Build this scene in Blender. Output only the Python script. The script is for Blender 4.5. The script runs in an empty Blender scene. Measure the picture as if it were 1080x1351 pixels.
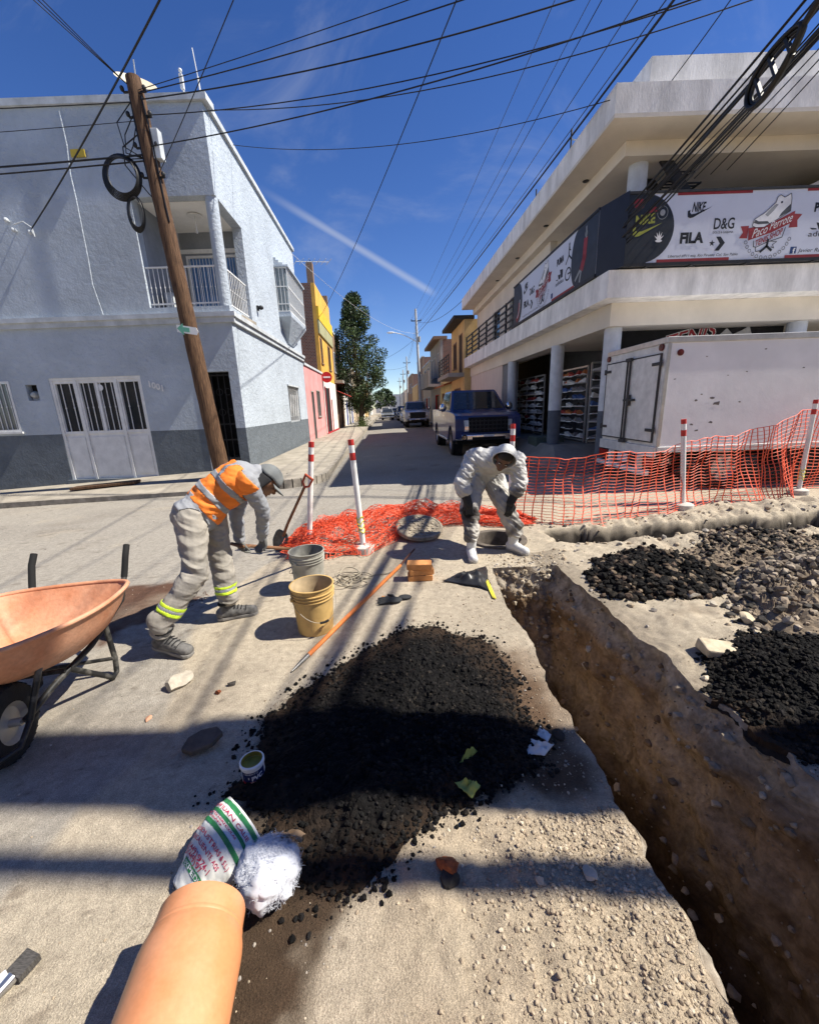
import bpy, bmesh, math, random
import numpy as np
from mathutils import Vector, Matrix
random.seed(7)
rng = np.random.default_rng(11)
S = bpy.context.scene
COL = S.collection

# ---------------------------------------------------------------- camera
CH, CF = 1.58, 530.0                       # eye height (m), focal length in pixels of a 1080 px wide picture
CP, CR = math.radians(14.7), math.radians(2.0)
cam_d = bpy.data.cameras.new('Camera'); cam = bpy.data.objects.new('Camera', cam_d); COL.objects.link(cam)
cam_d.sensor_fit = 'HORIZONTAL'; cam_d.sensor_width = 36.0; cam_d.lens = 36.0 * CF / 1080.0
cam_d.clip_start = 0.02; cam_d.clip_end = 3000
_r = Vector((1, 0, 0)); _f = Vector((0, math.cos(CP), -math.sin(CP))); _u = Vector((0, math.sin(CP), math.cos(CP)))
_cx = _r * math.cos(CR) - _u * math.sin(CR); _cy = _r * math.sin(CR) + _u * math.cos(CR)
cam.matrix_world = Matrix(((_cx.x, _cy.x, -_f.x, 0), (_cx.y, _cy.y, -_f.y, 0), (_cx.z, _cy.z, -_f.z, CH), (0, 0, 0, 1)))
S.camera = cam

def ray(x, y):
    u, v = x - 540, y - 675.5; c, s = math.cos(CR), math.sin(CR)
    a, b = (u * c - v * s) / CF, (u * s + v * c) / CF
    return Vector((a, math.cos(CP) - b * math.sin(CP), -math.sin(CP) - b * math.cos(CP)))
def gz(x, y, z=0.0):
    d = ray(x, y); return Vector((0, 0, CH)) + d * ((z - CH) / d.z)
def atY(x, y, Y):
    d = ray(x, y); return Vector((0, 0, CH)) + d * (Y / d.y)

# ---------------------------------------------------------------- sun, sky, exposure
EL, AZ = math.radians(51.0), math.radians(3.0)     # the sun stands to the right, a little behind the camera
sun_dir = Vector((math.cos(EL) * math.cos(AZ), -math.cos(EL) * math.sin(AZ), math.sin(EL)))
sd = bpy.data.lights.new('Sun', 'SUN'); sd.energy = 5.0; sd.angle = math.radians(0.53); sd.color = (1.0, 0.94, 0.83)
so = bpy.data.objects.new('Sun', sd); COL.objects.link(so); so.location = (12, -4, 20)
so.rotation_euler = (-sun_dir).to_track_quat('-Z', 'Y').to_euler()
W = bpy.data.worlds.new('World'); S.world = W; W.use_nodes = True
nt = W.node_tree; nt.nodes.clear(); N = nt.nodes.new; L = nt.links.new
out = N('ShaderNodeOutputWorld'); bg = N('ShaderNodeBackground'); bg.inputs['Strength'].default_value = 0.050
sky = N('ShaderNodeTexSky'); sky.sky_type = 'NISHITA'; sky.sun_disc = False
sky.sun_elevation = EL; sky.sun_rotation = math.radians(90) + AZ
sky.altitude = 1900; sky.air_density = 1.0; sky.dust_density = 0.25; sky.ozone_density = 1.6
tc = N('ShaderNodeTexCoord')
hs = N('ShaderNodeHueSaturation'); hs.inputs['Hue'].default_value = 0.515; hs.inputs['Saturation'].default_value = 1.28; hs.inputs['Value'].default_value = 1.75
L(sky.outputs[0], hs.inputs['Color'])
def wmath(op, a, b=None):
    n = N('ShaderNodeMath'); n.operation = op
    for i, q in enumerate((a, b)):
        if q is None: continue
        if isinstance(q, (int, float)): n.inputs[i].default_value = q
        else: L(q, n.inputs[i])
    return n.outputs[0]
def wdot(v):
    n = N('ShaderNodeVectorMath'); n.operation = 'DOT_PRODUCT'; L(tc.outputs['Generated'], n.inputs[0]); n.inputs[1].default_value = v
    return n.outputs['Value']
def ramp(val, lo, hi):
    n = N('ShaderNodeMapRange'); n.interpolation_type = 'SMOOTHSTEP'; L(val, n.inputs['Value'])
    n.inputs['From Min'].default_value = lo; n.inputs['From Max'].default_value = hi
    return n.outputs['Result']
# the condensation trail: a thin great-circle arc in the sky
d1, d2 = ray(358, 258).normalized(), ray(580, 392).normalized()
nn = d1.cross(d2).normalized(); tt = nn.cross(d1).normalized()
across = wmath('ABSOLUTE', wdot(nn)); along = wdot(tt); length = d2.dot(tt)
trail = wmath('MULTIPLY', ramp(across, 0.011, 0.0), wmath('MULTIPLY', ramp(along, -0.05, 0.12), ramp(along, length, length - 0.04)))
trail = wmath('MULTIPLY', trail, 0.34)
# wisps of cirrus
mp = N('ShaderNodeMapping'); L(tc.outputs['Generated'], mp.inputs['Vector']); mp.inputs['Rotation'].default_value = (0.4, 0.2, 0.7); mp.inputs['Scale'].default_value = (2.2, 5.5, 3.0)
nz = N('ShaderNodeTexNoise'); L(mp.outputs[0], nz.inputs['Vector']); nz.inputs['Scale'].default_value = 1.6; nz.inputs['Detail'].default_value = 9; nz.inputs['Roughness'].default_value = 0.62; nz.inputs['Distortion'].default_value = 0.7
cir = wmath('MULTIPLY', ramp(nz.outputs['Fac'], 0.50, 0.85), 0.20)
fac = wmath('MAXIMUM', trail, cir)
mixw = N('ShaderNodeMix'); mixw.data_type = 'RGBA'; L(fac, mixw.inputs['Factor']); L(hs.outputs[0], mixw.inputs['A'])
mixw.inputs['B'].default_value = (8.6, 9.0, 9.6, 1)
L(mixw.outputs['Result'], bg.inputs['Color']); L(bg.outputs[0], out.inputs['Surface'])
S.view_settings.view_transform = 'Standard'; S.view_settings.look = 'None'; S.view_settings.gamma = 1.0
S.view_settings.exposure = 0.78
S.render.engine = 'CYCLES'

# ---------------------------------------------------------------- mesh helpers
def basis(d):
    d = Vector(d).normalized(); a = Vector((0, 0, 1)) if abs(d.z) < 0.95 else Vector((1, 0, 0))
    s = d.cross(a).normalized(); return s, s.cross(d).normalized(), d
class MB:
    def __init__(self): self.v = []; self.f = []; self.m = []
    def add(self, vs, fs, m=0):
        o = len(self.v); self.v += [tuple(q) for q in vs]; self.f += [tuple(i + o for i in q) for q in fs]; self.m += [m] * len(fs); return self
    def box(self, x0, x1, y0, y1, z0, z1, m=0):
        return self.add([(x0, y0, z0), (x1, y0, z0), (x1, y1, z0), (x0, y1, z0), (x0, y0, z1), (x1, y0, z1), (x1, y1, z1), (x0, y1, z1)],
                        [(3, 2, 1, 0), (4, 5, 6, 7), (0, 1, 5, 4), (1, 2, 6, 5), (2, 3, 7, 6), (3, 0, 4, 7)], m)
    def hexa(self, p, m=0):                       # 4 bottom corners, 4 top corners
        return self.add(p, [(3, 2, 1, 0), (4, 5, 6, 7), (0, 1, 5, 4), (1, 2, 6, 5), (2, 3, 7, 6), (3, 0, 4, 7)], m)
    def bar(self, p, q, w, h=None, m=0, up=None):
        p, q = Vector(p), Vector(q); h = h or w; s, u, d = basis(q - p)
        if up is not None: s = d.cross(Vector(up)).normalized(); u = s.cross(d)
        s, u = s * w / 2, u * h / 2
        return self.hexa([p - s - u, p + s - u, p + s + u, p - s + u, q - s - u, q + s - u, q + s + u, q - s + u], m)
    def tube(self, pts, r, seg=8, caps=True, m=0, closed=False):
        pts = [Vector(p) for p in pts]; n = len(pts); rs = r if isinstance(r, (list, tuple)) else [r] * n
        vs = []; fs = []; s = None
        for i, p in enumerate(pts):
            a = pts[(i - 1) % n] if (closed or i) else p; b = pts[(i + 1) % n] if (closed or i < n - 1) else p
            d = (b - a).normalized() if (b - a).length > 1e-9 else Vector((0, 0, 1))
            s = basis(d)[0] if s is None else (s - d * s.dot(d))
            if s.length < 1e-6: s = basis(d)[0]
            s.normalize(); u = d.cross(s)
            for k in range(seg):
                t = 2 * math.pi * k / seg; vs.append(p + (s * math.cos(t) + u * math.sin(t)) * rs[i])
        for i in range(n if closed else n - 1):
            for k in range(seg):
                j = (i + 1) % n
                fs.append((i * seg + k, i * seg + (k + 1) % seg, j * seg + (k + 1) % seg, j * seg + k))
        if caps and not closed: fs.append(tuple(reversed(range(seg)))); fs.append(tuple((n - 1) * seg + k for k in range(seg)))
        return self.add(vs, fs, m)
    def lathe(self, prof, seg=24, c=(0, 0, 0), axis=(0, 0, 1), m=0, caps=False):
        c = Vector(c); s, u, d = basis(axis)
        if abs(Vector(axis).normalized().z) > 0.99: s, u, d = Vector((1, 0, 0)), Vector((0, 1, 0)) * (1 if axis[2] > 0 else -1), Vector((0, 0, 1 if axis[2] > 0 else -1))
        vs = []; fs = []; n = len(prof)
        for (r, z) in prof:
            for k in range(seg):
                t = 2 * math.pi * k / seg; vs.append(c + (s * math.cos(t) + u * math.sin(t)) * r + d * z)
        for i in range(n - 1):
            for k in range(seg): fs.append((i * seg + k, i * seg + (k + 1) % seg, (i + 1) * seg + (k + 1) % seg, (i + 1) * seg + k))
        if caps: fs.append(tuple(reversed(range(seg)))); fs.append(tuple((n - 1) * seg + k for k in range(seg)))
        return self.add(vs, fs, m)
    def ball(self, c, r, m=0, nu=12, nv=8, mat=None):
        c = Vector(c); r = Vector(r) if not isinstance(r, (int, float)) else Vector((r, r, r)); vs = []; fs = []
        for i in range(nv + 1):
            ph = math.pi * i / nv
            for k in range(nu):
                t = 2 * math.pi * k / nu; q = Vector((math.sin(ph) * math.cos(t) * r.x, math.sin(ph) * math.sin(t) * r.y, math.cos(ph) * r.z))
                vs.append(c + (mat @ q if mat is not None else q))
        for i in range(nv):
            for k in range(nu): fs.append((i * nu + k, (i + 1) * nu + k, (i + 1) * nu + (k + 1) % nu, i * nu + (k + 1) % nu))
        return self.add(vs, fs, m)
    def prism(self, poly, fr, a, b, m=0):         # poly of (u,v); fr(u,v,w) gives the point; extruded w = a..b
        n = len(poly); vs = [fr(u, v, a) for u, v in poly] + [fr(u, v, b) for u, v in poly]
        return self.add(vs, [tuple(range(n)), tuple(reversed(range(n, 2 * n)))] + [((i + 1) % n, i, n + i, n + (i + 1) % n) for i in range(n)], m)
    def grid(self, P, m=0):                       # P: (n, m, 3) array
        n, k = P.shape[:2]; o = len(self.v); self.v += [tuple(q) for q in P.reshape(-1, 3).tolist()]
        self.f += [(o + i * k + j, o + i * k + j + 1, o + (i + 1) * k + j + 1, o + (i + 1) * k + j) for i in range(n - 1) for j in range(k - 1)]
        self.m += [m] * ((n - 1) * (k - 1)); return self
    def build(self, name, mat, parent=None, smooth=None, bevel=0, base=None, fix=True):
        me = bpy.data.meshes.new(name); me.from_pydata(self.v, [], self.f)
        if fix and len(self.f) < 60000:
            bm = bmesh.new(); bm.from_mesh(me); bmesh.ops.recalc_face_normals(bm, faces=bm.faces); bm.to_mesh(me); bm.free()
        for q in (mat if isinstance(mat, (list, tuple)) else [mat]): me.materials.append(q)
        if any(self.m): me.polygons.foreach_set('material_index', self.m)
        if smooth is not None:
            me.polygons.foreach_set('use_smooth', [True] * len(me.polygons)); me.set_sharp_from_angle(angle=math.radians(smooth))
        o = bpy.data.objects.new(name, me); COL.objects.link(o)
        if parent is not None:
            o.parent = parent; root = parent
            while root.parent is not None: root = root.parent
            if parent.get('_abs'): o.location = -root.location if parent is root else (0, 0, 0)
        elif base is not None:                    # move the origin to the thing's base
            b = Vector(base); me.transform(Matrix.Translation(-b)); o.location = b
        if bevel:
            mod = o.modifiers.new('bevel', 'BEVEL'); mod.width = bevel; mod.segments = 2; mod.limit_method = 'ANGLE'; mod.angle_limit = math.radians(40)
        if parent is not None and parent.get('_abs'): o['_abs'] = 1
        return o
def tag(o, label=None, cat=None, group=None, kind=None):
    if label: o['label'] = label
    if cat: o['category'] = cat
    if group: o['group'] = group
    if kind: o['kind'] = kind
    return o
def empty(name, loc=(0, 0, 0), label=None, cat=None, group=None, absolute=True):
    o = bpy.data.objects.new(name, None); COL.objects.link(o); o.location = loc; o.empty_display_size = 0.1
    if absolute: o['_abs'] = 1                    # its parts are given in world coordinates
    return tag(o, label, cat, group)
def copy_tree(o, parent=None):
    c = o.copy(); COL.objects.link(c); c.parent = parent
    for ch in list(o.children): copy_tree(ch, c)
    return c
def text_mesh(body, size, shear=0.0, bold=0.0, align='LEFT', spacing=1.0, extrude=0.0):
    cu = bpy.data.curves.new('text', 'FONT'); cu.body = body; cu.size = size; cu.shear = shear; cu.offset = bold; cu.align_x = align; cu.space_character = spacing; cu.resolution_u = 3; cu.extrude = extrude
    ob = bpy.data.objects.new('text', cu); me = bpy.data.meshes.new_from_object(ob)
    v = [tuple(q.co) for q in me.vertices]; f = [tuple(p.vertices) for p in me.polygons]
    bpy.data.objects.remove(ob); bpy.data.curves.remove(cu); bpy.data.meshes.remove(me)
    return v, f
def put_text(mb, body, size, fr, x, y, rot=0.0, width=None, m=0, **k):
    """flat lettering: fr(u, v) gives the point on the surface"""
    v, f = text_mesh(body, size, **k)
    if not v: return
    if width:
        lo, hi = min(q[0] for q in v), max(q[0] for q in v); sc = width / (hi - lo); v = [((q[0] - lo) * sc, q[1], q[2]) for q in v]
    c, s = math.cos(rot), math.sin(rot)
    mb.add([fr(x + q[0] * c - q[1] * s, y + q[0] * s + q[1] * c) for q in v], f, m)

# ---------------------------------------------------------------- value noise for shapes
def _h(ix, iy, seed):
    q = np.sin(ix * 127.1 + iy * 311.7 + seed * 74.7) * 43758.5453; return q - np.floor(q)
def vnoise(x, y, seed=0):
    x, y = np.asarray(x, float), np.asarray(y, float); ix, iy = np.floor(x), np.floor(y); fx, fy = x - ix, y - iy
    fx, fy = fx * fx * (3 - 2 * fx), fy * fy * (3 - 2 * fy)
    return (_h(ix, iy, seed) * (1 - fx) + _h(ix + 1, iy, seed) * fx) * (1 - fy) + (_h(ix, iy + 1, seed) * (1 - fx) + _h(ix + 1, iy + 1, seed) * fx) * fy
def fbm(x, y, oct=4, seed=0):
    s = 0; a = 0.5; t = 0
    for i in range(oct): s = s + a * (vnoise(x, y, seed + i) - 0.5); t += a; a *= 0.5; x = np.asarray(x) * 2.03 + 1.7; y = np.asarray(y) * 2.03 + 9.2
    return s / t * 2                              # about -1..1
def sstep(a, b, x):
    t = np.clip((x - a) / (b - a), 0, 1); return t * t * (3 - 2 * t)

# ---------------------------------------------------------------- materials
MATS = {}
def mat(name, col, rough=0.8, metal=0.0, var=0.12, scale=6.0, bump=0.0, bscale=40.0, bdist=0.01, spec=0.35, col2=None, lo=0.35, hi=0.7, detail=6.0, attr=None, coat=0.0, stretch=None, trans=0.0, fine=0.0, sheen=0.0, coords='Object', grain=0):
    if name in MATS: return MATS[name]
    m = bpy.data.materials.new(name); m.use_nodes = True; t = m.node_tree; b = t.nodes['Principled BSDF']
    b.inputs['Roughness'].default_value = rough; b.inputs['Metallic'].default_value = metal; b.inputs['Specular IOR Level'].default_value = spec
    if coat: b.inputs['Coat Weight'].default_value = coat; b.inputs['Coat Roughness'].default_value = 0.06
    if trans: b.inputs['Transmission Weight'].default_value = trans
    if sheen: b.inputs['Sheen Weight'].default_value = sheen
    n = t.nodes.new; l = t.links.new; c = n('ShaderNodeTexCoord'); src = c.outputs[coords]
    if stretch: mp_ = n('ShaderNodeMapping'); mp_.inputs['Scale'].default_value = stretch; l(src, mp_.inputs['Vector']); src = mp_.outputs[0]
    nz_ = n('ShaderNodeTexNoise'); nz_.inputs['Scale'].default_value = scale; nz_.inputs['Detail'].default_value = detail; nz_.inputs['Roughness'].default_value = 0.6; l(src, nz_.inputs['Vector'])
    rp = n('ShaderNodeMapRange'); rp.inputs['From Min'].default_value = lo; rp.inputs['From Max'].default_value = hi; l(nz_.outputs['Fac'], rp.inputs['Value'])
    mx = n('ShaderNodeMix'); mx.data_type = 'RGBA'; l(rp.outputs[0], mx.inputs['Factor'])
    if attr:
        at = n('ShaderNodeAttribute'); at.attribute_name = attr
        for key, q in (('A', 1 - var), ('B', 1 + var)):
            vm = n('ShaderNodeMix'); vm.data_type = 'RGBA'; vm.blend_type = 'MULTIPLY'; vm.inputs['Factor'].default_value = 1; l(at.outputs['Color'], vm.inputs['A']); vm.inputs['B'].default_value = (q, q, q, 1); l(vm.outputs['Result'], mx.inputs[key])
    else:
        a = [max(0, q * (1 - var)) for q in col[:3]]; e = col2[:3] if col2 else [min(1, q * (1 + var)) for q in col[:3]]
        mx.inputs['A'].default_value = (*a, 1); mx.inputs['B'].default_value = (*e, 1)
    res = mx.outputs['Result']
    if fine:
        fz = n('ShaderNodeTexNoise'); fz.inputs['Scale'].default_value = bscale; fz.inputs['Detail'].default_value = 3; l(src, fz.inputs['Vector'])
        fr = n('ShaderNodeMapRange'); fr.inputs['From Min'].default_value = 0.3; fr.inputs['From Max'].default_value = 0.7; fr.inputs['To Min'].default_value = 1 - fine; fr.inputs['To Max'].default_value = 1 + fine; l(fz.outputs['Fac'], fr.inputs['Value'])
        fm = n('ShaderNodeVectorMath'); fm.operation = 'SCALE'; l(res, fm.inputs[0]); l(fr.outputs[0], fm.inputs['Scale']); res = fm.outputs[0]
    if grain:
        gz_ = n('ShaderNodeTexNoise'); gz_.inputs['Scale'].default_value = grain; gz_.inputs['Detail'].default_value = 2; l(src, gz_.inputs['Vector'])
        gr_ = n('ShaderNodeMapRange'); gr_.inputs['From Min'].default_value = 0.30; gr_.inputs['From Max'].default_value = 0.70; gr_.inputs['To Min'].default_value = 0.62; gr_.inputs['To Max'].default_value = 1.34; l(gz_.outputs['Fac'], gr_.inputs['Value'])
        gm_ = n('ShaderNodeVectorMath'); gm_.operation = 'SCALE'; l(res, gm_.inputs[0]); l(gr_.outputs[0], gm_.inputs['Scale']); res = gm_.outputs[0]
    l(res, b.inputs['Base Color'])
    rr = n('ShaderNodeMapRange'); rr.inputs['To Min'].default_value = min(1, rough + 0.06); rr.inputs['To Max'].default_value = max(0.02, rough - 0.06); l(nz_.outputs['Fac'], rr.inputs['Value']); l(rr.outputs[0], b.inputs['Roughness'])
    if bump:
        bz = n('ShaderNodeTexNoise'); bz.inputs['Scale'].default_value = bscale; bz.inputs['Detail'].default_value = 5; bz.inputs['Roughness'].default_value = 0.65; l(src, bz.inputs['Vector'])
        bp = n('ShaderNodeBump'); bp.inputs['Strength'].default_value = bump; bp.inputs['Distance'].default_value = bdist; l(bz.outputs['Fac'], bp.inputs['Height']); l(bp.outputs[0], b.inputs['Normal'])
    MATS[name] = m; return m
def glass(name='glass_dark', col=(0.02, 0.025, 0.03), rough=0.05):
    return mat(name, col, rough=rough, var=0.2, spec=0.6)

# ================================================================ GROUND
KS = -0.05                                   # the side street runs slightly to the left of straight ahead
def PX(*pts): return [tuple(gz(x, y)[:2]) for x, y in pts]
def sd_poly(x, y, poly):                     # signed distance, negative inside
    x, y = np.asarray(x, float), np.asarray(y, float); d = np.full(x.shape, 1e9); ins = np.zeros(x.shape, bool); n = len(poly)
    for i in range(n):
        (ax, ay), (bx, by) = poly[i], poly[(i + 1) % n]; ex, ey = bx - ax, by - ay
        t = np.clip(((x - ax) * ex + (y - ay) * ey) / (ex * ex + ey * ey + 1e-12), 0, 1)
        d = np.minimum(d, np.hypot(x - ax - t * ex, y - ay - t * ey))
        c = (ay > y) != (by > y)
        with np.errstate(divide='ignore', invalid='ignore'): ins ^= c & (x < ex * (y - ay) / (ey if ey else 1e-12) + ax)
    return np.where(ins, -d, d)
HOLE = (1.05, 4.57, 0.255)                    # open manhole
TY = 3.72                                    # far end of the deep trench
def trL(y): y = np.asarray(y, float); return 0.785 + 0.05 * fbm(y * 2.1, 3.3 + y * 0, 5, 21) + 0.035 * fbm(y * 8, 1.3 + y * 0, 4, 27)
def trR(y):
    y = np.asarray(y, float)
    return np.interp(y, [-3, 1.3, 1.83, 2.34, 3.0, 3.75], [1.74, 1.70, 1.67, 1.60, 1.54, 1.45]) + 0.06 * fbm(y * 1.7, 8.1 + y * 0, 5, 33) + 0.04 * fbm(y * 8, 2.1 + y * 0, 4, 37)
WET = PX((330, 950), (450, 878), (560, 822), (660, 845), (745, 925), (795, 1010), (790, 1062), (700, 1072), (600, 1085), (525, 1140), (470, 1195), (432, 1260), (395, 1351), (380, 1500), (60, 1700), (205, 1351), (232, 1180), (268, 1105), (305, 1035))
HEAP = PX((338, 965), (385, 918), (440, 885), (500, 848), (560, 826), (630, 834), (660, 868), (682, 905), (700, 945), (705, 990), (680, 1030), (640, 1050), (590, 1075), (545, 1120), (480, 1170), (420, 1195), (385, 1140), (350, 1080), (325, 1035), (338, 1000))
ASPH = [(-40, 9), (-40, -3), (-1.6, -3), (-1.45, 0.6), (-1.42, 1.35), (-1.34, 1.6), (-1.44, 2.1), (-1.75, 2.9), (-1.6, 4.0), (-1.3, 4.6), (0.3, 5.2), (1.2, 5.6), (1.2, 60), (-40, 60)]
BROWN = PX((108, 790), (165, 766), (250, 760), (262, 785), (215, 805), (165, 822), (128, 848))
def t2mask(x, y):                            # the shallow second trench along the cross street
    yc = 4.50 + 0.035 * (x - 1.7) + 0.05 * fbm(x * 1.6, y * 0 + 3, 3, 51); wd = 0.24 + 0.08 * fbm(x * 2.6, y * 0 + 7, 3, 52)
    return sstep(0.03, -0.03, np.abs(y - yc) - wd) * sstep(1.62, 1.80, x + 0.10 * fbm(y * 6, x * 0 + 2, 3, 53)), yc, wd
def hz(x, y, fine=True):
    x, y = np.asarray(x, float), np.asarray(y, float)
    z = -0.034 * np.clip(-x - 0.9, 0, 13) * sstep(0.5, 3.0, y + np.clip(-x, 0, 4) * 0.4)
    rough = 1 - sstep(-0.06, 0.06, -sd_poly(x, y, ASPH))
    dusty = sstep(-0.35, 0.05, x + 0.30 * (y - 1.0)) * (1 - sstep(1.25, 1.55, y)) * (x < 1.2)
    right = sstep(1.3, 1.7, x) * (1 - sstep(5.0, 5.4, y))
    z = z + 0.006 * fbm(x * 1.3, y * 1.3, 3, 1)
    if fine:
        z = z + 0.0022 * fbm(x * 30, y * 30, 3, 4)
        z = z + rough * 0.006 * fbm(x * 6, y * 6, 4, 5)
        z = z + dusty * (0.035 + 0.026 * fbm(x * 5, y * 5, 5, 9) + 0.012 * fbm(x * 24, y * 24, 4, 14) - 0.012 * np.abs(fbm(x * 9 + y * 3, y * 1.5, 2, 19)))
        z = z + right * (0.03 + 0.035 * fbm(x * 3.1, y * 3.1, 5, 12) + 0.012 * fbm(x * 20, y * 20, 3, 17))
    else: z = z + dusty * 0.035 + right * 0.03
    # the right lip of the trench has slumped
    lip = sstep(0.55, 0.0, x - trR(y)) * (x > 1.25) * (y < TY + 0.4) * sstep(3.9, 2.2, y)
    z = z - 0.07 * lip * (0.7 + 0.6 * vnoise(x * 3, y * 4, 40))
    # shallow second trench along the cross street
    t2, yc, wd = t2mask(x, y)
    z = z - t2 * (0.36 + 0.12 * fbm(x * 4, y * 6, 4, 54) + 0.05 * fbm(x * 17, y * 17, 3, 59))
    rim = sstep(0.35, 0.0, np.abs(np.abs(y - yc) - wd - 0.14)) * sstep(1.8, 2.6, x)
    z = z + rim * 0.06 * (1 + 1.3 * fbm(x * 8, y * 8, 5, 57))
    # mound of spoil along the netting
    z = z + 0.16 * np.exp(-((x - 5.3) / 1.7) ** 2 - ((y - 5.35) / 0.34) ** 2) * (1 + 0.5 * fbm(x * 7, y * 7, 4, 58))
    h = sstep(HOLE[2] + 0.015, HOLE[2] - 0.015, np.hypot(x - HOLE[0], y - HOLE[1])); z = z - 1.0 * h
    return z
def hz1(x, y): return float(hz(np.array([x]), np.array([y]))[0])
def on(x, y, dz=0.0): return Vector((x, y, hz1(x, y) + dz))
def gpx(x, y, dz=0.0):                       # pixel -> point on the real ground
    p = gz(x, y)
    for _ in range(4): p = gz(x, y, hz1(p.x, p.y))
    return p + Vector((0, 0, dz))

C_TAN, C_ROAD, C_WET, C_DUST, C_BROWN, C_DARK = [np.array(q) for q in ((0.43, 0.368, 0.278), (0.335, 0.305, 0.258), (0.050, 0.030, 0.017), (0.415, 0.338, 0.24), (0.105, 0.052, 0.032), (0.10, 0.085, 0.07))]
def gcol(x, y, z):
    c = np.broadcast_to(C_TAN, x.shape + (3,)).copy()
    def lay(m, col): nonlocal c; m = m[..., None]; c = c * (1 - m) + col * m
    n1 = fbm(x * 1.1, y * 1.1, 5, 71); n2 = fbm(x * 7, y * 7, 4, 72); n3 = fbm(x * 0.5, y * 2.2, 4, 73)
    lay(sstep(0.03, -0.03, sd_poly(x, y, ASPH) + 0.03 * n2), C_ROAD)
    lay(sstep(8.0, 10.0, y + 0.5 * n1) * (x > -6) * 0.75, np.array((0.20, 0.19, 0.175)))  # side street asphalt darkened in the colour to deepen its shade
    far = sstep(5.0, 6.5, y); lay(far * 0.35 * sstep(-0.2, 0.5, n1), np.array((0.22, 0.20, 0.175)))
    dust = sstep(-0.35, 0.0, x + 0.30 * (y - 1.0) + 0.1 * n1) * (1 - sstep(1.3, 1.7, y + 0.1 * n2)) * (x < 1.2); lay(dust, C_DUST)
    lay(sstep(0.02, -0.10, sd_poly(x, y, WET) + 0.08 * n2 + 0.05 * n1) * 0.97, C_WET)
    lay(sstep(0.06, -0.06, sd_poly(x, y, BROWN) + 0.10 * n2) * 0.97, C_BROWN)
    # damp red-brown soil between the heap and the trench
    lay(sstep(0.15, -0.08, np.hypot((x - 0.62) / 0.9, (y - 1.85) / 1.6) - 0.26 + 0.08 * n2) * 0.6, np.array((0.16, 0.10, 0.06)))
    right = sstep(1.3, 1.6, x) * (1 - sstep(5.0, 5.4, y)); lay(right * 0.7 * sstep(-0.1, 0.5, n1 + 0.5 * n2), np.array((0.27, 0.215, 0.155)))
    lip = sstep(0.30, 0.0, x - trR(y)) * (x > 1.25) * (y < TY + 0.4); lay(lip * 0.7, np.array((0.20, 0.165, 0.125)))
    lay(sstep(0.34, 0.30, np.hypot(x - HOLE[0], y - HOLE[1])) * 0.8, np.array((0.10, 0.085, 0.065)))
    st = sstep(0.25, 0.7, n1 + 0.6 * n3); lay(st * 0.28, np.array((0.20, 0.165, 0.125)))
    lay(sstep(0.2, 0.7, fbm(x * 2.3, y * 2.3, 5, 75)) * 0.35, np.array((0.42, 0.36, 0.27)))
    sp = vnoise(x * 45, y * 45, 76) * vnoise(x * 17, y * 17, 77); lay(sstep(0.62, 0.72, sp) * 0.5, np.array((0.12, 0.09, 0.065)))
    lay(sstep(0.02, 0.30, t2mask(x, y)[0] + 0.1 * n2) * (0.80 + 0.2 * sstep(4.4, 4.6, y)), np.array((0.045, 0.037, 0.03)))  # near-black asphalt soil; the far wall's shade is also put into the colour
    return np.clip(c, 0.004, 1)

def sheet(xs_rows, ys):                       # xs_rows: (ny, nx)
    X = xs_rows; Y = np.broadcast_to(ys[:, None], X.shape); Z = hz(X, Y); return np.stack([X, Y, Z], -1), gcol(X, Y, Z)
def grid_mesh(parts, name, material):
    V_ = []; F_ = []; C_ = []; o = 0
    for P_, c_ in parts:
        n, k = P_.shape[:2]; idx = np.arange(n * k).reshape(n, k) + o
        F_.append(np.stack([idx[:-1, :-1], idx[:-1, 1:], idx[1:, 1:], idx[1:, :-1]], -1).reshape(-1, 4)); V_.append(P_.reshape(-1, 3)); C_.append(c_.reshape(-1, 3)); o += n * k
    V_, F_, C_ = np.concatenate(V_), np.concatenate(F_), np.concatenate(C_)
    me = bpy.data.meshes.new(name); me.vertices.add(len(V_)); me.vertices.foreach_set('co', V_.ravel())
    me.loops.add(F_.size); me.loops.foreach_set('vertex_index', F_.ravel().astype(np.int32))
    me.polygons.add(len(F_)); me.polygons.foreach_set('loop_start', np.arange(0, F_.size, 4, dtype=np.int32)); me.polygons.foreach_set('loop_total', np.full(len(F_), 4, np.int32))
    me.update(calc_edges=True); me.validate()
    a = me.color_attributes.new('tint', 'FLOAT_COLOR', 'POINT'); a.data.foreach_set('color', np.concatenate([C_, np.ones((len(C_), 1))], 1).ravel())
    me.polygons.foreach_set('use_smooth', [True] * len(me.polygons)); me.materials.append(material)
    ob = bpy.data.objects.new(name, me); COL.objects.link(ob); return ob
M_ground = mat('ground', (0.4, 0.35, 0.28), rough=0.92, var=0.16, scale=22, attr='tint', bump=0.9, bscale=150, bdist=0.010, spec=0.2, fine=0.16, detail=8, grain=420)
def seq(*segs):                               # (start, end, step) pieces
    o = []
    for a, b, st in segs: n = max(1, int(round((b - a) / st))); o += list(np.linspace(a, b, n, endpoint=False))
    return np.array(o + [segs[-1][1]])
GX0, GX1, GY0, GY1 = -8.0, 11.0, -2.5, 9.0
ys = seq((GY0, 0.3, 0.12), (0.3, 2.2, 0.014), (2.2, TY, 0.02))
xa = seq((GX0, -2.4, 0.09), (-2.4, -1.0, 0.028), (-1.0, 0.78, 0.0145)); xb = seq((0, 1.4, 0.018), (1.4, 3.2, 0.03), (3.2, 9.3, 0.09))
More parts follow.
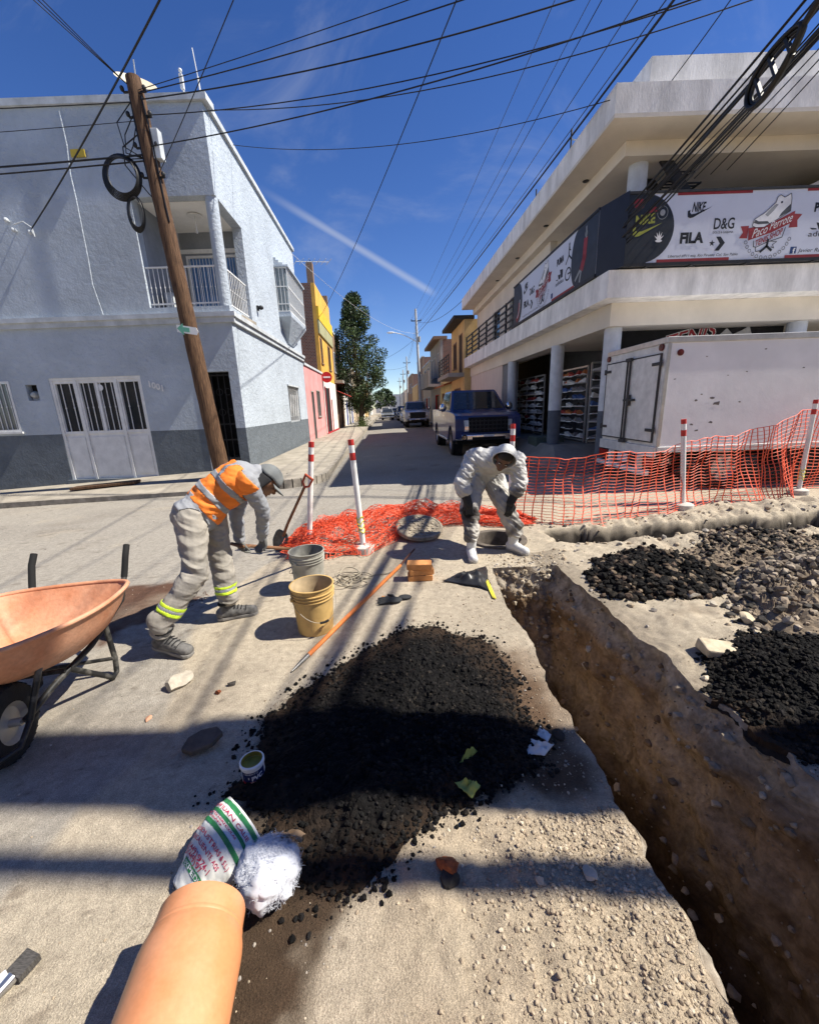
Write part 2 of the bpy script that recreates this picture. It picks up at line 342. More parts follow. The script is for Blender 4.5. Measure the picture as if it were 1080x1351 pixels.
tA = (xa - GX0) / (xa[-1] - GX0); lft = trL(ys); wA = sstep(-0.5, 0.78, xa)
XA = xa[None, :] + wA[None, :] * (lft[:, None] - 0.78)
XB = trR(ys)[:, None] + xb[None, :] * ((GX1 - trR(ys)) / xb[-1])[:, None]
ysC = seq((TY, 5.6, 0.02), (5.6, GY1, 0.06)); xc = seq((GX0, -2, 0.09), (-2, 5.6, 0.022), (5.6, GX1, 0.05)); XC = np.broadcast_to(xc, (len(ysC), len(xc)))
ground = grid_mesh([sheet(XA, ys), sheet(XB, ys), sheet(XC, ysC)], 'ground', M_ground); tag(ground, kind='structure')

# far road sheet round the detailed ground, out to the horizon
def coarse(x0, x1, y0, y1, nx, ny):
    xs, yy = np.linspace(x0, x1, nx), np.linspace(y0, y1, ny); X, Y = np.meshgrid(xs, yy); Z = hz(X, Y, False) - 0.004
    return np.stack([X, Y, Z], -1), gcol(X, Y, Z * 0)
road = grid_mesh([coarse(-60, GX0, -40, 300, 40, 90), coarse(GX1, 70, -40, 300, 30, 90), coarse(GX0, GX1, GY1, 60, 90, 180), coarse(GX0, GX1, 60, 300, 40, 60), coarse(GX0, GX1, -40, GY0, 30, 20),
                  coarse(-1500, -60, -1500, 1500, 6, 12), coarse(70, 1500, -1500, 1500, 6, 12), coarse(-60, 70, 300, 1500, 8, 8), coarse(-60, 70, -1500, -40, 8, 8)], 'road', M_ground)
tag(road, kind='structure')

# deep trench: walls, sloping end and floor
M_trench = mat('trench_soil', (0.25, 0.155, 0.085), rough=0.95, var=0.45, scale=3.4, bump=0.9, bscale=26, bdist=0.03, spec=0.15, col2=(0.36, 0.25, 0.15), fine=0.25, detail=9)
def wallsheet(top, bot, ys_, side):
    n = 46; t = np.linspace(0, 1, n); Y = np.broadcast_to(ys_[:, None], (len(ys_), n)).copy(); tt_ = t[None, :]
    X = top[:, None] * (1 - tt_) + bot[:, None] * tt_
    Zt = hz(top + side * 0.004, ys_)[:, None]; Z = Zt + (-1.7 - Zt) * tt_
    amp = sstep(0, 0.06, tt_)
    X = X + side * amp * (0.085 * fbm(Y * 2.2, Z * 2.6, 5, 81) + 0.045 * fbm(Y * 9, Z * 11, 5, 84) + 0.02 * np.abs(fbm(Y * 3 + Z * 2, Z * 20, 3, 86))) + side * 0.05 * np.exp(-((tt_ - 0.16) / 0.05) ** 2) * (1 + fbm(Y * 5, Z * 5, 3, 88))
    return np.stack([X, Y, Z], -1)
yw = seq((GY0, 0.4, 0.1), (0.4, TY, 0.022))
Rw = wallsheet(trR(yw), trR(yw) - 0.30 + 0.05 * fbm(yw * 2, yw * 0, 3, 91), yw, -1); Lw = wallsheet(trL(yw), trL(yw) + 0.10, yw, 1)
def tcol(P_, k):
    X, Y, Z = P_[..., 0], P_[..., 1], P_[..., 2]; n1 = fbm(Y * 1.3 + X, Z * 2.4, 5, 93); n2 = fbm(Y * 9 + X * 5, Z * 9, 4, 94)
    c = np.broadcast_to(np.array((0.30, 0.215, 0.138)), X.shape + (3,)).copy(); n3 = fbm(Y * 0.7, Z * 9 + 0.5 * n1, 4, 95)
    def lay(m, col): nonlocal c; m = m[..., None]; c = c * (1 - m) + np.array(col) * m
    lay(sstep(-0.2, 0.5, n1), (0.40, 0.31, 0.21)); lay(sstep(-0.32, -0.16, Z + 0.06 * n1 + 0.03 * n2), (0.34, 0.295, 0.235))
    lay(sstep(0.05, 0.45, n3) * 0.55, (0.15, 0.095, 0.055)); lay(sstep(0.15, 0.5, n2 - n1 * 0.3) * 0.6, (0.12, 0.075, 0.042)); lay(sstep(0.35, 0.6, -n2) * 0.5, (0.40, 0.32, 0.22)); lay(sstep(-0.50, -1.25, Z + 0.15 * n1 + 0.05 * n2) * 0.92, (0.05, 0.03, 0.017))  # last layer darkens lower walls and floor, imitating the trench's deep shade
    return c
sE = np.linspace(0, 1, 60); tE = np.linspace(0, 1, 50); TE, SE = np.meshgrid(tE, sE)
xl, xr = trL(TY), trR(TY); XE = xl + (xr - xl) * SE; ZE = hz(XE, XE * 0 + TY) * (1 - TE) - 1.28 * TE
ampE = sstep(0, 0.08, TE)
YE = TY - (0.18 * TE + 0.40 * TE ** 2) + ampE * (0.10 * fbm(XE * 4, ZE * 4, 5, 96) + 0.035 * fbm(XE * 18, ZE * 18, 3, 97)); ZE = ZE + ampE * 0.03 * fbm(XE * 10, TE * 12, 3, 98)
XE = xl - 0.06 * TE + (xr - xl + 0.1 * TE) * SE
Ew = np.stack([XE, YE, ZE], -1)
fx = np.linspace(0.6, 1.8, 30); fy = np.linspace(GY0, TY, 90); FX, FY = np.meshgrid(fx, fy); Fl = np.stack([FX, FY, -1.64 + 0.06 * fbm(FX * 4, FY * 4, 5, 99)], -1)
Bw = np.stack([np.stack([np.linspace(0.6, 1.9, 5)] * 2, 0), np.full((2, 5), GY0), np.array([[0.05] * 5, [-1.8] * 5])], -1)
M_tr2 = mat('trench_soil2', (0.25, 0.155, 0.085), rough=0.95, var=0.28, scale=9, attr='tint', bump=0.9, bscale=34, bdist=0.022, spec=0.12, fine=0.22, detail=9)
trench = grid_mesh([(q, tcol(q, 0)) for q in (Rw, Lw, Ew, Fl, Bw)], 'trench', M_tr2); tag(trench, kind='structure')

# ---------------------------------------------------------------- stones and heaps
_ico = None
def rock_proto(seed, flat=0.7):
    bm = bmesh.new(); bmesh.ops.create_icosphere(bm, subdivisions=1, radius=1.0); r = random.Random(seed)
    V_ = np.array([v.co[:] for v in bm.verts]) * np.array([r.uniform(0.75, 1.15) for _ in bm.verts])[:, None]; V_[:, 2] *= flat; V_[:, 0] *= r.uniform(0.8, 1.3)
    for _ in range(7):
        n_ = np.array([r.gauss(0, 1) for _ in range(3)]); n_ /= np.linalg.norm(n_); d_ = V_ @ n_; V_ = V_ - np.clip(d_ - r.uniform(.45, .75), 0, 9)[:, None] * n_
    F_ = np.array([[v.index for v in f.verts] for f in bm.faces]); bm.free(); return V_, F_
PROTO = [rock_proto(i) for i in range(10)]
def rocks_arrays(P_, size, cols=None, flat=1.0):
    """many small stones as arrays"""
    n = len(P_); V_ = []; F_ = []; C_ = []; o = 0; kind = rng.integers(0, len(PROTO), n); ang = rng.uniform(0, 6.283, n); til = rng.normal(0, 0.5, n)
    for k, (pv, pf) in enumerate(PROTO):
        s = np.where(kind == k)[0]
        if not len(s): continue
        ca, sa = np.cos(ang[s])[:, None], np.sin(ang[s])[:, None]; ct, st = np.cos(til[s])[:, None], np.sin(til[s])[:, None]
        x, y, z = pv[:, 0][None], pv[:, 1][None], pv[:, 2][None] * flat
        y, z = y * ct - z * st, y * st + z * ct; x, y = x * ca - y * sa, x * sa + y * ca
        q = np.stack([np.broadcast_to(x, y.shape), y, np.broadcast_to(z, y.shape)], -1) * size[s][:, None, None] + P_[s][:, None, :]
        nv = pv.shape[0]; V_.append(q.reshape(-1, 3)); F_.append((pf[None] + (np.arange(len(s)) * nv)[:, None, None] + o).reshape(-1, 3)); o += nv * len(s)
        if cols is not None: C_.append(np.repeat(cols[s], nv, 0))
    return np.concatenate(V_), np.concatenate(F_), (np.concatenate(C_) if cols is not None else None)
def tri_mesh(name, V_, F_, C_, material, smooth=False):
    me = bpy.data.meshes.new(name); me.vertices.add(len(V_)); me.vertices.foreach_set('co', V_.ravel()); me.loops.add(F_.size); me.loops.foreach_set('vertex_index', F_.ravel().astype(np.int32))
    me.polygons.add(len(F_)); me.polygons.foreach_set('loop_start', np.arange(0, F_.size, 3, dtype=np.int32)); me.polygons.foreach_set('loop_total', np.full(len(F_), 3, np.int32)); me.update(calc_edges=True)
    if C_ is not None: a = me.color_attributes.new('tint', 'FLOAT_COLOR', 'POINT'); a.data.foreach_set('color', np.concatenate([C_, np.ones((len(C_), 1))], 1).ravel())
    me.polygons.foreach_set('use_smooth', [smooth] * len(me.polygons)); me.materials.append(material); o = bpy.data.objects.new(name, me); COL.objects.link(o); return o
M_stone = mat('stone_tint', (0.4, 0.35, 0.3), rough=0.9, var=0.2, scale=40, attr='tint', bump=0.4, bscale=120, bdist=0.004, spec=0.25)
def scatter(n, box, dens, smin, smax, power, cols, sink=0.75):
    x = rng.uniform(box[0], box[1], n); y = rng.uniform(box[2], box[3], n); k = rng.uniform(0, 1, n) < dens(x, y); x, y = x[k], y[k]
    s = smin + (smax - smin) * rng.uniform(0, 1, len(x)) ** power; z = hz(x, y) + s * (1 - sink) * 0.5
    c = np.array(cols)[rng.integers(0, len(cols), len(x))] * rng.uniform(0.75, 1.25, (len(x), 1)); return np.stack([x, y, z], 1), s, c
TAN = [(0.42, 0.34, 0.24), (0.38, 0.31, 0.22), (0.47, 0.40, 0.30), (0.34, 0.27, 0.19), (0.28, 0.22, 0.155), (0.40, 0.325, 0.23)]
GREY = [(0.36, 0.32, 0.27), (0.28, 0.25, 0.22), (0.44, 0.40, 0.34), (0.20, 0.18, 0.16)]
inL = lambda x, y: (x < trL(y) - 0.012) | (y > TY) | (x > trR(y) + 0.01)
nothole = lambda x, y: np.hypot(x - HOLE[0], y - HOLE[1]) > HOLE[2] + 0.03
gr = [scatter(60000, (-0.35, 0.82, 0.35, 1.55), lambda x, y: inL(x, y) * (sd_poly(x, y, WET) > 0.03) * (0.10 + 0.9 * sstep(-0.15, 0.55, x - 0.15 + 0.55 * fbm(x * 3, y * 3, 3, 111))) * sstep(-0.05, 0.35, x + 0.30 * (y - 1.0) + 0.1), 0.0012, 0.0115, 8.0, TAN),
      scatter(5200, (-0.4, 0.80, 1.3, 3.8), lambda x, y: inL(x, y) * sstep(0.15, 0.75, x) * 0.8, 0.0018, 0.011, 5, TAN),
      scatter(1300, (-0.95, 0.9, 0.4, 3.0), lambda x, y: inL(x, y) * (sd_poly(x, y, WET) < 0.1), 0.002, 0.010, 3, TAN + GREY),
      scatter(2600, (-3.0, 0.3, 0.5, 4.5), lambda x, y: inL(x, y) * 0.6, 0.002, 0.008, 4, GREY + TAN),
      scatter(4200, (1.4, 6.5, 1.2, 5.6), lambda x, y: inL(x, y) * nothole(x, y) * (0.25 + 0.75 * sstep(-0.1, 0.4, fbm(x * 1.5, y * 1.5, 3, 113))), 0.004, 0.035, 4.5, TAN + GREY),
      scatter(900, (0.75, 1.6, 3.70, 4.1), lambda x, y: nothole(x, y) * 0.7, 0.003, 0.022, 4.5, TAN + GREY),
      scatter(2500, (-1.95, -1.0, 2.6, 3.6), lambda x, y: (sd_poly(x, y, BROWN) < 0.08), 0.003, 0.010, 2.0, [(0.13, 0.07, 0.045), (0.18, 0.10, 0.065), (0.09, 0.05, 0.035)]),
      scatter(1500, (1.7, 8.0, 3.95, 5.3), lambda x, y: np.exp(-((np.abs(y - 4.55 - 0.035 * (x - 1.7)) - 0.36) / 0.10) ** 2), 0.006, 0.055, 4.0, TAN + GREY + [(0.06, 0.05, 0.045)]),
      scatter(1600, (-8, 8, 5, 9), lambda x, y: x > -9, 0.004, 0.014, 4, GREY)]
Pg, Sg, Cg = np.concatenate([q[0] for q in gr]), np.concatenate([q[1] for q in gr]), np.concatenate([q[2] for q in gr])
# stones sticking out of the trench sides
def wall_stones(P3, n, smin, smax, inward):
    i = rng.integers(4, P3.shape[0] - 1, n); j = (2 + (P3.shape[1] - 6) * rng.uniform(0, 1, n) ** 1.6).astype(int); p = P3[i, j] + inward * 0.004; s = smin + (smax - smin) * rng.uniform(0, 1, n) ** 4
    c = np.array(TAN + [(0.22, 0.15, 0.09), (0.3, 0.24, 0.17)])[rng.integers(0, len(TAN) + 2, n)] * rng.uniform(0.6, 1.1, (n, 1)); return p, s, c
ws = [wall_stones(Rw, 900, 0.006, 0.045, np.array((-1, 0, 0))), wall_stones(Ew, 420, 0.006, 0.05, np.array((0, -1, 0)))]
tag(tri_mesh('trench_stones', *rocks_arrays(*[np.concatenate([q[k] for q in ws]) for k in range(3)]), M_stone), 'stones sticking out of the brown trench sides', 'stones', kind='stuff')
gravel = tri_mesh('gravel', *rocks_arrays(Pg, Sg, Cg), M_stone); tag(gravel, 'loose tan gravel and pebbles lying on the dusty ground', 'gravel', kind='stuff')

def heap(name, label, cat, poly, hgt, cols, nclod, cmin, cmax, power, seed, rough=0.05, material=None, centre=None, base_col=None, edge=0.55):
    """a pile: a lumpy skin over its outline plus loose lumps, one mesh"""
    poly = np.array(poly); c = np.array(centre) if centre is not None else poly.mean(0); na, nr = 260, 110
    dv = poly - c; an = np.arctan2(dv[:, 1], dv[:, 0]); rr = np.hypot(dv[:, 0], dv[:, 1]); o_ = np.argsort(an); an, rr = an[o_], rr[o_]
    A = np.linspace(-math.pi, math.pi, na); Rm = np.interp(A, np.concatenate([[an[-1] - 2 * math.pi], an, [an[0] + 2 * math.pi]]), np.concatenate([[rr[-1]], rr, [rr[0]]]))
    Rm = Rm * (1 + 0.16 * fbm(np.cos(A) * 3, np.sin(A) * 3, 4, seed) + 0.06 * fbm(np.cos(A) * 14, np.sin(A) * 14, 3, seed + 1)); Rm[-1] = Rm[0]
    T = np.linspace(0.02, 1.04, nr); X = c[0] + np.cos(A)[None] * Rm[None] * T[:, None]; Y = c[1] + np.sin(A)[None] * Rm[None] * T[:, None]
    prof = lambda t: np.clip(1 - t, 0, 1) ** 0.75 * sstep(1.05, 0.72, t)
    hh = lambda X, Y, t: hgt * prof(t) * (1 + 0.55 * fbm(X * 4, Y * 4, 4, seed + 3)) + prof(t) ** 0.35 * rough * (fbm(X * 12, Y * 12, 5, seed + 5) * 0.6 + 0.25 * fbm(X * 55, Y * 55, 3, seed + 6) + 0.35)
    Tt = np.broadcast_to(T[:, None], X.shape); g0 = hz(X, Y); Z = g0 + hh(X, Y, Tt) + np.where(Tt > 0.97, -0.03, 0.002)
    bc = np.array(base_col if base_col is not None else cols[0]); n2 = fbm(X * 9, Y * 9, 4, seed + 8)
    Cc = np.clip(bc[None, None] * (1 + 0.5 * n2[..., None]), 0.003, 1); ed = (sstep(0.62, 0.95, Tt + 0.22 * n2) * edge)[..., None]; Cc = Cc * (1 - ed) + np.array((0.060, 0.037, 0.022)) * ed
    idx = np.arange(nr * na).reshape(nr, na); q = np.stack([idx[:-1, :-1], idx[1:, :-1], idx[1:, 1:], idx[:-1, 1:]], -1).reshape(-1, 4)
    F_ = np.concatenate([q[:, [0, 1, 2]], q[:, [0, 2, 3]]]); V_ = np.stack([X, Y, Z], -1).reshape(-1, 3)
    a = rng.uniform(-math.pi, math.pi, nclod); t = np.sqrt(rng.uniform(0, 1, nclod)) * (1.0 + 0.16 * rng.uniform(0, 1, nclod) ** 3); R_ = np.interp(a, A, Rm); x = c[0] + np.cos(a) * R_ * t; y = c[1] + np.sin(a) * R_ * t
    s = cmin + (cmax - cmin) * rng.uniform(0, 1, nclod) ** power; z = hz(x, y) + hh(x, y, np.clip(t, 0, 1)) + s * 0.25
    cc = np.array(cols)[rng.integers(0, len(cols), nclod)] * rng.uniform(0.6, 1.4, (nclod, 1))
    k = inL(x, y); x, y, z, s, cc = x[k], y[k], z[k], s[k], cc[k]
    rv, rf, rc = rocks_arrays(np.stack([x, y, z], 1), s, cc)
    return tag(tri_mesh(name, np.concatenate([V_, rv]), np.concatenate([F_, rf + len(V_)]), np.concatenate([Cc.reshape(-1, 3), rc]), material), label, cat, kind='stuff')
BLK = [(0.0075, 0.007, 0.0068), (0.012, 0.011, 0.0105), (0.005, 0.005, 0.005), (0.018, 0.016, 0.015), (0.0095, 0.009, 0.0085), (0.009, 0.0082, 0.008), (0.030, 0.025, 0.020)]
M_asph = mat('broken_asphalt', (0.02, 0.02, 0.02), rough=0.78, var=0.3, scale=30, attr='tint', bump=0.8, bscale=90, bdist=0.012, spec=0.12)
heap('asphalt_heap', 'black crumbled asphalt heap in front of the pipe and sack', 'asphalt heap', HEAP, 0.085, BLK, 26000, 0.0018, 0.017, 7.0, 201, 0.055, M_asph, centre=gz(560, 965)[:2])
RUB = PX((787, 772), (800, 742), (850, 730), (905, 742), (960, 758), (940, 785), (900, 795), (850, 790), (810, 790))
heap('asphalt_heap', 'small black asphalt heap at the far right lip of the trench', 'asphalt heap', RUB, 0.12, BLK + [(0.10, 0.07, 0.05), (0.17, 0.13, 0.09)], 7000, 0.004, 0.05, 8.0, 221, 0.06, M_asph)
BK3 = PX((938, 880), (965, 850), (1030, 840), (1120, 850), (1200, 900), (1180, 980), (1100, 1010), (1020, 985), (965, 935))
heap('asphalt_heap', 'coarse black asphalt heap beside the broken concrete block', 'asphalt heap', BK3, 0.10, BLK, 12000, 0.003, 0.024, 6.0, 241, 0.055, M_asph)
RB4 = PX((960, 800), (985, 765), (1030, 745), (1100, 735), (1190, 745), (1230, 800), (1160, 850), (1080, 852), (1010, 845))
heap('rubble_heap', 'tan rubble heap of soil and broken stone beside the trench', 'rubble heap', RB4, 0.20, [(0.24, 0.19, 0.14), (0.16, 0.13, 0.10), (0.30, 0.25, 0.19), (0.05, 0.045, 0.04)], 5200, 0.004, 0.05, 6.0, 261, 0.12, M_stone, base_col=(0.19, 0.148, 0.105), edge=0)
BK5 = PX((905, 745), (930, 722), (985, 712), (1060, 716), (1150, 722), (1120, 748), (1040, 752), (965, 760))
heap('asphalt_heap', 'low strip of dark spoil along the shallow trench', 'spoil heap', BK5, 0.07, BLK[:3] + [(0.26, 0.205, 0.145), (0.20, 0.16, 0.115), (0.09, 0.075, 0.06), (0.30, 0.24, 0.17)], 3000, 0.005, 0.045, 4.5, 281, 0.07, M_stone, base_col=(0.22, 0.17, 0.12), edge=0)
BK6 = PX((330, 1060), (390, 1075), (430, 1130), (450, 1180), (420, 1215), (380, 1200), (330, 1140))

# ================================================================ PAVEMENTS
M_conc = mat('pavement_concrete', (0.33, 0.295, 0.24), rough=0.9, var=0.25, scale=2.2, bump=0.5, bscale=60, bdist=0.006, spec=0.2, fine=0.12, detail=9)
M_kerb = mat('kerb_concrete', (0.29, 0.26, 0.215), rough=0.9, var=0.3, scale=5, bump=0.5, bscale=50, bdist=0.008, spec=0.2, fine=0.12)
def kx(y): return -2.14 - 0.048 * (y - 11.07)          # left kerb of the side street
def wl(y): return -4.1 - 0.048 * (y - 10.5)            # left house line
def wr(y): return 3.8 - 0.051 * (y - 8.1)              # right house line
def pave_z(x, y):                                       # pavement surface on the left
    f = -0.16 + (x + 9.0) * 0.027; w = -0.09 + (x + 9.0) * 0.056; t = min(1, max(0, (y - 8.7) / 1.8)); q = f * (1 - t) + w * t
    s = min(1, max(0, (x + 4.4) / 1.6)); return q * (1 - s) + 0.13 * s
mb = MB(); nx = 60; ny = 10
def pav_edge(x): return 8.7 if x < -3.2 else 8.7 + 0.0
xs = np.linspace(-30, -2.9, 60); Pv = np.zeros((10, 60, 3))
for i in range(10):
    for j, x in enumerate(xs): y = 8.72 + (10.6 - 8.72) * i / 9; Pv[i, j] = (x, y, pave_z(x, y))
mb.grid(Pv)
arc = []                                               # rounded corner and the strip along the side street
for k in range(9): t = math.pi / 2 * k / 8; arc.append((-2.9 + 0.85 * math.sin(t), 9.57 - 0.85 * math.cos(t)))
side = [(kx(y) , y) for y in np.linspace(9.7, 120, 90)]; edge = arc + side
Ps = np.zeros((len(edge), 6, 3))
for i, (x, y) in enumerate(edge):
    ix = max(-6, -2.9) if i < 9 else wl(y) - 0.1; ix = -2.9 - 1.5 * (i / 9.0) if i < 9 else ix
    for j in range(6): px = x + (ix - x) * j / 5; py = y + ((10.6 - y) * j / 5 if i < 9 else 0); Ps[i, j] = (px, py, pave_z(px, py) + (0.003 if i < 9 else 0))
mb.grid(Ps)
Pf = np.zeros((2, 2, 3))
pavement = mb.build('pavement', M_conc, smooth=30); tag(pavement, kind='structure')
mb = MB(); kl = [(x, 8.72) for x in np.linspace(-30, -2.9, 50)] + edge
for i in range(len(kl) - 1):
    (x0, y0), (x1, y1) = kl[i], kl[i + 1]; nrm = Vector((y1 - y0, -(x1 - x0), 0)).normalized() * 0.14
    a0, a1 = pave_z(x0, y0) + 0.004, pave_z(x1, y1) + 0.004; b0, b1 = hz1(x0, y0) - 0.1, hz1(x1, y1) - 0.1
    mb.hexa([(x0, y0, b0), (x0 + nrm.x, y0 + nrm.y, b0), (x1 + nrm.x, y1 + nrm.y, b1), (x1, y1, b1), (x0, y0, a0), (x0 + nrm.x, y0 + nrm.y, a0), (x1 + nrm.x, y1 + nrm.y, a1), (x1, y1, a1)])
kerb = mb.build('kerb', M_kerb, smooth=30); tag(kerb, kind='structure')
# right pavement beyond the shop and the shop's raised floor with its ramp
mb = MB()
for y0, y1 in zip(np.linspace(22, 118, 30)[:-1], np.linspace(22, 118, 30)[1:]):
    mb.hexa([(wr(y0) - .25, y0, -0.2), (wr(y0) + 0.2, y0, -0.2), (wr(y1) + 0.2, y1, -0.2), (wr(y1) - .25, y1, -0.2), (wr(y0) - .25, y0, 0.13), (wr(y0) + 0.2, y0, 0.13), (wr(y1) + 0.2, y1, 0.13), (wr(y1) - .25, y1, 0.13)])
tag(mb.build('pavement', M_conc), kind='structure')

# ================================================================ helpers for walls
class Face:
    """a wall plane: o + u*U + z, outward normal n"""
    def __init__(s, o, u, n): s.o = Vector(o); s.u = Vector(u).normalized(); s.n = Vector(n).normalized()
    def p(s, u, z, w=0.0): q = s.o + s.u * u + s.n * w; return Vector((q.x, q.y, z))
    def box(s, mb, u0, u1, z0, z1, w0, w1, m=0):
        mb.hexa([s.p(u0, z0, w0), s.p(u1, z0, w0), s.p(u1, z0, w1), s.p(u0, z0, w1), s.p(u0, z1, w0), s.p(u1, z1, w0), s.p(u1, z1, w1), s.p(u0, z1, w1)], m)
    def wall(s, mb, u0, u1, z0, z1, holes=(), thick=0.25, m=0):
        hs_ = [h for h in holes if h[0] < u1 and h[1] > u0 and h[2] < z1 and h[3] > z0]
        us = sorted({u0, u1} | {min(max(q, u0), u1) for h in hs_ for q in h[:2]}); zs = sorted({z0, z1} | {min(max(q, z0), z1) for h in hs_ for q in h[2:]})
        for j in range(len(zs) - 1):
            run = None
            for i in range(len(us) - 1):
                cu, cz = (us[i] + us[i + 1]) / 2, (zs[j] + zs[j + 1]) / 2
                solid = not any(h[0] < cu < h[1] and h[2] < cz < h[3] for h in hs_)
                if solid and run is None: run = us[i]
                if run is not None and (not solid or i == len(us) - 2):
                    s.box(mb, run, us[i + 1] if solid else us[i], zs[j], zs[j + 1], -thick, 0, m); run = None
def bars(mb, F, u0, u1, z0, z1, n, w, r=0.009, knots=True):
    for i in range(n):
        u = u0 + (u1 - u0) * (i + 0.5) / n; mb.tube([F.p(u, z0, w), F.p(u, z1, w)], r, 6)
        if knots: zc = (z0 + z1) / 2; mb.ball(F.p(u, zc, w), (r * 2, r * 2, r * 3), nu=6, nv=4)
M_white = mat('white_paint_metal', (0.72, 0.72, 0.70), rough=0.5, var=0.1, scale=5, bump=0.05, bscale=30)
M_black = mat('black_metal', (0.018, 0.018, 0.019), rough=0.55, var=0.2)
M_glass = glass()
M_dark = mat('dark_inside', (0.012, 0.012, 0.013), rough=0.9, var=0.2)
M_plas = mat('house_stucco', (0.43, 0.48, 0.535), rough=0.92, var=0.12, scale=0.9, bump=0.85, bscale=9, bdist=0.05, spec=0.15, fine=0.03, detail=8)
M_dado = mat('house_dado', (0.135, 0.155, 0.175), rough=0.9, var=0.12, scale=2.5, bump=0.85, bscale=9, bdist=0.05, spec=0.15, fine=0.05)
M_trim = mat('house_trim', (0.50, 0.53, 0.55), rough=0.9, var=0.2, scale=3, bump=0.3, bscale=30, spec=0.15)
M_ceil = mat('balcony_ceiling', (0.80, 0.80, 0.78), rough=0.9, var=0.04)

# ================================================================ LEFT CORNER HOUSE
house = empty('corner_house', (-4.1, 10.5, 0.1), 'pale blue-grey stucco corner house with a recessed balcony and dark painted base', 'house')
FF = Face((-4.1, 10.5, 0), (-1, 0, 0), (0, -1, 0))            # front, u runs to the left from the corner
SL = math.hypot(1, 0.048); FS = Face((-4.1, 10.5, 0), (-0.048, 1, 0), (1, 0.048, 0))   # side, u runs away along the street
DOOR = (2.43, 4.70, -0.5, 2.55); WIN = (5.68, 6.75, 1.30, 2.52); IRON = (0.24, 0.98, -0.5, 2.58); MET = (5.02, 5.30, 2.04, 2.42)
BALF = (-1, 1.88, 4.05, 6.30); BALS = (-1, 1.9, 4.05, 6.30)
LWIN = (5.1, 6.95, 1.15, 2.48); UE = 8.55
mb = MB(); FF.wall(mb, 0.0, 14, 1.2, 3.72, [DOOR, WIN, IRON, MET]); FF.wall(mb, 1.88, 14, 3.72, 8.0, []); FF.wall(mb, 0.0, 1.88, 3.72, 4.05, []); FF.wall(mb, 0, 1.88, 6.30, 8.0, [])
FS.wall(mb, 0.26, UE, 1.2, 3.72, [LWIN]); FS.wall(mb, 1.9, UE, 3.72, 8.0, [(4.95, 7.7, 4.9, 6.4)]); FS.wall(mb, 0.26, 1.9, 3.72, 4.05); FS.wall(mb, 0.26, 1.9, 6.30, 8.0)
mb.build('wall', M_plas, house)
mb = MB(); FF.wall(mb, 0.0, 14, -0.9, 1.2, [DOOR, IRON]); FS.wall(mb, 0.26, UE, -0.4, 1.2, [LWIN])
mb.build('painted_base', M_dado, house)
mb = MB(); FF.box(mb, -0.10, 14.1, 3.68, 3.80, 0.002, 0.07); FF.box(mb, -0.14, 14.1, 3.80, 3.90, 0.002, 0.12); FS.box(mb, 0.002, UE, 3.68, 3.80, 0.002, 0.07); FS.box(mb, 0.002, UE, 3.80, 3.90, 0.002, 0.12)
mb.build('cornice', M_trim, house)
mb = MB(); FF.box(mb, -0.12, 14.1, 8.002, 8.13, -0.32, 0.07); FS.box(mb, 0.33, UE, 8.002, 8.13, -0.32, 0.07)
mb.build('parapet_cap', M_trim, house)
mb = MB(); mb.box(-17.8, -4.5, 10.76, 19, 7.2, 7.3); mb.build('roof', M_trim, house)
mb = MB(); FF.wall(mb, 0.0, 0.24, 4.051, 4.06, thick=0.2)
# balcony: floor, ceiling, inner walls
mb = MB(); mb.box(-5.97, -4.14, 10.53, 12.4, 3.90, 4.03); mb.build('balcony_floor', M_conc, house)
mb = MB(); mb.box(-5.97, -4.40, 10.77, 12.4, 6.302, 6.40); mb.build('balcony_ceiling', M_ceil, house)
mb = MB(); mb.lathe([(0.02, 0), (0.16, 0), (0.17, 0.02), (0.02, 0.03)], 20, (-5.0, 11.4, 6.26)); mb.tube([(-5.0, 11.4, 6.27), (-5.0, 11.4, 5.95)], 0.012, 6); mb.ball((-5.0, 11.4, 5.93), 0.035, nu=8, nv=6); mb.build('ceiling_lamp', M_white, house, smooth=40)
FB = Face((-4.1, 12.42, 0), (-1, 0, 0), (0, -1, 0)); FI = Face((-5.98, 10.76, 0), (0, 1, 0), (1, 0, 0))
mb = MB(); FB.wall(mb, 0.10, 1.87, 4.03, 6.3, [(0.25, 0.75, 4.9, 5.75), (0.95, 1.75, 4.06, 5.75)], 0.12); FI.wall(mb, 0.0, 1.6, 4.03, 6.3, [], 0.12)
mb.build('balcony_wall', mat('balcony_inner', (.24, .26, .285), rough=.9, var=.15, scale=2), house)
mb = MB(); FB.box(mb, 0.25, 0.75, 4.9, 5.75, -0.10, -0.06); FB.box(mb, 0.95, 1.75, 4.06, 5.75, -0.10, -0.06); mb.build('window_glass', mat('sky_reflection_glass', (0.10, 0.22, 0.45), rough=0.1, var=0.3, scale=1.5, spec=0.6), house)  # the sky's reflection is painted into the panes as blue
mb = MB()
for (a, b, c, d) in ((0.25, 0.75, 4.9, 5.75), (0.95, 1.75, 4.06, 5.75)):
    FB.box(mb, a, b, d - 0.05, d, -0.05, 0.01); FB.box(mb, a, a + 0.05, c, d - 0.051, -0.05, 0.01); FB.box(mb, b - 0.05, b, c, d - 0.051, -0.05, 0.01); bars(mb, FB, a + .05, b - .05, c, d - .05, int((b - a) / 0.1), 0.0, 0.008, False)
FB.box(mb, 0.15, 1.87, 5.80, 5.90, 0.002, 0.03)
mb.build('window_frame', M_white, house)
mb = MB(); mb.lathe([(0.135, 0), (0.135, 2.25)], 28, (-4.235, 10.64, 4.05)); mb.build('balcony_column', M_plas, house, smooth=40)
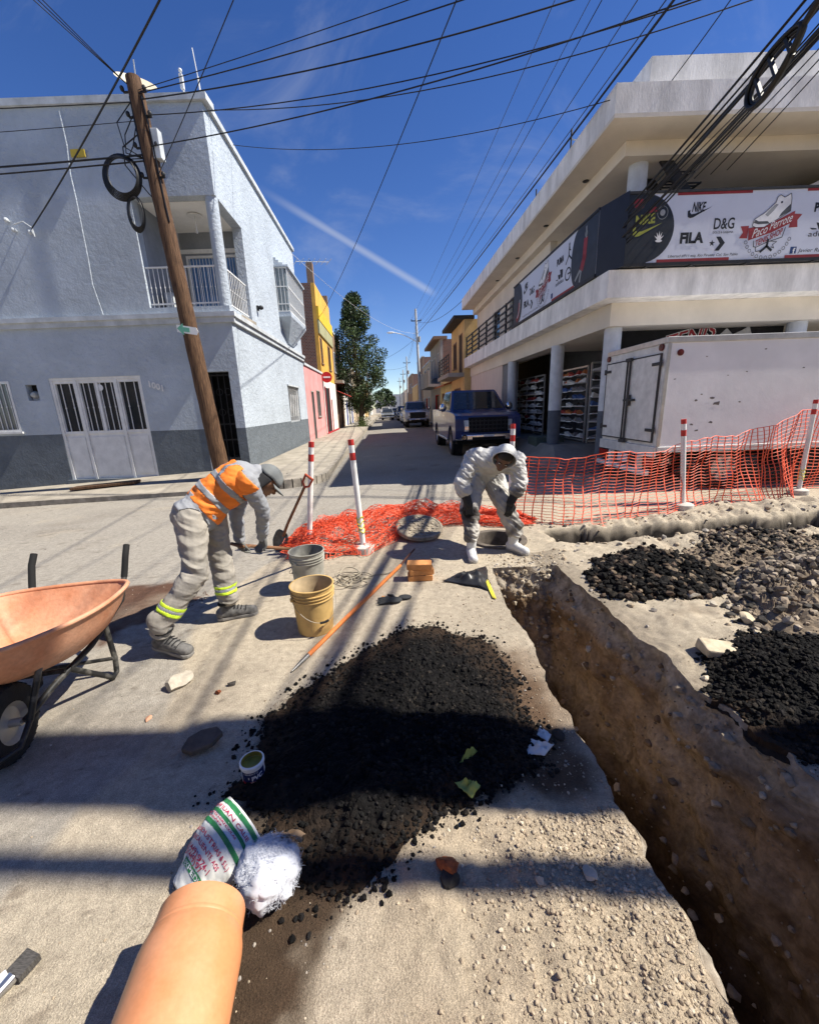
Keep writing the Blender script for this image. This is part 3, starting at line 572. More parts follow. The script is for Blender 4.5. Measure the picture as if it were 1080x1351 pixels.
mb = MB(); FS.box(mb, 1.72, 1.90, 4.051, 6.299, -0.24, -0.002); mb.build('balcony_pier', M_plas, house)
mb = MB()                                                 # front railing: white bars, blue-grey beyond
for u0, u1, F in ((0.24, 1.86, FF), (0.16, 1.70, FS)):
    mb.bar(F.p(u0, 4.92, -0.08), F.p(u1, 4.92, -0.08), 0.035, 0.03); mb.bar(F.p(u0, 4.14, -0.08), F.p(u1, 4.14, -0.08), 0.03, 0.03)
    bars(mb, F, u0, u1, 4.06, 4.92, 15 if F is FF else 12, -0.08, 0.0085)
mb.build('railing', M_white, house)
mb = MB(); mb.box(-5.85, -5.65, 11.0, 11.25, 4.03, 4.5); mb.ball((-5.4, 10.95, 4.25), (0.11, 0.11, 0.2)); mb.box(-5.6, -5.5, 11.3, 11.5, 4.03, 4.75); tag(mb.build('balcony_clutter', M_trim, smooth=40), 'pale jugs and boxes stored behind the balcony railing', 'jugs')
# white metal front door
door = empty('front_door', (0, 0, 0)); door.parent = house; door.location = -house.location; door['_abs'] = 1
def part(mb, name, m, p, **k):
    o = mb.build(name, m, None, **k); o.parent = p; o['_abs'] = 1; return o
u0, u1 = DOOR[0], DOOR[1]; zb, zt = 0.02, 2.55; dcu = [u0, u0 + 0.62, u0 + 1.62, u1]
mb = MB()
for u in (u0, dcu[1], dcu[2], u1 - 0.06): FF.box(mb, u, u + 0.06, zb, zt - 0.06, -0.14, -0.02)
FF.box(mb, u0, u1, zt - 0.06, zt, -0.14, -0.02); part(mb, 'door_frame', M_white, door)
for k in range(3):
    a, b = dcu[k] + 0.062, dcu[k + 1] - (0.062 if k == 2 else 0.002); mb = MB(); FF.box(mb, a, b, zb, 1.18, -0.12, -0.06); FF.box(mb, a + 0.05, b - 0.05, zb + 0.1, 1.10, -0.058, -0.045); FF.box(mb, a, b, 1.181, 1.25, -0.12, -0.04); FF.box(mb, a, b, 2.42, 2.488, -0.12, -0.04)
    if k == 1: FF.box(mb, (a + b) / 2 - 0.03, (a + b) / 2 + 0.03, 1.251, 2.419, -0.12, -0.04)
    FF.box(mb, a, a + .04, 1.251, 2.419, -0.12, -0.04); FF.box(mb, b - .04, b, 1.251, 2.419, -0.12, -0.04)
    part(mb, 'door_panel', M_white, door)
    mb = MB(); FF.box(mb, a + .041, b - .041, 1.252, 2.418, -0.118, -0.10); part(mb, 'pane', M_glass, door)
    for i in range(2 if k != 1 else 6):
        if k == 1 and i in (99,): continue
        nb = 2 if k != 1 else 6; u = a + .05 + (b - a - .1) * (i + 0.5) / nb; mb = MB(); mb.tube([FF.p(u, 1.25, -0.075), FF.p(u, 2.42, -0.075)], 0.011, 6); mb.ball(FF.p(u, 1.83, -0.075), (0.02, 0.02, 0.03), nu=6, nv=4); part(mb, 'door_bar', M_white, door)
mb = MB(); mb.lathe([(0, 0), (0.075, 0), (0.08, 0.015), (0, 0.02)], 18, FF.p((dcu[1] + dcu[2]) / 2 - 0.03, 2.3, -0.08), (0, -1, 0)); part(mb, 'door_ornament', M_white, door)
mb = MB(); FF.box(mb, u0 - 0.1, u1 + 0.1, -0.35, 0.018, -0.2, 0.06); part(mb, 'threshold', M_dado, door)
# barred window at the far left
wnd = empty('barred_window', (0, 0, 0)); wnd.parent = house; wnd.location = -house.location; wnd['_abs'] = 1
mb = MB(); a, b, c, d = WIN
for q in ((a, a + .05, c, d), (b - .05, b, c, d), (a + .051, b - .051, c, c + .05), (a + .051, b - .051, d - .05, d)): FF.box(mb, *q, -0.06, 0.015)
FF.box(mb, a - .05, b + .05, c - 0.05, c - 0.002, -0.05, 0.05); part(mb, 'window_frame', M_white, wnd)
mb = MB(); FF.box(mb, a + .05, b - .05, c + .05, d - .05, -0.12, -0.10); part(mb, 'pane', glass('glass_grey', (0.12, 0.13, 0.14), 0.12), wnd)
for i in range(8): u = a + .05 + (b - a - .1) * (i + .5) / 8; mb = MB(); mb.tube([FF.p(u, c + .05, -0.02), FF.p(u, d - .05, -0.02)], 0.009, 6); mb.ball(FF.p(u, (c + d) / 2, -0.02), (0.018, 0.018, 0.028), nu=6, nv=4); part(mb, 'window_bar', M_white, wnd)
# electricity meter in its niche
mt = empty('electricity_meter', (0, 0, 0)); mt.parent = house; mt.location = -house.location; mt['_abs'] = 1
mb = MB(); FF.box(mb, MET[0], MET[1], MET[2], MET[3], -0.22, -0.18); part(mb, 'niche_back', M_dark, mt)
mb = MB(); mb.lathe([(0, -0.10), (0.085, -0.10), (0.09, 0.02), (0.06, 0.075), (0, 0.085)], 20, FF.p(5.17, 2.18, -0.08), (0, -1, 0)); part(mb, 'meter_dome', glass('meter_glass', (0.35, 0.36, 0.35), 0.15), mt, smooth=40)
mb = MB(); FF.box(mb, 5.06, 5.27, 2.05, 2.12, -0.17, -0.1); part(mb, 'meter_socket', M_trim, mt)
# dark iron gate of the corner doorway
gt = empty('iron_gate', (0, 0, 0)); gt.parent = house; gt.location = -house.location; gt['_abs'] = 1
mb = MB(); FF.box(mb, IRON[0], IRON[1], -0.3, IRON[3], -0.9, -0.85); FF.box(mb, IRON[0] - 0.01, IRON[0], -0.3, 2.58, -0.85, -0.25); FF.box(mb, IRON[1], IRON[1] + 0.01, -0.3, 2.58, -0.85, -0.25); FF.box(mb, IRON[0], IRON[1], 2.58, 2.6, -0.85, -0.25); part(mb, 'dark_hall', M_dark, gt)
mb = MB()
for i in range(5): u = IRON[0] + 0.06 + (IRON[1] - IRON[0] - .12) * i / 4; mb.tube([FF.p(u, 0.1, -0.18), FF.p(u, 2.55, -0.18)], 0.012, 6)
for z in (0.15, 0.9, 1.3, 2.5): mb.bar(FF.p(IRON[0], z, -0.18), FF.p(IRON[1], z, -0.18), 0.03)
for z in (0.4, 1.6, 2.1):
    for k in range(3): c_ = FF.p(IRON[0] + 0.16 + 0.21 * k, z, -0.18); mb.tube([c_ + Vector((math.cos(t) * .08, 0, math.sin(t) * .08)) for t in np.linspace(0, 2 * math.pi, 12, endpoint=False)], 0.008, 5, closed=True)
part(mb, 'gate_leaf', M_black, gt)
mb = MB()
for k in range(4): FF.box(mb, IRON[0], IRON[1], -0.05 + 0.17 * k - 0.2, 0.10 + 0.17 * k - 0.2 - 0.02, -0.45 - 0.1 * k, -0.251 - 0.1 * k)
part(mb, 'step', M_conc, gt)
mb = MB(); FF.box(mb, IRON[1] + 0.001, IRON[1] + 0.04, 0.1, 2.58, -0.02, 0.01); part(mb, 'jamb_trim', M_trim, gt)
# house number
mb = MB()
for k, ch in enumerate('1001'): put_text(mb, ch, 0.20, lambda a, b: FF.p(-a, b, 0.02), -2.27 + 0.0 + k * 0.10 + 0.0, 2.27 - 0.035 * k, bold=.008)
part(mb, 'house_number', M_white, house).location = -house.location
# oriel with white grille on the street side
ori = empty('oriel_window', (0, 0, 0)); ori.parent = house; ori.location = -house.location; ori['_abs'] = 1
a, b, c, d, w = 4.95, 7.7, 4.95, 6.35, 0.42
mb = MB(); FS.box(mb, a, b, 4.80, c, 0.003, w); 
mb.hexa([FS.p(a + .9, 4.05, 0.003), FS.p(b - .9, 4.05, 0.003), FS.p(b - .9, 4.05, 0.05), FS.p(a + .9, 4.05, 0.05), FS.p(a, 4.799, 0.003), FS.p(b, 4.799, 0.003), FS.p(b, 4.799, w), FS.p(a, 4.799, w)]); part(mb, 'corbel', M_plas, ori)
mb = MB(); FS.box(mb, a - .05, b + .05, d + 0.001, d + 0.06, 0.003, w + .06); FS.box(mb, a, b, d + 0.061, d + 0.14, 0.003, w * .7); FS.box(mb, a, b, d + .141, d + 0.22, 0.003, w * .4); FS.box(mb, a, b, d + .221, d + .3, .003, w * .2); part(mb, 'hood', M_plas, ori)
mb = MB(); FS.box(mb, a + .03, b - .03, c, d, -0.02, w - .08); part(mb, 'pane', glass('oriel_glass', (0.16, 0.20, 0.22), 0.1), ori)
mb = MB()
for i in range(22): u = a + .02 + (b - a - .04) * i / 21; mb.bar(FS.p(u, c, w - .02), FS.p(u, d, w - .02), 0.022)
for i in range(4): q = 0.03 + (w - .05) * i / 3; mb.bar(FS.p(a + .01, c, q), FS.p(a + .01, d, q), 0.022); mb.bar(FS.p(b - .01, c, q), FS.p(b - .01, d, q), 0.022)
for z in (c + .02, c + .25, (c + d) / 2 + .1, d - .02): mb.bar(FS.p(a, z, w - .02), FS.p(b, z, w - .02), 0.03); mb.bar(FS.p(a + .01, z, 0.0), FS.p(a + .01, z, w), .03)
part(mb, 'grille', M_white, ori)
# lower side window
lw = empty('side_window', (0, 0, 0)); lw.parent = house; lw.location = -house.location; lw['_abs'] = 1
a, b, c, d = LWIN
mb = MB(); FS.box(mb, a, b, c, d, -0.2, -0.16); part(mb, 'pane', M_glass, lw)
mb = MB()
for q in ((a, a + .05, c, d), (b - .05, b, c, d), (a + .051, b - .051, c, c + .05), (a + .051, b - .051, d - .05, d)): FS.box(mb, *q, -0.15, -0.06)
FS.box(mb, a - .06, b + .06, d + 0.002, d + .05, 0.002, 0.05); part(mb, 'window_frame', M_trim, lw)
mb = MB()
for i in range(10): u = a + .08 + (b - a - .16) * i / 9; mb.bar(FS.p(u, c, -0.03), FS.p(u, d, -0.03), 0.02)
for i in range(4): u = a + .2 + .4 * i; mb.bar(FS.p(u, c + .2, -0.02), FS.p(u + .3, d - .3, -0.02), 0.02)
part(mb, 'window_bars', M_white, lw)
# wall lamp, conduit, insulators
mb = MB(); FS.box(mb, 2.25, 2.33, 4.42, 4.55, 0.002, 0.06); mb.ball(FS.p(2.3, 4.5, 0.12), (0.07, 0.07, 0.06)); mb.build('wall_lamp', M_black, house, smooth=40)
cp = [atY(x, y, 10.44) for x, y in ((78, 146), (88, 190), (93, 230), (100, 260), (108, 300), (116, 340), (122, 375), (136, 415))]
mb = MB(); mb.tube(cp, 0.012, 6); mb.build('conduit', M_plas, house, smooth=40)
mb = MB(); q = atY(103, 202, 10.46); mb.box(q.x - .15, q.x + .15, 10.44, 10.47, q.z - .07, q.z + .07); mb.build('yellow_tag', mat('yellow_tag', (0.45, 0.33, 0.04), rough=.6), house)
mb = MB()
for x, y in ((8, 290), (18, 303), (40, 306)): q = atY(x, y, 10.42); mb.ball(q, 0.05, nu=8, nv=6); mb.tube([q, q + Vector((0, .12, 0))], 0.015, 6)
mb.tube([atY(18, 296, 10.4), atY(30, 292, 10.4), atY(42, 300, 10.4), atY(46, 312, 10.4)], 0.012, 6); mb.build('insulators', M_trim, house, smooth=40)
# satellite dish, antennas on the roof
dq = atY(180, 114, 11.6); dish = empty('satellite_dish', (dq.x, 11.6, 7.3), 'tilted cream satellite dish on the corner house roof behind the wooden pole', 'satellite dish')
mb = MB(); ax = Vector((0.35, -0.55, 0.75)).normalized(); mb.lathe([(0.0, 0), (0.15, 0.012), (0.3, 0.05), (0.42, 0.10), (0.425, 0.10), (0.3, 0.06), (0.15, 0.022), (0, .01)], 28, dq, ax); mb.build('dish', mat('dish_cream', (0.62, 0.55, 0.40), rough=.6), dish, smooth=40)
mb = MB(); mb.tube([(dq.x, 11.7, 7.3), (dq.x, 11.65, dq.z - .03)], 0.03, 8); mb.tube([dq - Vector((0, 0, .25)), dq + ax * 0.45], 0.012, 6); mb.build('mast', M_trim, dish)
for x0, y0, h_ in ((-4.7, 11.2, 9.0), (-4.25, 11.0, 8.75)):
    an = empty('roof_antenna', (x0, y0, 7.3), 'thin white roof antenna rising above the corner house parapet' if h_ < 9 else 'short antenna mast with a white box on the corner house roof', 'antenna')
    mb = MB(); mb.tube([(x0, y0, 7.3), (x0 - .06, y0, h_)], 0.018, 6); mb.build('mast', M_white, an)
    mb = MB()
    if h_ < 9: mb.tube([(x0 - .06, y0, h_), (x0 - .1, y0, h_ + .5)], 0.010, 6)
    else: mb.box(x0 - .09, x0 - .02, y0 - .05, y0 + .02, h_ - .35, h_ - .08); mb.ball((x0 - .06, y0, h_), .04)
    mb.build('head', M_white, an)

# ================================================================ WOODEN UTILITY POLE
M_wood = mat('weathered_wood', (0.085, 0.042, 0.022), rough=0.85, var=0.5, scale=5, stretch=(9, 9, 0.7), bump=0.8, bscale=12, bdist=0.012, col2=(0.165, 0.09, 0.046), detail=9)
PB, PT = Vector((-4.42, 9.6, pave_z(-4.42, 9.6) - 0.3)), Vector((-5.0, 9.6, 7.85))
def onpole(z): t = (z - PB.z) / (PT.z - PB.z); return PB + (PT - PB) * t
pole = empty('utility_pole', PB, 'leaning brown wooden utility pole in front of the corner house', 'utility pole')
mb = MB(); pts = [PB + (PT - PB) * (i / 40) for i in range(41)]; mb.tube(pts, [0.185 - 0.05 * i / 40 + 0.004 * math.sin(i * 1.7) for i in range(41)], 18); mb.build('shaft', M_wood, pole, smooth=40)
mb = MB()
for z in (7.6, 7.2, 6.7, 6.2): q = onpole(z); mb.tube([q + Vector((-.22, -.05, 0)), q + Vector((.22, -.05, 0))], 0.02, 6); mb.ball(q + Vector((-.22, -.08, .04)), (.04, .04, .05), nu=8, nv=6); mb.ball(q + Vector((.2, -.08, .04)), (.04, .04, .05), nu=8, nv=6)
for z, r in ((6.95, .132), (5.3, .142), (2.2, .158)): q = onpole(z); mb.lathe([(r, -.02), (r + .008, 0), (r, .02)], 18, q)
mb.build('brackets', M_black, pole, smooth=40)
mb = MB(); q = onpole(6.75); mb.box(q.x + .12, q.x + .27, q.y - .1, q.y + .06, 6.5, 7.0); mb.build('junction_box', M_trim, pole, bevel=.01)
mb = MB()
for c_, ra, rb, n_ in ((onpole(6.25) + Vector((-.62, -.08, -.05)), .38, .40, 6), (onpole(5.55) + Vector((-.52, -.08, .02)), .17, .33, 5)):
    for k in range(n_): rr = 1 - .05 * k; mb.tube([c_ + Vector((math.cos(t) * ra * rr + .01 * k, -.015 * k, math.sin(t) * rb * rr)) for t in np.linspace(0, 2 * math.pi, 36, endpoint=False)], 0.013, 6, closed=True)
mb.tube([onpole(6.9) + Vector((-.1, -.1, 0)), onpole(6.8) + Vector((-.45, -.1, -.1)), onpole(6.3) + Vector((-.5, -.1, .1)), onpole(5.9) + Vector((-.15, -.12, 0)), onpole(5.7)], .012, 6)
for k in range(3): mb.tube([onpole(7.4 - .2 * k) + Vector((-.12, -.1, 0)), onpole(7.2 - .2 * k) + Vector((-.45 + .1 * k, -.1, -.1)), onpole(6.7 - .1 * k) + Vector((-.42, -.1, 0)), onpole(6.5) + Vector((-.1, -.1, 0))], .010, 6)
for dx in (-.10, .13): mb.tube([onpole(z) + Vector((dx * (1 + .1 * math.sin(z * 3)), -.10, 0)) for z in np.linspace(7.5, 5.4, 14)], 0.016, 6)
mb.build('cable_coil', mat('cable_black', (0.012, 0.012, 0.013), rough=.5, var=.2), pole, smooth=60)
q = onpole(3.35) + Vector((0, -.165, 0))
sg = empty('arrow_sign', q, 'white plate with a pale green arrow nailed to the wooden pole', 'sign')
fr = lambda u, v, w: Vector((q.x + u - .02, q.y - .01 - w, q.z + v - .18 * u))
mb = MB(); mb.prism([(-.17, -.075), (.24, -.075), (.28, 0), (.24, .075), (-.17, .075)], fr, 0, .012); mb.build('plate', M_white, sg)
mb = MB(); mb.prism([(-.16, 0), (-.03, -.12), (-.03, -.045), (.10, -.045), (.10, .045), (-.03, .045), (-.03, .12)], fr, .014, .018); mb.build('arrow', mat('sign_green', (0.15, 0.42, 0.30), rough=.5), sg)

# plank of wood on the pavement
q = gz(150, 637, pave_z(-7.3, 9.6)); mb = MB(); mb.bar((-8.0, 9.5, pave_z(-8.0, 9.5) + .05), (-6.6, 9.75, pave_z(-6.6, 9.75) + .05), .32, .06, up=(0, 0, 1)); tag(mb.build('plank', M_wood, base=(-7.3, 9.6, 0), bevel=.008), 'wooden board lying on the pavement below the white door', 'board')

# ================================================================ RIGHT CORNER SHOP
M_cream = mat('shop_cream', (0.68, 0.62, 0.525), rough=0.9, var=0.08, scale=1.4, bump=0.25, bscale=25, spec=0.15)
M_shopw = mat('shop_white', (0.74, 0.72, 0.685), rough=0.9, var=0.22, scale=1.8, bump=0.4, bscale=22, bdist=0.012, spec=0.15, stretch=(1.6, 1.6, 0.5), detail=9, lo=.3, hi=.62, fine=.05)
M_col = mat('shop_column', (0.55, 0.58, 0.62), rough=0.8, var=0.1)
M_colb = mat('shop_column_base', (0.10, 0.115, 0.14), rough=0.8, var=0.15)
M_floor = mat('shop_floor', (0.20, 0.19, 0.175), rough=0.85, var=0.25, scale=2)
YF, XE_, YB = 8.15, 13.0, 21.9
shop = empty('shoe_shop', (4.2, 9.0, 0), 'white two-storey corner shop with deep concrete eaves, arcade and banner boards', 'shop building')
def ring(mb, xo, xi, yo, z0, z1, yend=YB, m=0):
    """an L-shaped slab along both streets: outer line offset xo from the side line, front at yo"""
    A = [(wr(yo) + xo, yo), (XE_, yo), (XE_, yo + 4), (wr(yo + 4) + xi, yo + 4), (wr(yend) + xi, yend), (wr(yend) + xo, yend)]
    n = len(A); mb.add([(x, y, z0) for x, y in A] + [(x, y, z1) for x, y in A], [(0, 3, 2, 1), (0, 5, 4, 3), (n, n + 1, n + 2, n + 3), (n, n + 3, n + 4, n + 5)] + [(i, (i + 1) % n, n + (i + 1) % n, n + i) for i in range(n)], m)
mb = MB(); ring(mb, -0.02, 5.0, YF, 3.40, 3.86); mb.build('balcony_slab', M_shopw, shop)
mb = MB(); ring(mb, 0.30, 0.75, YF + 0.42, 2.98, 3.398); mb.build('arcade_beam', M_cream, shop)
mb = MB(); ring(mb, -0.14, 5.6, YF, 6.14, 6.20, m=1); ring(mb, -0.14, 5.6, YF, 6.201, 6.62, m=0); mb.build('roof_slab', [M_shopw, M_cream], shop)
mb = MB(); mb.hexa([(wr(9) + .75, 8.75, 6.62), (XE_, 8.75, 6.62), (XE_, 12, 6.62), (wr(12) + .75, 12, 6.62), (wr(9) + .75, 8.75, 7.35), (XE_, 8.75, 7.35), (XE_, 12, 7.35), (wr(12) + .75, 12, 7.35)]); mb.build('roof_tank_wall', M_shopw, shop)
mb = MB(); ring(mb, 0.42, 0.85, YF + 0.62, 5.90, 6.138); mb.build('upper_beam', M_cream, shop)
# upper back walls
mb = MB()
FU = Face((wr(8.1) + 0.62, 8.1, 0), (-0.051, 1, 0), (-1, -0.051, 0)); FU.wall(mb, 4.6, 13.75, 3.86, 5.90, [(7.2, 8.3, 3.9, 5.3), (9.6, 10.7, 3.9, 5.3)], 0.2)
FT = Face((5.0, 12.2, 0), (1, 0, 0), (0, -1, 0)); FT.wall(mb, 0, 8, 3.86, 6.14, [], 0.2)
mb.hexa([(6.9, 8.9, 3.86), (9.5, 8.9, 3.86), (9.5, 12.1, 3.86), (6.9, 12.1, 3.86), (6.9, 8.9, 5.0), (9.5, 8.9, 6.13), (9.5, 12.1, 6.13), (6.9, 12.1, 5.0)])
mb.build('upper_wall', M_cream, shop)
mb = MB(); FU.box(mb, 7.2, 8.3, 3.9, 5.3, -0.15, -0.1); FU.box(mb, 9.6, 10.7, 3.9, 5.3, -.15, -.1); mb.build('upper_window', M_glass, shop)
# columns
for i, (x, y, r, z0, z1) in enumerate(((4.29, 8.85, .165, .0, 2.98), (wr(11.2) + .38, 11.2, .165, .0, 2.98), (wr(15) + .36, 15.0, .15, .0, 2.98), (8.05, 8.85, .165, .0, 2.98), (4.62, 9.1, .17, 3.86, 5.90))):
    mb = MB()
    if z0 < 1:
        mb.lathe([(r, 1.35), (r, z1)], 24, (x, y, 0)); o = mb.build('column', M_col, shop, smooth=40)
        mb = MB(); mb.lathe([(r + .002, 0), (r + .002, 1.349)], 24, (x, y, 0)); part(mb, 'column_base', M_colb, o, smooth=40)
    else: mb.lathe([(r, z0), (r, z1)], 24, (x, y, 0)); mb.build('column', M_col, shop, smooth=40)
# ground floor: floor with ramp, back walls, the closed bay further down
mb = MB()
mb.add([(wr(9.0) - .35, 9.0, .012), (XE_, 9.0, .012), (XE_, 10.6, .46), (wr(10.6) + .15, 10.6, .46), (XE_, 19, .46), (wr(21.9) + .15, 21.9, .46), (wr(21.9) - .35, 21.9, .012), (wr(10.6) - .35, 10.6, .012), (XE_, 21.9, .46)], [(0, 1, 2, 3), (3, 2, 8, 5), (0, 3, 7), (7, 3, 5, 6)]); tag(mb.build('floor', M_floor), kind='structure')
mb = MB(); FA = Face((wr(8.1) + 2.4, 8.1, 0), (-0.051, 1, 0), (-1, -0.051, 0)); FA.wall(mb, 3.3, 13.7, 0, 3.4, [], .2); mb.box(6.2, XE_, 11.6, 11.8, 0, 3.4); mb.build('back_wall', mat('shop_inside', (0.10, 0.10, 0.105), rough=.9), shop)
FW = Face((wr(8.1) + 0.33, 8.1, 0), (-0.051, 1, 0), (-1, -0.051, 0))
mb = MB(); FW.wall(mb, 8.05, 13.75, 0, 3.0, [], .2); mb.build('street_wall', mat('shop_wall_pink', (0.62, 0.53, 0.47), rough=.9, var=.08, stretch=(1, 1, .3)), shop)
mb = MB(); FW.box(mb, 6.9, 8.04, 0, 3.0, -.25, -.05); mb.build('grey_wall', mat('shop_wall_grey', (0.20, 0.21, 0.225), rough=.9), shop)
mb = MB(); FW.box(mb, 8.049, 13.75, 0.002, .5, 0.003, .02); mb.build('skirting', M_colb, shop)
# railing of the balcony beyond the banner
mb = MB(); FR = Face((wr(8.1) + .08, 8.1, 0), (-0.051, 1, 0), (-1, -0.051, 0))
for z in (4.02, 4.22, 4.42, 4.62, 4.82): mb.bar(FR.p(5.4, z, 0), FR.p(13.7, z, 0), .04, .05)
for u in np.linspace(5.5, 13.7, 7): mb.bar(FR.p(u, 3.86, 0), FR.p(u, 4.86, 0), .06)
mb.build('railing', M_black, shop)
mb = MB()
for u, z in ((2.0, 6.135), (4.2, 6.135), (6.6, 6.135), (9.0, 6.135)): c_ = FR.p(u, z, -.25); mb.lathe([(0, -.012), (.06, -.012), (.07, 0)], 12, c_)
mb.build('soffit_lamp', M_black, shop)
# TENIS sign above the ground floor opening
st = empty('tenis_sign', (6.3, 9.3, 3.0), 'black board with red lettering and a sneaker above the arcade opening', 'sign')
FN = Face((4.5, 9.20, 0), (1, 0, 0), (0, -1, 0))
mb = MB(); FN.box(mb, 0, 3.6, 2.35, 3.05, -.05, 0); mb.build('board', M_dark, st)
mb = MB(); put_text(mb, 'TENIS', .42, lambda a, b: FN.p(1.05 + a, 2.54 + b + .25 * a, .004), 0, 0, bold=.018, shear=.2); mb.build('lettering_outline', M_white, st)
mb = MB(); put_text(mb, 'TENIS', .42, lambda a, b: FN.p(1.05 + a, 2.54 + b + .25 * a, .008), 0, 0, bold=.004, shear=.2); mb.build('lettering', mat('sign_red', (0.32, 0.02, 0.03), rough=.6), st)
mb = MB(); mb.prism([(2.25, 2.5), (2.25, 2.85), (2.38, 2.97), (2.52, 2.84), (2.72, 2.92), (2.85, 3.0), (2.92, 2.85), (2.95, 2.5)], lambda u, v, w: FN.p(u, v, w), .003, .008); mb.build('sneaker_print', mat('print_grey', (0.45, 0.45, 0.45), rough=.7), st)
# ---------------------------------------------------------------- banners
M_ban = mat('banner_vinyl', (0.60, 0.63, 0.72), rough=0.5, var=0.05, scale=1.2, bump=.15, bscale=3, bdist=.02)
M_bnk = mat('banner_black', (0.02, 0.024, 0.03), rough=0.5, var=.2); M_ink = mat('print_ink', (0.012, 0.014, 0.02), rough=.6)
M_red = mat('banner_red', (0.28, 0.03, 0.035), rough=.6); M_blue = mat('banner_blue', (0.02, 0.05, 0.16), rough=.6); M_navy = mat('banner_navy', (0.010, 0.014, 0.03), rough=.5)
M_wht = mat('print_white', (0.75, 0.75, 0.75), rough=.6); M_olv = mat('print_olive', (0.30, 0.32, 0.05), rough=.6); M_gry = mat('print_grey2', (0.30, 0.31, 0.31), rough=.6); M_dgy = mat('print_dark_grey', (0.07, 0.075, 0.08), rough=.6)
def poly(mb, pts, fr, w=0.0): mb.add([fr(u, v, w) for u, v in pts], [tuple(range(len(pts)))])
def ellipse(cx, cy, a, b, n=24, t0=0, t1=2 * math.pi): return [(cx + a * math.cos(t), cy + b * math.sin(t)) for t in np.linspace(t0, t1, n, endpoint=(t1 - t0) < 6)]
def line(mb, pts, fr, wd, w, closed=False):
    n = len(pts)
    for i in range(n if closed else n - 1):
        a, b = Vector(pts[i]), Vector(pts[(i + 1) % n]); d = (b - a)
        if d.length < 1e-6: continue
        s = Vector((-d.y, d.x)).normalized() * wd / 2; d = d.normalized() * wd * .3
        mb.add([fr(*(a - s - d), w), fr(*(b - s + d), w), fr(*(b + s + d), w), fr(*(a + s - d), w)], [(0, 1, 2, 3)])
SWOOSH = [(0, .26), (.02, .05), (.12, 0), (.24, .02), (1.0, .40), (.32, .16), (.16, .14), (.10, .20), (.10, .30)]
def swoosh(mb, fr, x, y, s, w=0): poly(mb, [(x + a * s, y + b * s) for a, b in SWOOSH], fr, w)
def jumpman(mb, fr, x, y, s, w=0):
    line(mb, [(x, y + .95 * s), (x - .03 * s, y + .55 * s), (x, y + .38 * s)], fr, .10 * s, w); line(mb, [(x, y + .40 * s), (x - .38 * s, y + .02 * s)], fr, .10 * s, w); line(mb, [(x, y + .40 * s), (x + .40 * s, y + .10 * s)], fr, .10 * s, w)
    line(mb, [(x, y + .72 * s), (x + .22 * s, y + .62 * s)], fr, .07 * s, w); poly(mb, ellipse(x + .03 * s, y + .78 * s, .07 * s, .08 * s, 10), fr, w); poly(mb, ellipse(x, y + 1.0 * s, .08 * s, .08 * s, 10), fr, w)
def adidas(mb, fr, x, y, s, w=0):
    for k in range(3): a = x + .34 * s * k; h_ = (.30, .52, .75)[k] * s; poly(mb, [(a, y + .22 * s), (a + .24 * s, y + .22 * s), (a + .24 * s - .02 * s, y + h_ * .9), (a - .12 * s - .05 * s * k, y + h_)], fr, w)
    put_text(mb, 'adidas', .34 * s, lambda a, b: fr(x - .12 * s + a, y - .08 * s + b, w), 0, 0, width=1.2 * s)
def star(cx, cy, r): return [(cx + r * (1 if k % 2 == 0 else .4) * math.cos(math.pi / 2 + k * math.pi / 5), cy + r * (1 if k % 2 == 0 else .4) * math.sin(math.pi / 2 + k * math.pi / 5)) for k in range(10)]
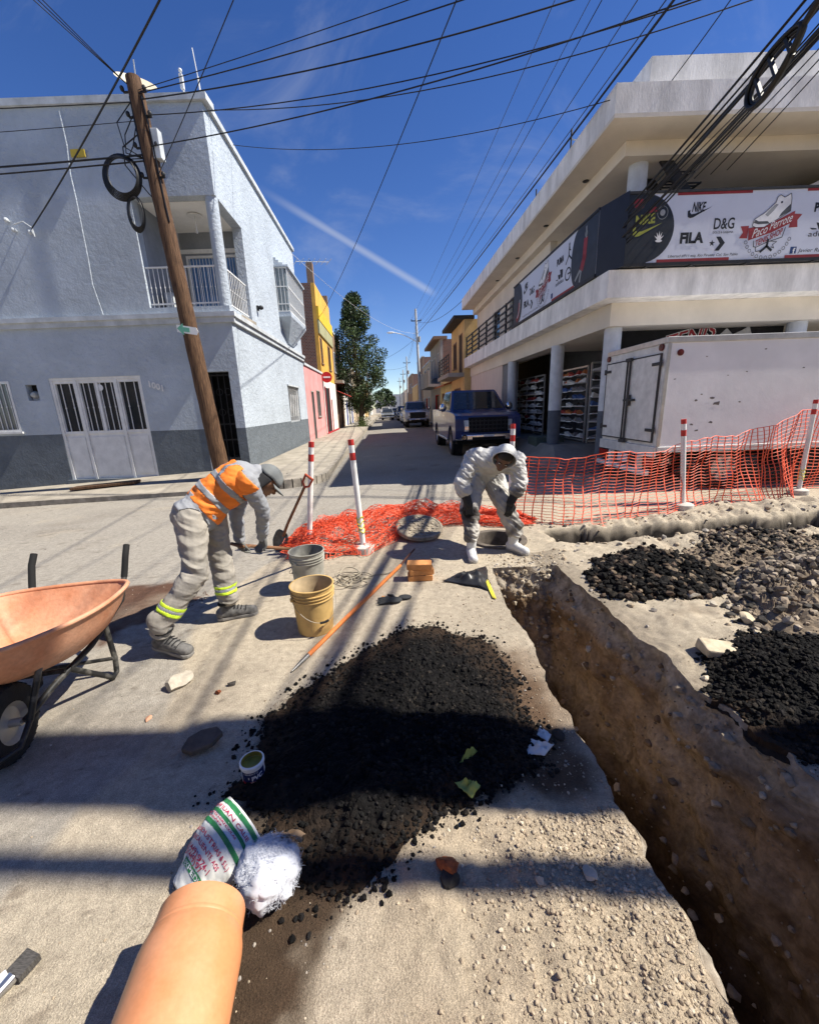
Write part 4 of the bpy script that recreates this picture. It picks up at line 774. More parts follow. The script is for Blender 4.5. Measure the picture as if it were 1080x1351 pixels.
def shoe_logo(parts, fr, x, y, s):
    """sneaker over a red ribbon, the shop's emblem: x, y is the middle, s the width"""
    T = lambda a, b: (x + (a - .5) * s, y + (b - .5) * s)
    P_ = lambda *q: [T(a / 1000, 1 - b / 1000) for a, b in q]
    poly(parts['red'], P_((60, 490), (190, 485), (190, 660), (60, 655), (110, 575)), fr, .001); poly(parts['red'], P_((860, 340), (1000, 350), (940, 430), (960, 525), (820, 530)), fr, .001)
    poly(parts['red'], P_((190, 520), (520, 470), (880, 300), (880, 450), (560, 590), (210, 690)), fr, .002)
    poly(parts['white'], P_((240, 490), (260, 400), (400, 320), (480, 250), (555, 180), (570, 110), (610, 80), (680, 115), (720, 95), (770, 65), (790, 130), (805, 300), (640, 400), (520, 460), (430, 510), (300, 510)), fr, .003)
    poly(parts['dgrey'], P_((635, 385), (660, 330), (700, 290), (790, 205), (805, 300)), fr, .004); poly(parts['dgrey'], P_((255, 450), (275, 405), (330, 430), (470, 430), (510, 465), (330, 470)), fr, .004)
    poly(parts['grey'], P_((415, 340), (480, 270), (560, 200), (600, 210), (540, 290), (460, 370)), fr, .004); poly(parts['ink'], [T(.645 + .016 * math.cos(t), .82 + .016 * math.sin(t)) for t in np.linspace(0, 6.28, 10, endpoint=False)], fr, .005)
    line(parts['ink'], P_((240, 490), (260, 400), (400, 320), (480, 250), (555, 180), (570, 110), (610, 80), (680, 115), (720, 95), (770, 65), (790, 130), (805, 300), (640, 400), (520, 460), (430, 512), (300, 515)), fr, .008 * s, .005, True)
    c_ = lambda a, b: T(a, b)
    put_text(parts['white'], 'Paco', .17 * s, lambda a, b: fr(*[q for q in (x + a * .96 - .24 * s, y + b + a * .30 - .16 * s)], .006), 0, 0, shear=.35, width=.24 * s)
    put_text(parts['white'], 'Perrote', .17 * s, lambda a, b: fr(x + a * .96 + .02 * s, y + b + a * .34 - .06 * s, .006), 0, 0, shear=.35, width=.35 * s)
    put_text(parts['red'], 'TENIS SHOP', .12 * s, lambda a, b: fr(x + a * .96 - .17 * s, y + b + a * .40 - .28 * s, .006), 0, 0, bold=.002 * s, width=.42 * s)
    line(parts['ink'], P_((300, 700), (310, 780), (350, 790), (520, 720), (740, 660), (770, 520)), fr, .010 * s, .004); line(parts['ink'], P_((345, 800), (360, 850), (430, 840)), fr, .010 * s, .004); line(parts['ink'], P_((560, 710), (670, 720), (610, 760), (640, 810), (590, 790)), fr, .008 * s, .004)
    line(parts['ink'], P_((525, 690), (520, 780), (430, 855)), fr, .035 * s, .007); line(parts['ink'], P_((520, 780), (600, 840)), fr, .035 * s, .007)
    for k in range(13):
        t = math.radians(200 + 145 * k / 12); px_, py_ = .515 + .36 * math.cos(t), .42 + .34 * math.sin(t) - .02
        line(parts['ink'], [T(px_ + .024 * math.cos(q), py_ + .024 * math.sin(q)) for q in np.linspace(0, 6.283, 7, endpoint=False)], fr, .006 * s, .004, True)
def make_parts(): return {k: MB() for k in ('red', 'white', 'ink', 'grey', 'dgrey', 'olive', 'blue', 'black')}
PM = dict(red=M_red, white=M_wht, ink=M_ink, grey=M_gry, dgrey=M_dgy, olive=M_olv, blue=M_blue, black=M_bnk)
# front banner
bf = empty('shop_banner', (6.0, 8.0, 3.9), 'wide white vinyl banner with a sneaker emblem facing the trench', 'banner')
FBn = Face((3.98, 8.08, 0), (1, 0, 0), (0, -1, 0)); BZ0, BZ1 = 3.93, 5.0; frb = lambda u, v, w=0: FBn.p(u, v, .004 + w)
mb = MB(); FBn.box(mb, 0, 5.3, BZ0, BZ1, -.10, 0); mb.build('board', M_ban, bf)
mb = MB(); FBn.box(mb, -.02, 5.32, BZ1 + .001, BZ1 + .04, -.12, .02); FBn.box(mb, -.02, 5.32, BZ0 - .05, BZ0 - .001, -.12, .02); FBn.box(mb, -.02, -.001, BZ0, BZ1, -.12, .02); mb.build('frame', M_black, bf)
pt = make_parts(); hb = BZ1 - BZ0; zc = (BZ0 + BZ1) / 2
disc = [(0, BZ0), (.40, BZ0)] + [(.30 + .55 * math.cos(t) * (1 if True else 0), zc + hb / 2 * math.sin(t)) for t in np.linspace(-1.35, 1.35, 20)] + [(.40, BZ1), (0, BZ1)]
poly(pt['black'], disc, frb)
for (a, b, z0, z1) in ((.85, 2.15, BZ1 - .04, BZ1), (3.1, 5.3, BZ1 - .04, BZ1), (.60, 1.9, BZ0, BZ0 + .05), (2.9, 5.3, BZ0, BZ0 + .05)): poly(pt['red'], [(a, z0), (b, z0), (b, z1), (a, z1)], frb, .001)
put_text(pt['ink'], 'NIKE', .20, lambda a, b: frb(1.13 + a, BZ0 + .78 + b), 0, 0, shear=.3, bold=.006, width=.24); swoosh(pt['ink'], frb, 1.06, BZ0 + .68, .42, .001)
put_text(pt['ink'], 'D&G', .24, lambda a, b: frb(1.55 + a, BZ0 + .50 + b), 0, 0, bold=.004, width=.36); put_text(pt['ink'], 'DOLCE & GABBANA', .05, lambda a, b: frb(1.55 + a, BZ0 + .43 + b), 0, 0, width=.36)
put_text(pt['ink'], 'FILA', .22, lambda a, b: frb(.98 + a, BZ0 + .30 + b), 0, 0, bold=.012, width=.42)
poly(pt['ink'], star(1.56, BZ0 + .28, .055), frb); poly(pt['ink'], [(1.62, BZ0 + .38), (1.70, BZ0 + .38), (1.79, BZ0 + .28), (1.70, BZ0 + .16), (1.62, BZ0 + .16), (1.70, BZ0 + .27)], frb)
put_text(pt['ink'], 'Libertad #911 esq. Rio Piruato Col. San Pablo', .062, lambda a, b: frb(.80 + a, BZ0 + .075 + b), 0, 0, shear=.2, width=1.25)
shoe_logo(pt, frb, 2.52, zc - .02, 1.12)
put_text(pt['ink'], 'PUMA', .18, lambda a, b: frb(3.28 + a, BZ0 + .72 + b), 0, 0, bold=.010, width=.42); adidas(pt['ink'], frb, 3.30, BZ0 + .36, .36)
put_text(pt['ink'], 'JORDAN', .16, lambda a, b: frb(4.15 + a, BZ0 + .7 + b), 0, 0, width=.5)
poly(pt['blue'], [(2.98, BZ0 + .07), (3.09, BZ0 + .07), (3.09, BZ0 + .18), (2.98, BZ0 + .18)], frb); put_text(pt['white'], 'f', .12, lambda a, b: frb(3.03 + a, BZ0 + .075 + b, .002), 0, 0, bold=.004)
put_text(pt['ink'], 'Javier Ramerez', .085, lambda a, b: frb(3.12 + a, BZ0 + .09 + b), 0, 0, shear=.2, width=.7)
poly(pt['red'], ellipse(.20, BZ0 + .92, .10, .085), frb, .002); line(pt['dgrey'], ellipse(.20, BZ0 + .92, .10, .085), frb, .008, .003, True); line(pt['dgrey'], [(.10, BZ0 + .92), (.30, BZ0 + .92)], frb, .008, .003); line(pt['dgrey'], [(.20, BZ0 + .835), (.20, BZ0 + 1.0)], frb, .008, .003)
swoosh(pt['olive'], frb, .12, BZ0 + .42, .52, .002); put_text(pt['olive'], 'NIKE', .2, lambda a, b: frb(.16 + a, BZ0 + .60 + b + .1 * a, .002), 0, 0, bold=.01, width=.34); poly(pt['red'], [(.38, BZ0 + .78), (.52, BZ0 + .80), (.50, BZ0 + .87), (.40, BZ0 + .87)], frb, .002)
line(pt['grey'], ellipse(.62, BZ0 + .78, .09, .10), frb, .010, .002, True); poly(pt['grey'], ellipse(.62, BZ0 + .78, .045, .05), frb, .002)
for k in range(5): t = math.radians(30 + 30 * k); poly(pt['white'], [(.60 - .02 * math.sin(t), BZ0 + .36 + .02 * math.cos(t)), (.60 + .10 * math.cos(t), BZ0 + .36 + .14 * math.sin(t)), (.60 + .02 * math.sin(t), BZ0 + .36 - .02 * math.cos(t))], frb, .002 + .0003 * k)
poly(pt['white'], ellipse(.60, BZ0 + .345, .06, .022), frb, .004)
for k, q in pt.items():
    if q.v: q.build('banner_print', PM[k], bf)
# side banner along the street, dark corner box
bs = empty('side_banner', (3.7, 11.0, 3.9), 'long white banner with dark ends along the side street balcony', 'banner')
FSn = Face((wr(8.62) - .04, 8.62, 0), (-0.051, 1, 0), (-1, -0.051, 0)); frs = lambda u, v, w=0: FSn.p(5.1 - u, v, .004 + w)
mb = MB(); FSn.box(mb, 0, 5.1, BZ0, BZ1, -.10, 0); mb.build('board', M_ban, bs)
mb = MB(); FSn.box(mb, -.01, 5.12, BZ1 + .001, BZ1 + .04, -.12, .02); FSn.box(mb, -.01, 5.12, BZ0 - .06, BZ0 - .001, -.12, .02); mb.build('frame', M_black, bs)
pt = make_parts()
poly(pt['black'], [(5.1, BZ0)] + [(5.1, BZ1)] + [(4.28 - .28 * math.cos(t), zc + hb / 2 * math.sin(t)) for t in np.linspace(1.5, -1.5, 20)], frs)
poly(pt['black'], [(0, BZ1), (0, BZ0)] + [(.45 + .35 * math.cos(t), zc + hb / 2 * math.sin(t)) for t in np.linspace(-1.5, 1.5, 20)], frs)
line(pt['red'], [(4.62, BZ0 + .75), (4.60, BZ0 + .45), (4.52, BZ0 + .28)], frs, .16, .002); line(pt['grey'], [(4.62, BZ0 + .98), (4.64, BZ0 + .8)], frs, .05, .002); line(pt['grey'], [(4.5, BZ0 + .3), (4.25, BZ0 + .12)], frs, .06, .002); line(pt['grey'], [(4.5, BZ0 + .26), (4.45, BZ0 + .05)], frs, .06, .002); poly(pt['grey'], ellipse(4.63, BZ0 + .86, .05, .06, 12), frs, .002)
line(pt['red'], [(.35, BZ0 + .1), (.5, BZ0 + .2), (.55, BZ0 + .5)], frs, .14, .002); line(pt['white'], [(.4, BZ0 + .15), (.58, BZ0 + .35), (.6, BZ0 + .6)], frs, .04, .003)
put_text(pt['ink'], 'NIKE', .2, lambda a, b: frs(.98 + a, BZ0 + .78 + b), 0, 0, shear=.3, bold=.006, width=.26); swoosh(pt['ink'], frs, .92, BZ0 + .66, .42, .001)
put_text(pt['ink'], 'D&G', .24, lambda a, b: frs(1.42 + a, BZ0 + .52 + b), 0, 0, bold=.004, width=.36); put_text(pt['ink'], 'FILA', .22, lambda a, b: frs(.95 + a, BZ0 + .30 + b), 0, 0, bold=.012, width=.42)
poly(pt['ink'], star(1.46, BZ0 + .28, .055), frs); poly(pt['ink'], [(1.52, BZ0 + .38), (1.60, BZ0 + .38), (1.69, BZ0 + .28), (1.60, BZ0 + .16), (1.52, BZ0 + .16), (1.60, BZ0 + .27)], frs)
shoe_logo(pt, frs, 2.38, zc - .02, 1.12)
put_text(pt['ink'], 'PUMA', .18, lambda a, b: frs(3.22 + a, BZ0 + .70 + b), 0, 0, bold=.010, width=.38); adidas(pt['ink'], frs, 3.25, BZ0 + .3, .36); jumpman(pt['ink'], frs, 3.86, BZ0 + .58, .36)
line(pt['ink'], ellipse(3.86, BZ0 + .36, .13, .12), frs, .03, .001, True); line(pt['ink'], [(3.86, BZ0 + .36), (3.97, BZ0 + .36)], frs, .03, .002)
put_text(pt['ink'], 'Libertad #911 esq. Rio Piruato Col. San Pablo', .06, lambda a, b: frs(.9 + a, BZ0 + .06 + b), 0, 0, width=1.2); poly(pt['blue'], [(2.95, BZ0 + .07), (3.06, BZ0 + .07), (3.06, BZ0 + .18), (2.95, BZ0 + .18)], frs); poly(pt['red'], [(3.0, BZ0), (4.2, BZ0), (4.2, BZ0 + .05), (3.0, BZ0 + .05)], frs, .001)
for k, q in pt.items():
    if q.v: q.build('banner_print', PM[k], bs)
mb = MB(); x0 = wr(8.62) - .04; mb.hexa([(x0, 8.61, BZ0 - .05), (3.96, 8.0, BZ0 - .05), (3.99, 8.2, BZ0 - .05), (x0 + .2, 8.75, BZ0 - .05), (x0, 8.61, BZ1 + .03), (3.96, 8.0, BZ1 + .03), (3.99, 8.2, BZ1 + .03), (x0 + .2, 8.75, BZ1 + .03)]); mb.build('corner_box', M_navy, bs)
for u in (0.4, 1.2, 2.2, 3.4, 4.6): mb = MB(); FBn.box(mb, u, u + .06, 3.862, 3.88, -.2, .05); mb.bar(FBn.p(u + .03, 3.87, -.08), FBn.p(u + .03, 4.9, -.16), .03); mb.build('support', M_black, bf)
# black steel stair behind the banner
ss = empty('steel_stair', (5.4, 9.6, 3.86), 'black open steel stair climbing behind the front banner', 'stair')
for s in (0, .62):
    mb = MB(); mb.bar((6.45, 8.98 + s, 4.25), (4.98, 8.98 + s, 6.02), .05, .20, up=(0, 0, 1)); mb.build('stringer', M_black, ss)
for k in range(9):
    t = k / 8; x, z = 6.42 - 1.30 * t, 4.42 + 1.50 * t; mb = MB()
    for y in np.linspace(9.0, 9.58, 6): mb.bar((x - .02, y, z), (x + .34, y, z), .022)
    mb.bar((x - .02, 8.98, z), (x - .02, 9.6, z), .03); mb.bar((x + .34, 8.98, z), (x + .34, 9.6, z), .03); mb.build('tread', M_black, ss)
# shoe racks in the arcade
M_rack = mat('rack_metal', (0.45, 0.46, 0.47), rough=.4, metal=.6, var=.1)
shoe_me = []
def shoe_mesh(seed, col):
    r = random.Random(seed); mb = MB(); prof = [(0, .0), (0, .09), (.05, .105), (.09, .085), (.16, .055), (.25, .045), (.28, .025), (.28, 0)]
    n = len(prof); a = [(x - .14, -.045 * (1 - .3 * (x > .2)), z + .02) for x, z in prof]; b = [(x - .14, .045 * (1 - .3 * (x > .2)), z + .02) for x, z in prof]
    mb.add(a + b, [tuple(range(n)), tuple(range(2 * n - 1, n - 1, -1))] + [(i, (i + 1) % n, n + (i + 1) % n, n + i) for i in range(n)], 0); mb.box(-.145, .145, -.047, .047, 0, .02, 1)
    me = bpy.data.meshes.new('shoe'); me.from_pydata(mb.v, [], mb.f); me.materials.append(col); me.materials.append(M_wht); me.polygons.foreach_set('material_index', mb.m); return me
SC = [('shoe_white', (0.62, 0.62, 0.6)), ('shoe_grey', (0.22, 0.22, 0.23)), ('shoe_black', (0.03, 0.03, 0.03)), ('shoe_red', (0.35, 0.05, 0.04)), ('shoe_blue', (0.06, 0.12, 0.30)), ('shoe_orange', (0.45, 0.15, 0.05))]
SHOES = [shoe_mesh(i, mat(n_, c_, rough=.7)) for i, (n_, c_) in enumerate(SC)]
FK = Face((wr(8.1) + 1.15, 8.1, 0), (-0.051, 1, 0), (-1, -0.051, 0))
def rack(F, u0, u1, z0, z1, rows, cols, pal, label, slabel, grp, npan):
    rk = empty('shoe_rack', F.p((u0 + u1) / 2, z0), label, 'shoe rack'); 
    for i in range(npan):
        a, b = u0 + (u1 - u0) * i / npan + .01, u0 + (u1 - u0) * (i + 1) / npan - .01; mb = MB()
        for q in ((F.p(a, z0), F.p(a, z1)), (F.p(b, z0), F.p(b, z1)), (F.p(a, z0 + .05), F.p(b, z0 + .05)), (F.p(a, z1), F.p(b, z1))): mb.bar(*q, .04)
        mb.build('rack_frame', M_rack, rk)
        mb = MB()
        for j in range(rows + 1): z = z0 + .08 + (z1 - z0 - .12) * j / rows; mb.bar(F.p(a, z, -.02), F.p(b, z, -.02), .008)
        for j in range(9): u = a + (b - a) * j / 8; mb.bar(F.p(u, z0, -.025), F.p(u, z1, -.025), .006)
        mb.build('rack_grid', M_black, rk)
    for j in range(rows):
        for i in range(cols):
            if random.random() < .08: continue
            ci = random.choice(pal[j % len(pal)]); o = bpy.data.objects.new('shoe', SHOES[ci]); COL.objects.link(o); p = F.p(u0 + (u1 - u0) * (i + .5) / cols, z0 + .12 + (z1 - z0 - .12) * j / rows, .05)
            o.location = p; o.rotation_euler = (random.uniform(.15, .35), 0, math.atan2(F.u.y, F.u.x) + random.choice((0, math.pi)) + random.uniform(-.2, .2)); cn = SC[ci][0][5:]; tag(o, cn + ' ' + slabel, 'shoe', cn + ' ' + grp)
rack(FK, 5.9, 9.3, .48, 2.45, 9, 11, [(0, 1, 1), (0, 0, 2), (1, 0, 3)], 'long wire rack of mostly white and grey sneakers in the arcade', 'sneaker on the long wire rack behind the blue pickup', 'shoes on the long rack', 4)
rack(FK, 2.95, 5.25, .48, 2.45, 9, 7, [(1, 0, 2), (2, 1), (0, 1), (3, 5), (0, 2), (4, 2), (1, 4), (0, 5), (3, 5, 3)], 'wire rack with red and orange shoes on top beside the arcade column', 'shoe on the wire rack with red and orange top rows', 'shoes on the colourful rack', 1)
FK2 = Face((4.75, 10.75, 0), (1, 0, 0), (0, -1, 0))
rack(FK2, 0, 2.2, .48, 2.5, 9, 7, [(1, 2), (4, 2), (0, 1)], 'wire rack of dark sneakers partly behind the box truck', 'sneaker on the wire rack behind the box truck', 'shoes on the rack behind the truck', 1)
q = Vector((wr(11.9) + .35, 11.9, .4)); mb = MB(); mb.box(q.x - .3, q.x + .5, q.y - .4, q.y + .4, .3, .62); tag(mb.build('bench', mat('bench_green', (0.06, 0.08, 0.07), rough=.7), base=(q.x, q.y, .3), bevel=.02), 'low dark trunk beside the arcade column base', 'trunk')
# things on the shop roof
for u, h_, lab in ((3.0, 1.0, 'thin roof antenna beside the white roof drum'), (5.2, .8, 'short roof rod on the shop eaves further along the street')):
    p = FR.p(u, 6.62, -.3); an = empty('roof_antenna', p, lab, 'antenna'); mb = MB(); mb.tube([p, p + Vector((0, 0, h_))], .02, 6); mb.build('mast', M_black, an); mb = MB(); mb.bar(p + Vector((0, 0, h_ * .8)), p + Vector((.3, 0, h_ * .75)), .02); mb.build('arm', M_trim, an)
p = FR.p(4.0, 6.62, -.5); mb = MB(); mb.lathe([(0, 0), (.25, 0), (.27, .3), (.25, .55), (.1, .62), (0, .62)], 20, p); tag(mb.build('roof_drum', M_white, smooth=40, base=p), 'white water drum on the shop roof edge', 'drum')
p = FR.p(11.0, 6.62, -.5); mb = MB(); mb.lathe([(0, 0), (.3, 0), (.32, .5), (.1, .75), (0, .75)], 20, p); tag(mb.build('roof_tank', M_trim, smooth=40, base=p), 'small grey tank at the far end of the shop roof', 'tank')

# ================================================================ HOUSES FURTHER ALONG THE STREET
M_brick = bpy.data.materials.new('brickwork'); M_brick.use_nodes = True
_t = M_brick.node_tree; _b = _t.nodes['Principled BSDF']; _b.inputs['Roughness'].default_value = .95
_bt = _t.nodes.new('ShaderNodeTexBrick'); _tc = _t.nodes.new('ShaderNodeTexCoord'); _mp = _t.nodes.new('ShaderNodeMapping'); _mp.inputs['Rotation'].default_value = (math.radians(90), 0, 0)
_t.links.new(_tc.outputs['Object'], _mp.inputs[0]); _t.links.new(_mp.outputs[0], _bt.inputs['Vector']); _bt.inputs['Scale'].default_value = 3.2; _bt.inputs['Color1'].default_value = (.20, .075, .045, 1); _bt.inputs['Color2'].default_value = (.12, .05, .035, 1); _bt.inputs['Mortar'].default_value = (.22, .19, .16, 1); _bt.inputs['Mortar Size'].default_value = .03
_t.links.new(_bt.outputs['Color'], _b.inputs['Base Color'])
def paint(name, c, **k): return mat(name, c, rough=.9, var=.14, scale=1.6, bump=.25, bscale=20, bdist=.012, spec=.15, detail=8, **k)
def row_house(side, y0, y1, z1, wallm, label, name='house', openings=(), extra=None, depth=7.0, cap=True, sidem=None):
    ln = wl if side < 0 else wr; yc = (y0 + y1) / 2; L_ = (y1 - y0) * math.hypot(1, .05); k = -.048 if side < 0 else -.051
    F = Face((ln(y0), y0, 0), (k, 1, 0), (1, -k, 0) if side < 0 else (-1, k, 0)); h = empty(name, (ln(yc) + side * .0, yc, 0), label, 'house'); sx = side
    mb = MB(); F.wall(mb, 0, L_, -.2, z1, [o[:4] for o in openings], .2); mb.build('wall', wallm, h)
    [F.box(mb_, q, q + .2, -.2, z1, -depth, -.201) or mb_.build('side_wall', sidem or wallm, h) for mb_, q in ((MB(), 0.0), (MB(), L_ - .2))]
    mb = MB(); F.box(mb, .2, L_ - .2, z1 - .5, z1 - .35, -depth, -.201); F.box(mb, 0, L_, -.2, z1 - .35, -depth - .2, -depth - .001); mb.build('roof', M_trim, h)
    if cap: mb = MB(); F.box(mb, -.01, L_ + .01, z1 + .001, z1 + .10, -.25, .06); mb.build('parapet_cap', M_trim, h)
    for o in openings:
        a, b, c, d = o[:4]; fm = o[4] if len(o) > 4 else M_trim; pm = o[5] if len(o) > 5 else M_glass; kind = 'door' if c < .3 else 'window'
        mb = MB()
        for q in ((a, a + .06, c, d), (b - .06, b, c, d), (a + .061, b - .061, d - .06, d)): F.box(mb, *q, -.16, .02)
        if c > .3: F.box(mb, a - .05, b + .05, c - .06, c - .001, -.1, .07)
        fo = mb.build(kind, fm, h); mb = MB(); F.box(mb, a + .06, b - .06, c, d - .06, -.15, -.11); part(mb, 'pane' if kind == 'window' else 'door_leaf', pm, fo)
        if kind == 'window':
            mb = MB(); 
            for i in range(4): u = a + .06 + (b - a - .12) * (i + .5) / 4; mb.bar(F.p(u, c, 0), F.p(u, d, 0), .02)
            part(mb, 'window_bars', fm, fo)
    if extra: extra(F, h, L_)
    return h
M_pink = paint('pink_paint', (.72, .30, .29)); M_yel = paint('yellow_paint', (.68, .38, .08)); M_yel2 = paint('bright_yellow', (.72, .45, .05)); M_olive = paint('olive_paint', (.36, .35, .20)); M_wash = paint('white_wash', (.66, .64, .60)); M_redp = paint('red_paint', (.38, .03, .04)); M_ochre = paint('ochre_paint', (.60, .42, .20)); M_greyp = paint('grey_render', (.32, .30, .27)); M_brn = paint('brown_render', (.24, .16, .11)); M_tanp = paint('tan_render', (.45, .36, .25)); M_bluep = paint('blue_door', (.03, .10, .42)); M_green = paint('green_door', (.10, .16, .12))
row_house(-1, 19.08, 24.4, 3.55, M_pink, 'low pink house next to the blue-grey corner house', openings=[(1.3, 2.0, .12, 2.5, M_greyp, M_dark), (2.8, 4.0, 1.25, 2.6, M_greyp, M_glass)], cap=True)
def yel_extra(F, h, L_):
    mb = MB(); F.box(mb, 0, L_, 5.75, 6.45, .003, .09); mb.build('olive_band', M_olive, h)
    mb = MB(); F.box(mb, 0, L_, 6.46, 7.15, .003, .12); mb.build('yellow_band', M_yel2, h)
    mb = MB(); F.box(mb, 0, .35, 8.3, 9.3, -.36, -.02); F.box(mb, L_ - .4, L_ - .1, 8.3, 9.0, -.36, -.02); mb.build('unfinished_pillar', M_brn, h)
    mb = MB(); F.box(mb, 0, L_, -.1, 3.3, .003, .05); mb.build('shop_front', M_wash, h)
    mb = MB(); F.box(mb, .3, 2.1, .05, 2.85, .051, .07); mb.build('shop_door_opening', M_dark, h); mb = MB(); F.box(mb, .22, .4, .05, 2.9, .071, .09); F.box(mb, 2.0, 2.2, .05, 2.9, .071, .09); F.box(mb, 2.9, 3.1, .05, 2.2, .051, .09); F.box(mb, 0, L_, -.05, .25, .091, .1); mb.build('red_trim', M_redp, h)
row_house(-1, 24.42, 30.3, 8.3, M_yel, 'tall yellow house with a bare brick side wall and unfinished pillars', openings=[(.3, 1.1, 4.2, 5.6, M_brn), (3.4, 4.6, 4.1, 5.6, M_brn)], extra=yel_extra, sidem=M_brick, cap=False)
sgn = Face((wl(24.6), 24.6, 0), (-.048, 1, 0), (1, .048, 0)); c_ = Vector((wl(24.5) + .28, 24.4, 3.38))
ne = empty('no_entry_sign', c_, 'round red no entry sign on the yellow house wall', 'sign')
mb = MB(); mb.lathe([(0, 0), (.30, 0), (.30, .02), (0, .02)], 28, c_, (.25, -1, 0)); mb.build('disc', mat('sign_red2', (.50, .02, .02), rough=.4), ne)
mb = MB(); d_ = Vector((.25, -1, 0)).normalized(); s_ = Vector((1, .25, 0)).normalized(); q = c_ + d_ * .03; mb.bar(q - s_ * .2, q + s_ * .2, .012, .09, up=(0, 0, 1)); mb.build('white_bar', M_white, ne); mb = MB(); mb.bar(c_ - Vector((.28, 0, 0)), c_, .03); mb.build('bracket', M_black, ne)
def aw_extra(F, h, L_):
    mb = MB(); mb.hexa([F.p(.2, 2.9, 0.003), F.p(2.6, 2.9, .003), F.p(2.6, 2.45, 1.0), F.p(.2, 2.45, 1.0), F.p(.2, 2.95, .003), F.p(2.6, 2.95, .003), F.p(2.6, 2.5, 1.0), F.p(.2, 2.5, 1.0)]); mb.build('awning', mat('awning_red', (.55, .08, .06), rough=.7), h)
    mb = MB(); F.box(mb, 0, L_, 3.4, 3.6, .003, .6); mb.build('ledge', M_greyp, h)
    mb = MB(); F.box(mb, .0, .3, 6.9, 8.2, -.4, -.1); mb.build('tank', M_black, h)
row_house(-1, 30.32, 36.0, 6.9, M_brn, 'brown house with a red awning between the yellow house and the tree', openings=[(.6, 1.6, 4.2, 5.6), (3.0, 4.4, 4.2, 5.6, M_wash), (.8, 2.0, .1, 2.4, M_brn, M_dark), (3.2, 4.6, .1, 2.4, M_brn, M_dark)], extra=aw_extra)
row_house(-1, 36.02, 46, 3.9, M_wash, 'low white house behind the tree trunk', openings=[(2, 3, .1, 2.3, M_bluep, M_bluep), (5, 6.2, 1.2, 2.4), (7.5, 8.6, .1, 2.4, M_bluep, M_bluep)])
lab = ['tan house beyond the low white house', 'pale two-storey house in the distance past the tree', 'ochre far house on the tree side', 'far white house where the tree side ends']
for i, (a, b, z, m_) in enumerate(((46.1, 57, 5.8, M_tanp), (57.1, 70, 4.6, M_wash), (70.1, 86, 6.4, M_ochre), (86.1, 112, 5.2, M_wash))):
    row_house(-1, a, b, z, m_, lab[i], openings=[(1.5, 2.8, 1.2, 2.4), (4.5, 5.6, .1, 2.3, M_brn, M_brn), (7.5, 9, 1.2, 2.4)])
# right side
def eave_extra(F, h, L_):
    mb = MB(); F.box(mb, -.1, L_ + .1, 5.75, 5.92, -.5, .55); mb.build('eave', mat('dark_tiles', (.05, .045, .04), rough=.9), h)
    mb = MB(); F.box(mb, 0, L_ + .2, 3.0, 3.2, .003, .85); mb.build('balcony_slab', M_greyp, h); mb = MB()
    for z in np.linspace(3.35, 4.1, 5): mb.bar(F.p(0, z, .8), F.p(L_, z, .8), .035)
    for u in np.linspace(.05, L_, 6): mb.bar(F.p(u, 3.2, .8), F.p(u, 4.15, .8), .05)
    mb.build('railing', M_black, h)
row_house(1, 22.0, 26.0, 5.75, M_ochre, 'ochre house with dark tiled eaves next to the shoe shop', openings=[(.5, 1.4, 3.25, 5.2, M_brn), (2.2, 3.3, 3.6, 5.0, M_brn), (1.0, 3.0, .1, 2.5, M_brn, M_brn)], extra=eave_extra, cap=False)
def tile_extra(F, h, L_): mb = MB(); mb.hexa([F.p(-.05, 3.25, -1.2), F.p(L_, 3.25, -1.2), F.p(L_, 2.75, .5), F.p(-.05, 2.75, .5), F.p(-.05, 3.35, -1.2), F.p(L_, 3.35, -1.2), F.p(L_, 2.85, .5), F.p(-.05, 2.85, .5)]); mb.build('tile_roof', mat('clay_tiles', (.36, .13, .06), rough=.9, var=.3, scale=8), h)
row_house(1, 26.1, 31.0, 3.2, paint('pale_yellow', (.60, .52, .28)), 'low pale yellow house with a clay tile roof', openings=[(.8, 2.0, 1.1, 2.3), (3.0, 4.2, .1, 2.4, M_brn, M_brn)], extra=tile_extra, cap=False)
def bk_extra(F, h, L_):
    mb = MB(); F.box(mb, -.15, L_ + .15, 6.2, 6.4, -.5, .5); mb.build('eave', M_brn, h); mb = MB(); F.box(mb, 0, L_, 2.95, 3.15, .003, .9); F.box(mb, 0, L_, 3.15, 4.1, .8, .9); mb.build('balcony', M_greyp, h)
row_house(1, 31.1, 37.5, 6.2, M_greyp, 'grey two-storey house with an exposed brick gable and balcony', openings=[(.6, 1.6, 3.3, 5.4), (2.6, 3.8, 3.8, 5.3), (4.6, 5.8, 3.8, 5.3), (1.0, 3.0, .1, 2.4, M_redp, M_green)], extra=bk_extra, sidem=M_brick, cap=False)
lab = ['grey-brown house with red doorway past the brick gable', 'narrow dark house beyond the grey-brown one', 'low ochre far house on the shop side', 'tall far house with a roof frame on the shop side', 'pale far house closing the shop side of the street']
for i, (a, b, z, m_, sm) in enumerate(((37.6, 45, 5.4, M_tanp, M_greyp), (45.1, 52, 6.6, M_brn, M_brick), (52.1, 62, 4.2, M_ochre, M_wash), (62.1, 76, 6.2, M_brn, M_brick), (76.1, 112, 4.6, M_wash, M_wash))):
    row_house(1, a, b, z, m_, lab[i], openings=[(1.0, 2.2, 1.2, 2.4), (3.0, 4.2, .1, 2.3, M_redp, M_green), (5.0, 6.2, 1.2, 2.4)] + ([(1, 2.2, 3.6, 5.0), (4, 5.2, 3.6, 5.0)] if z > 5.2 else []), sidem=sm)
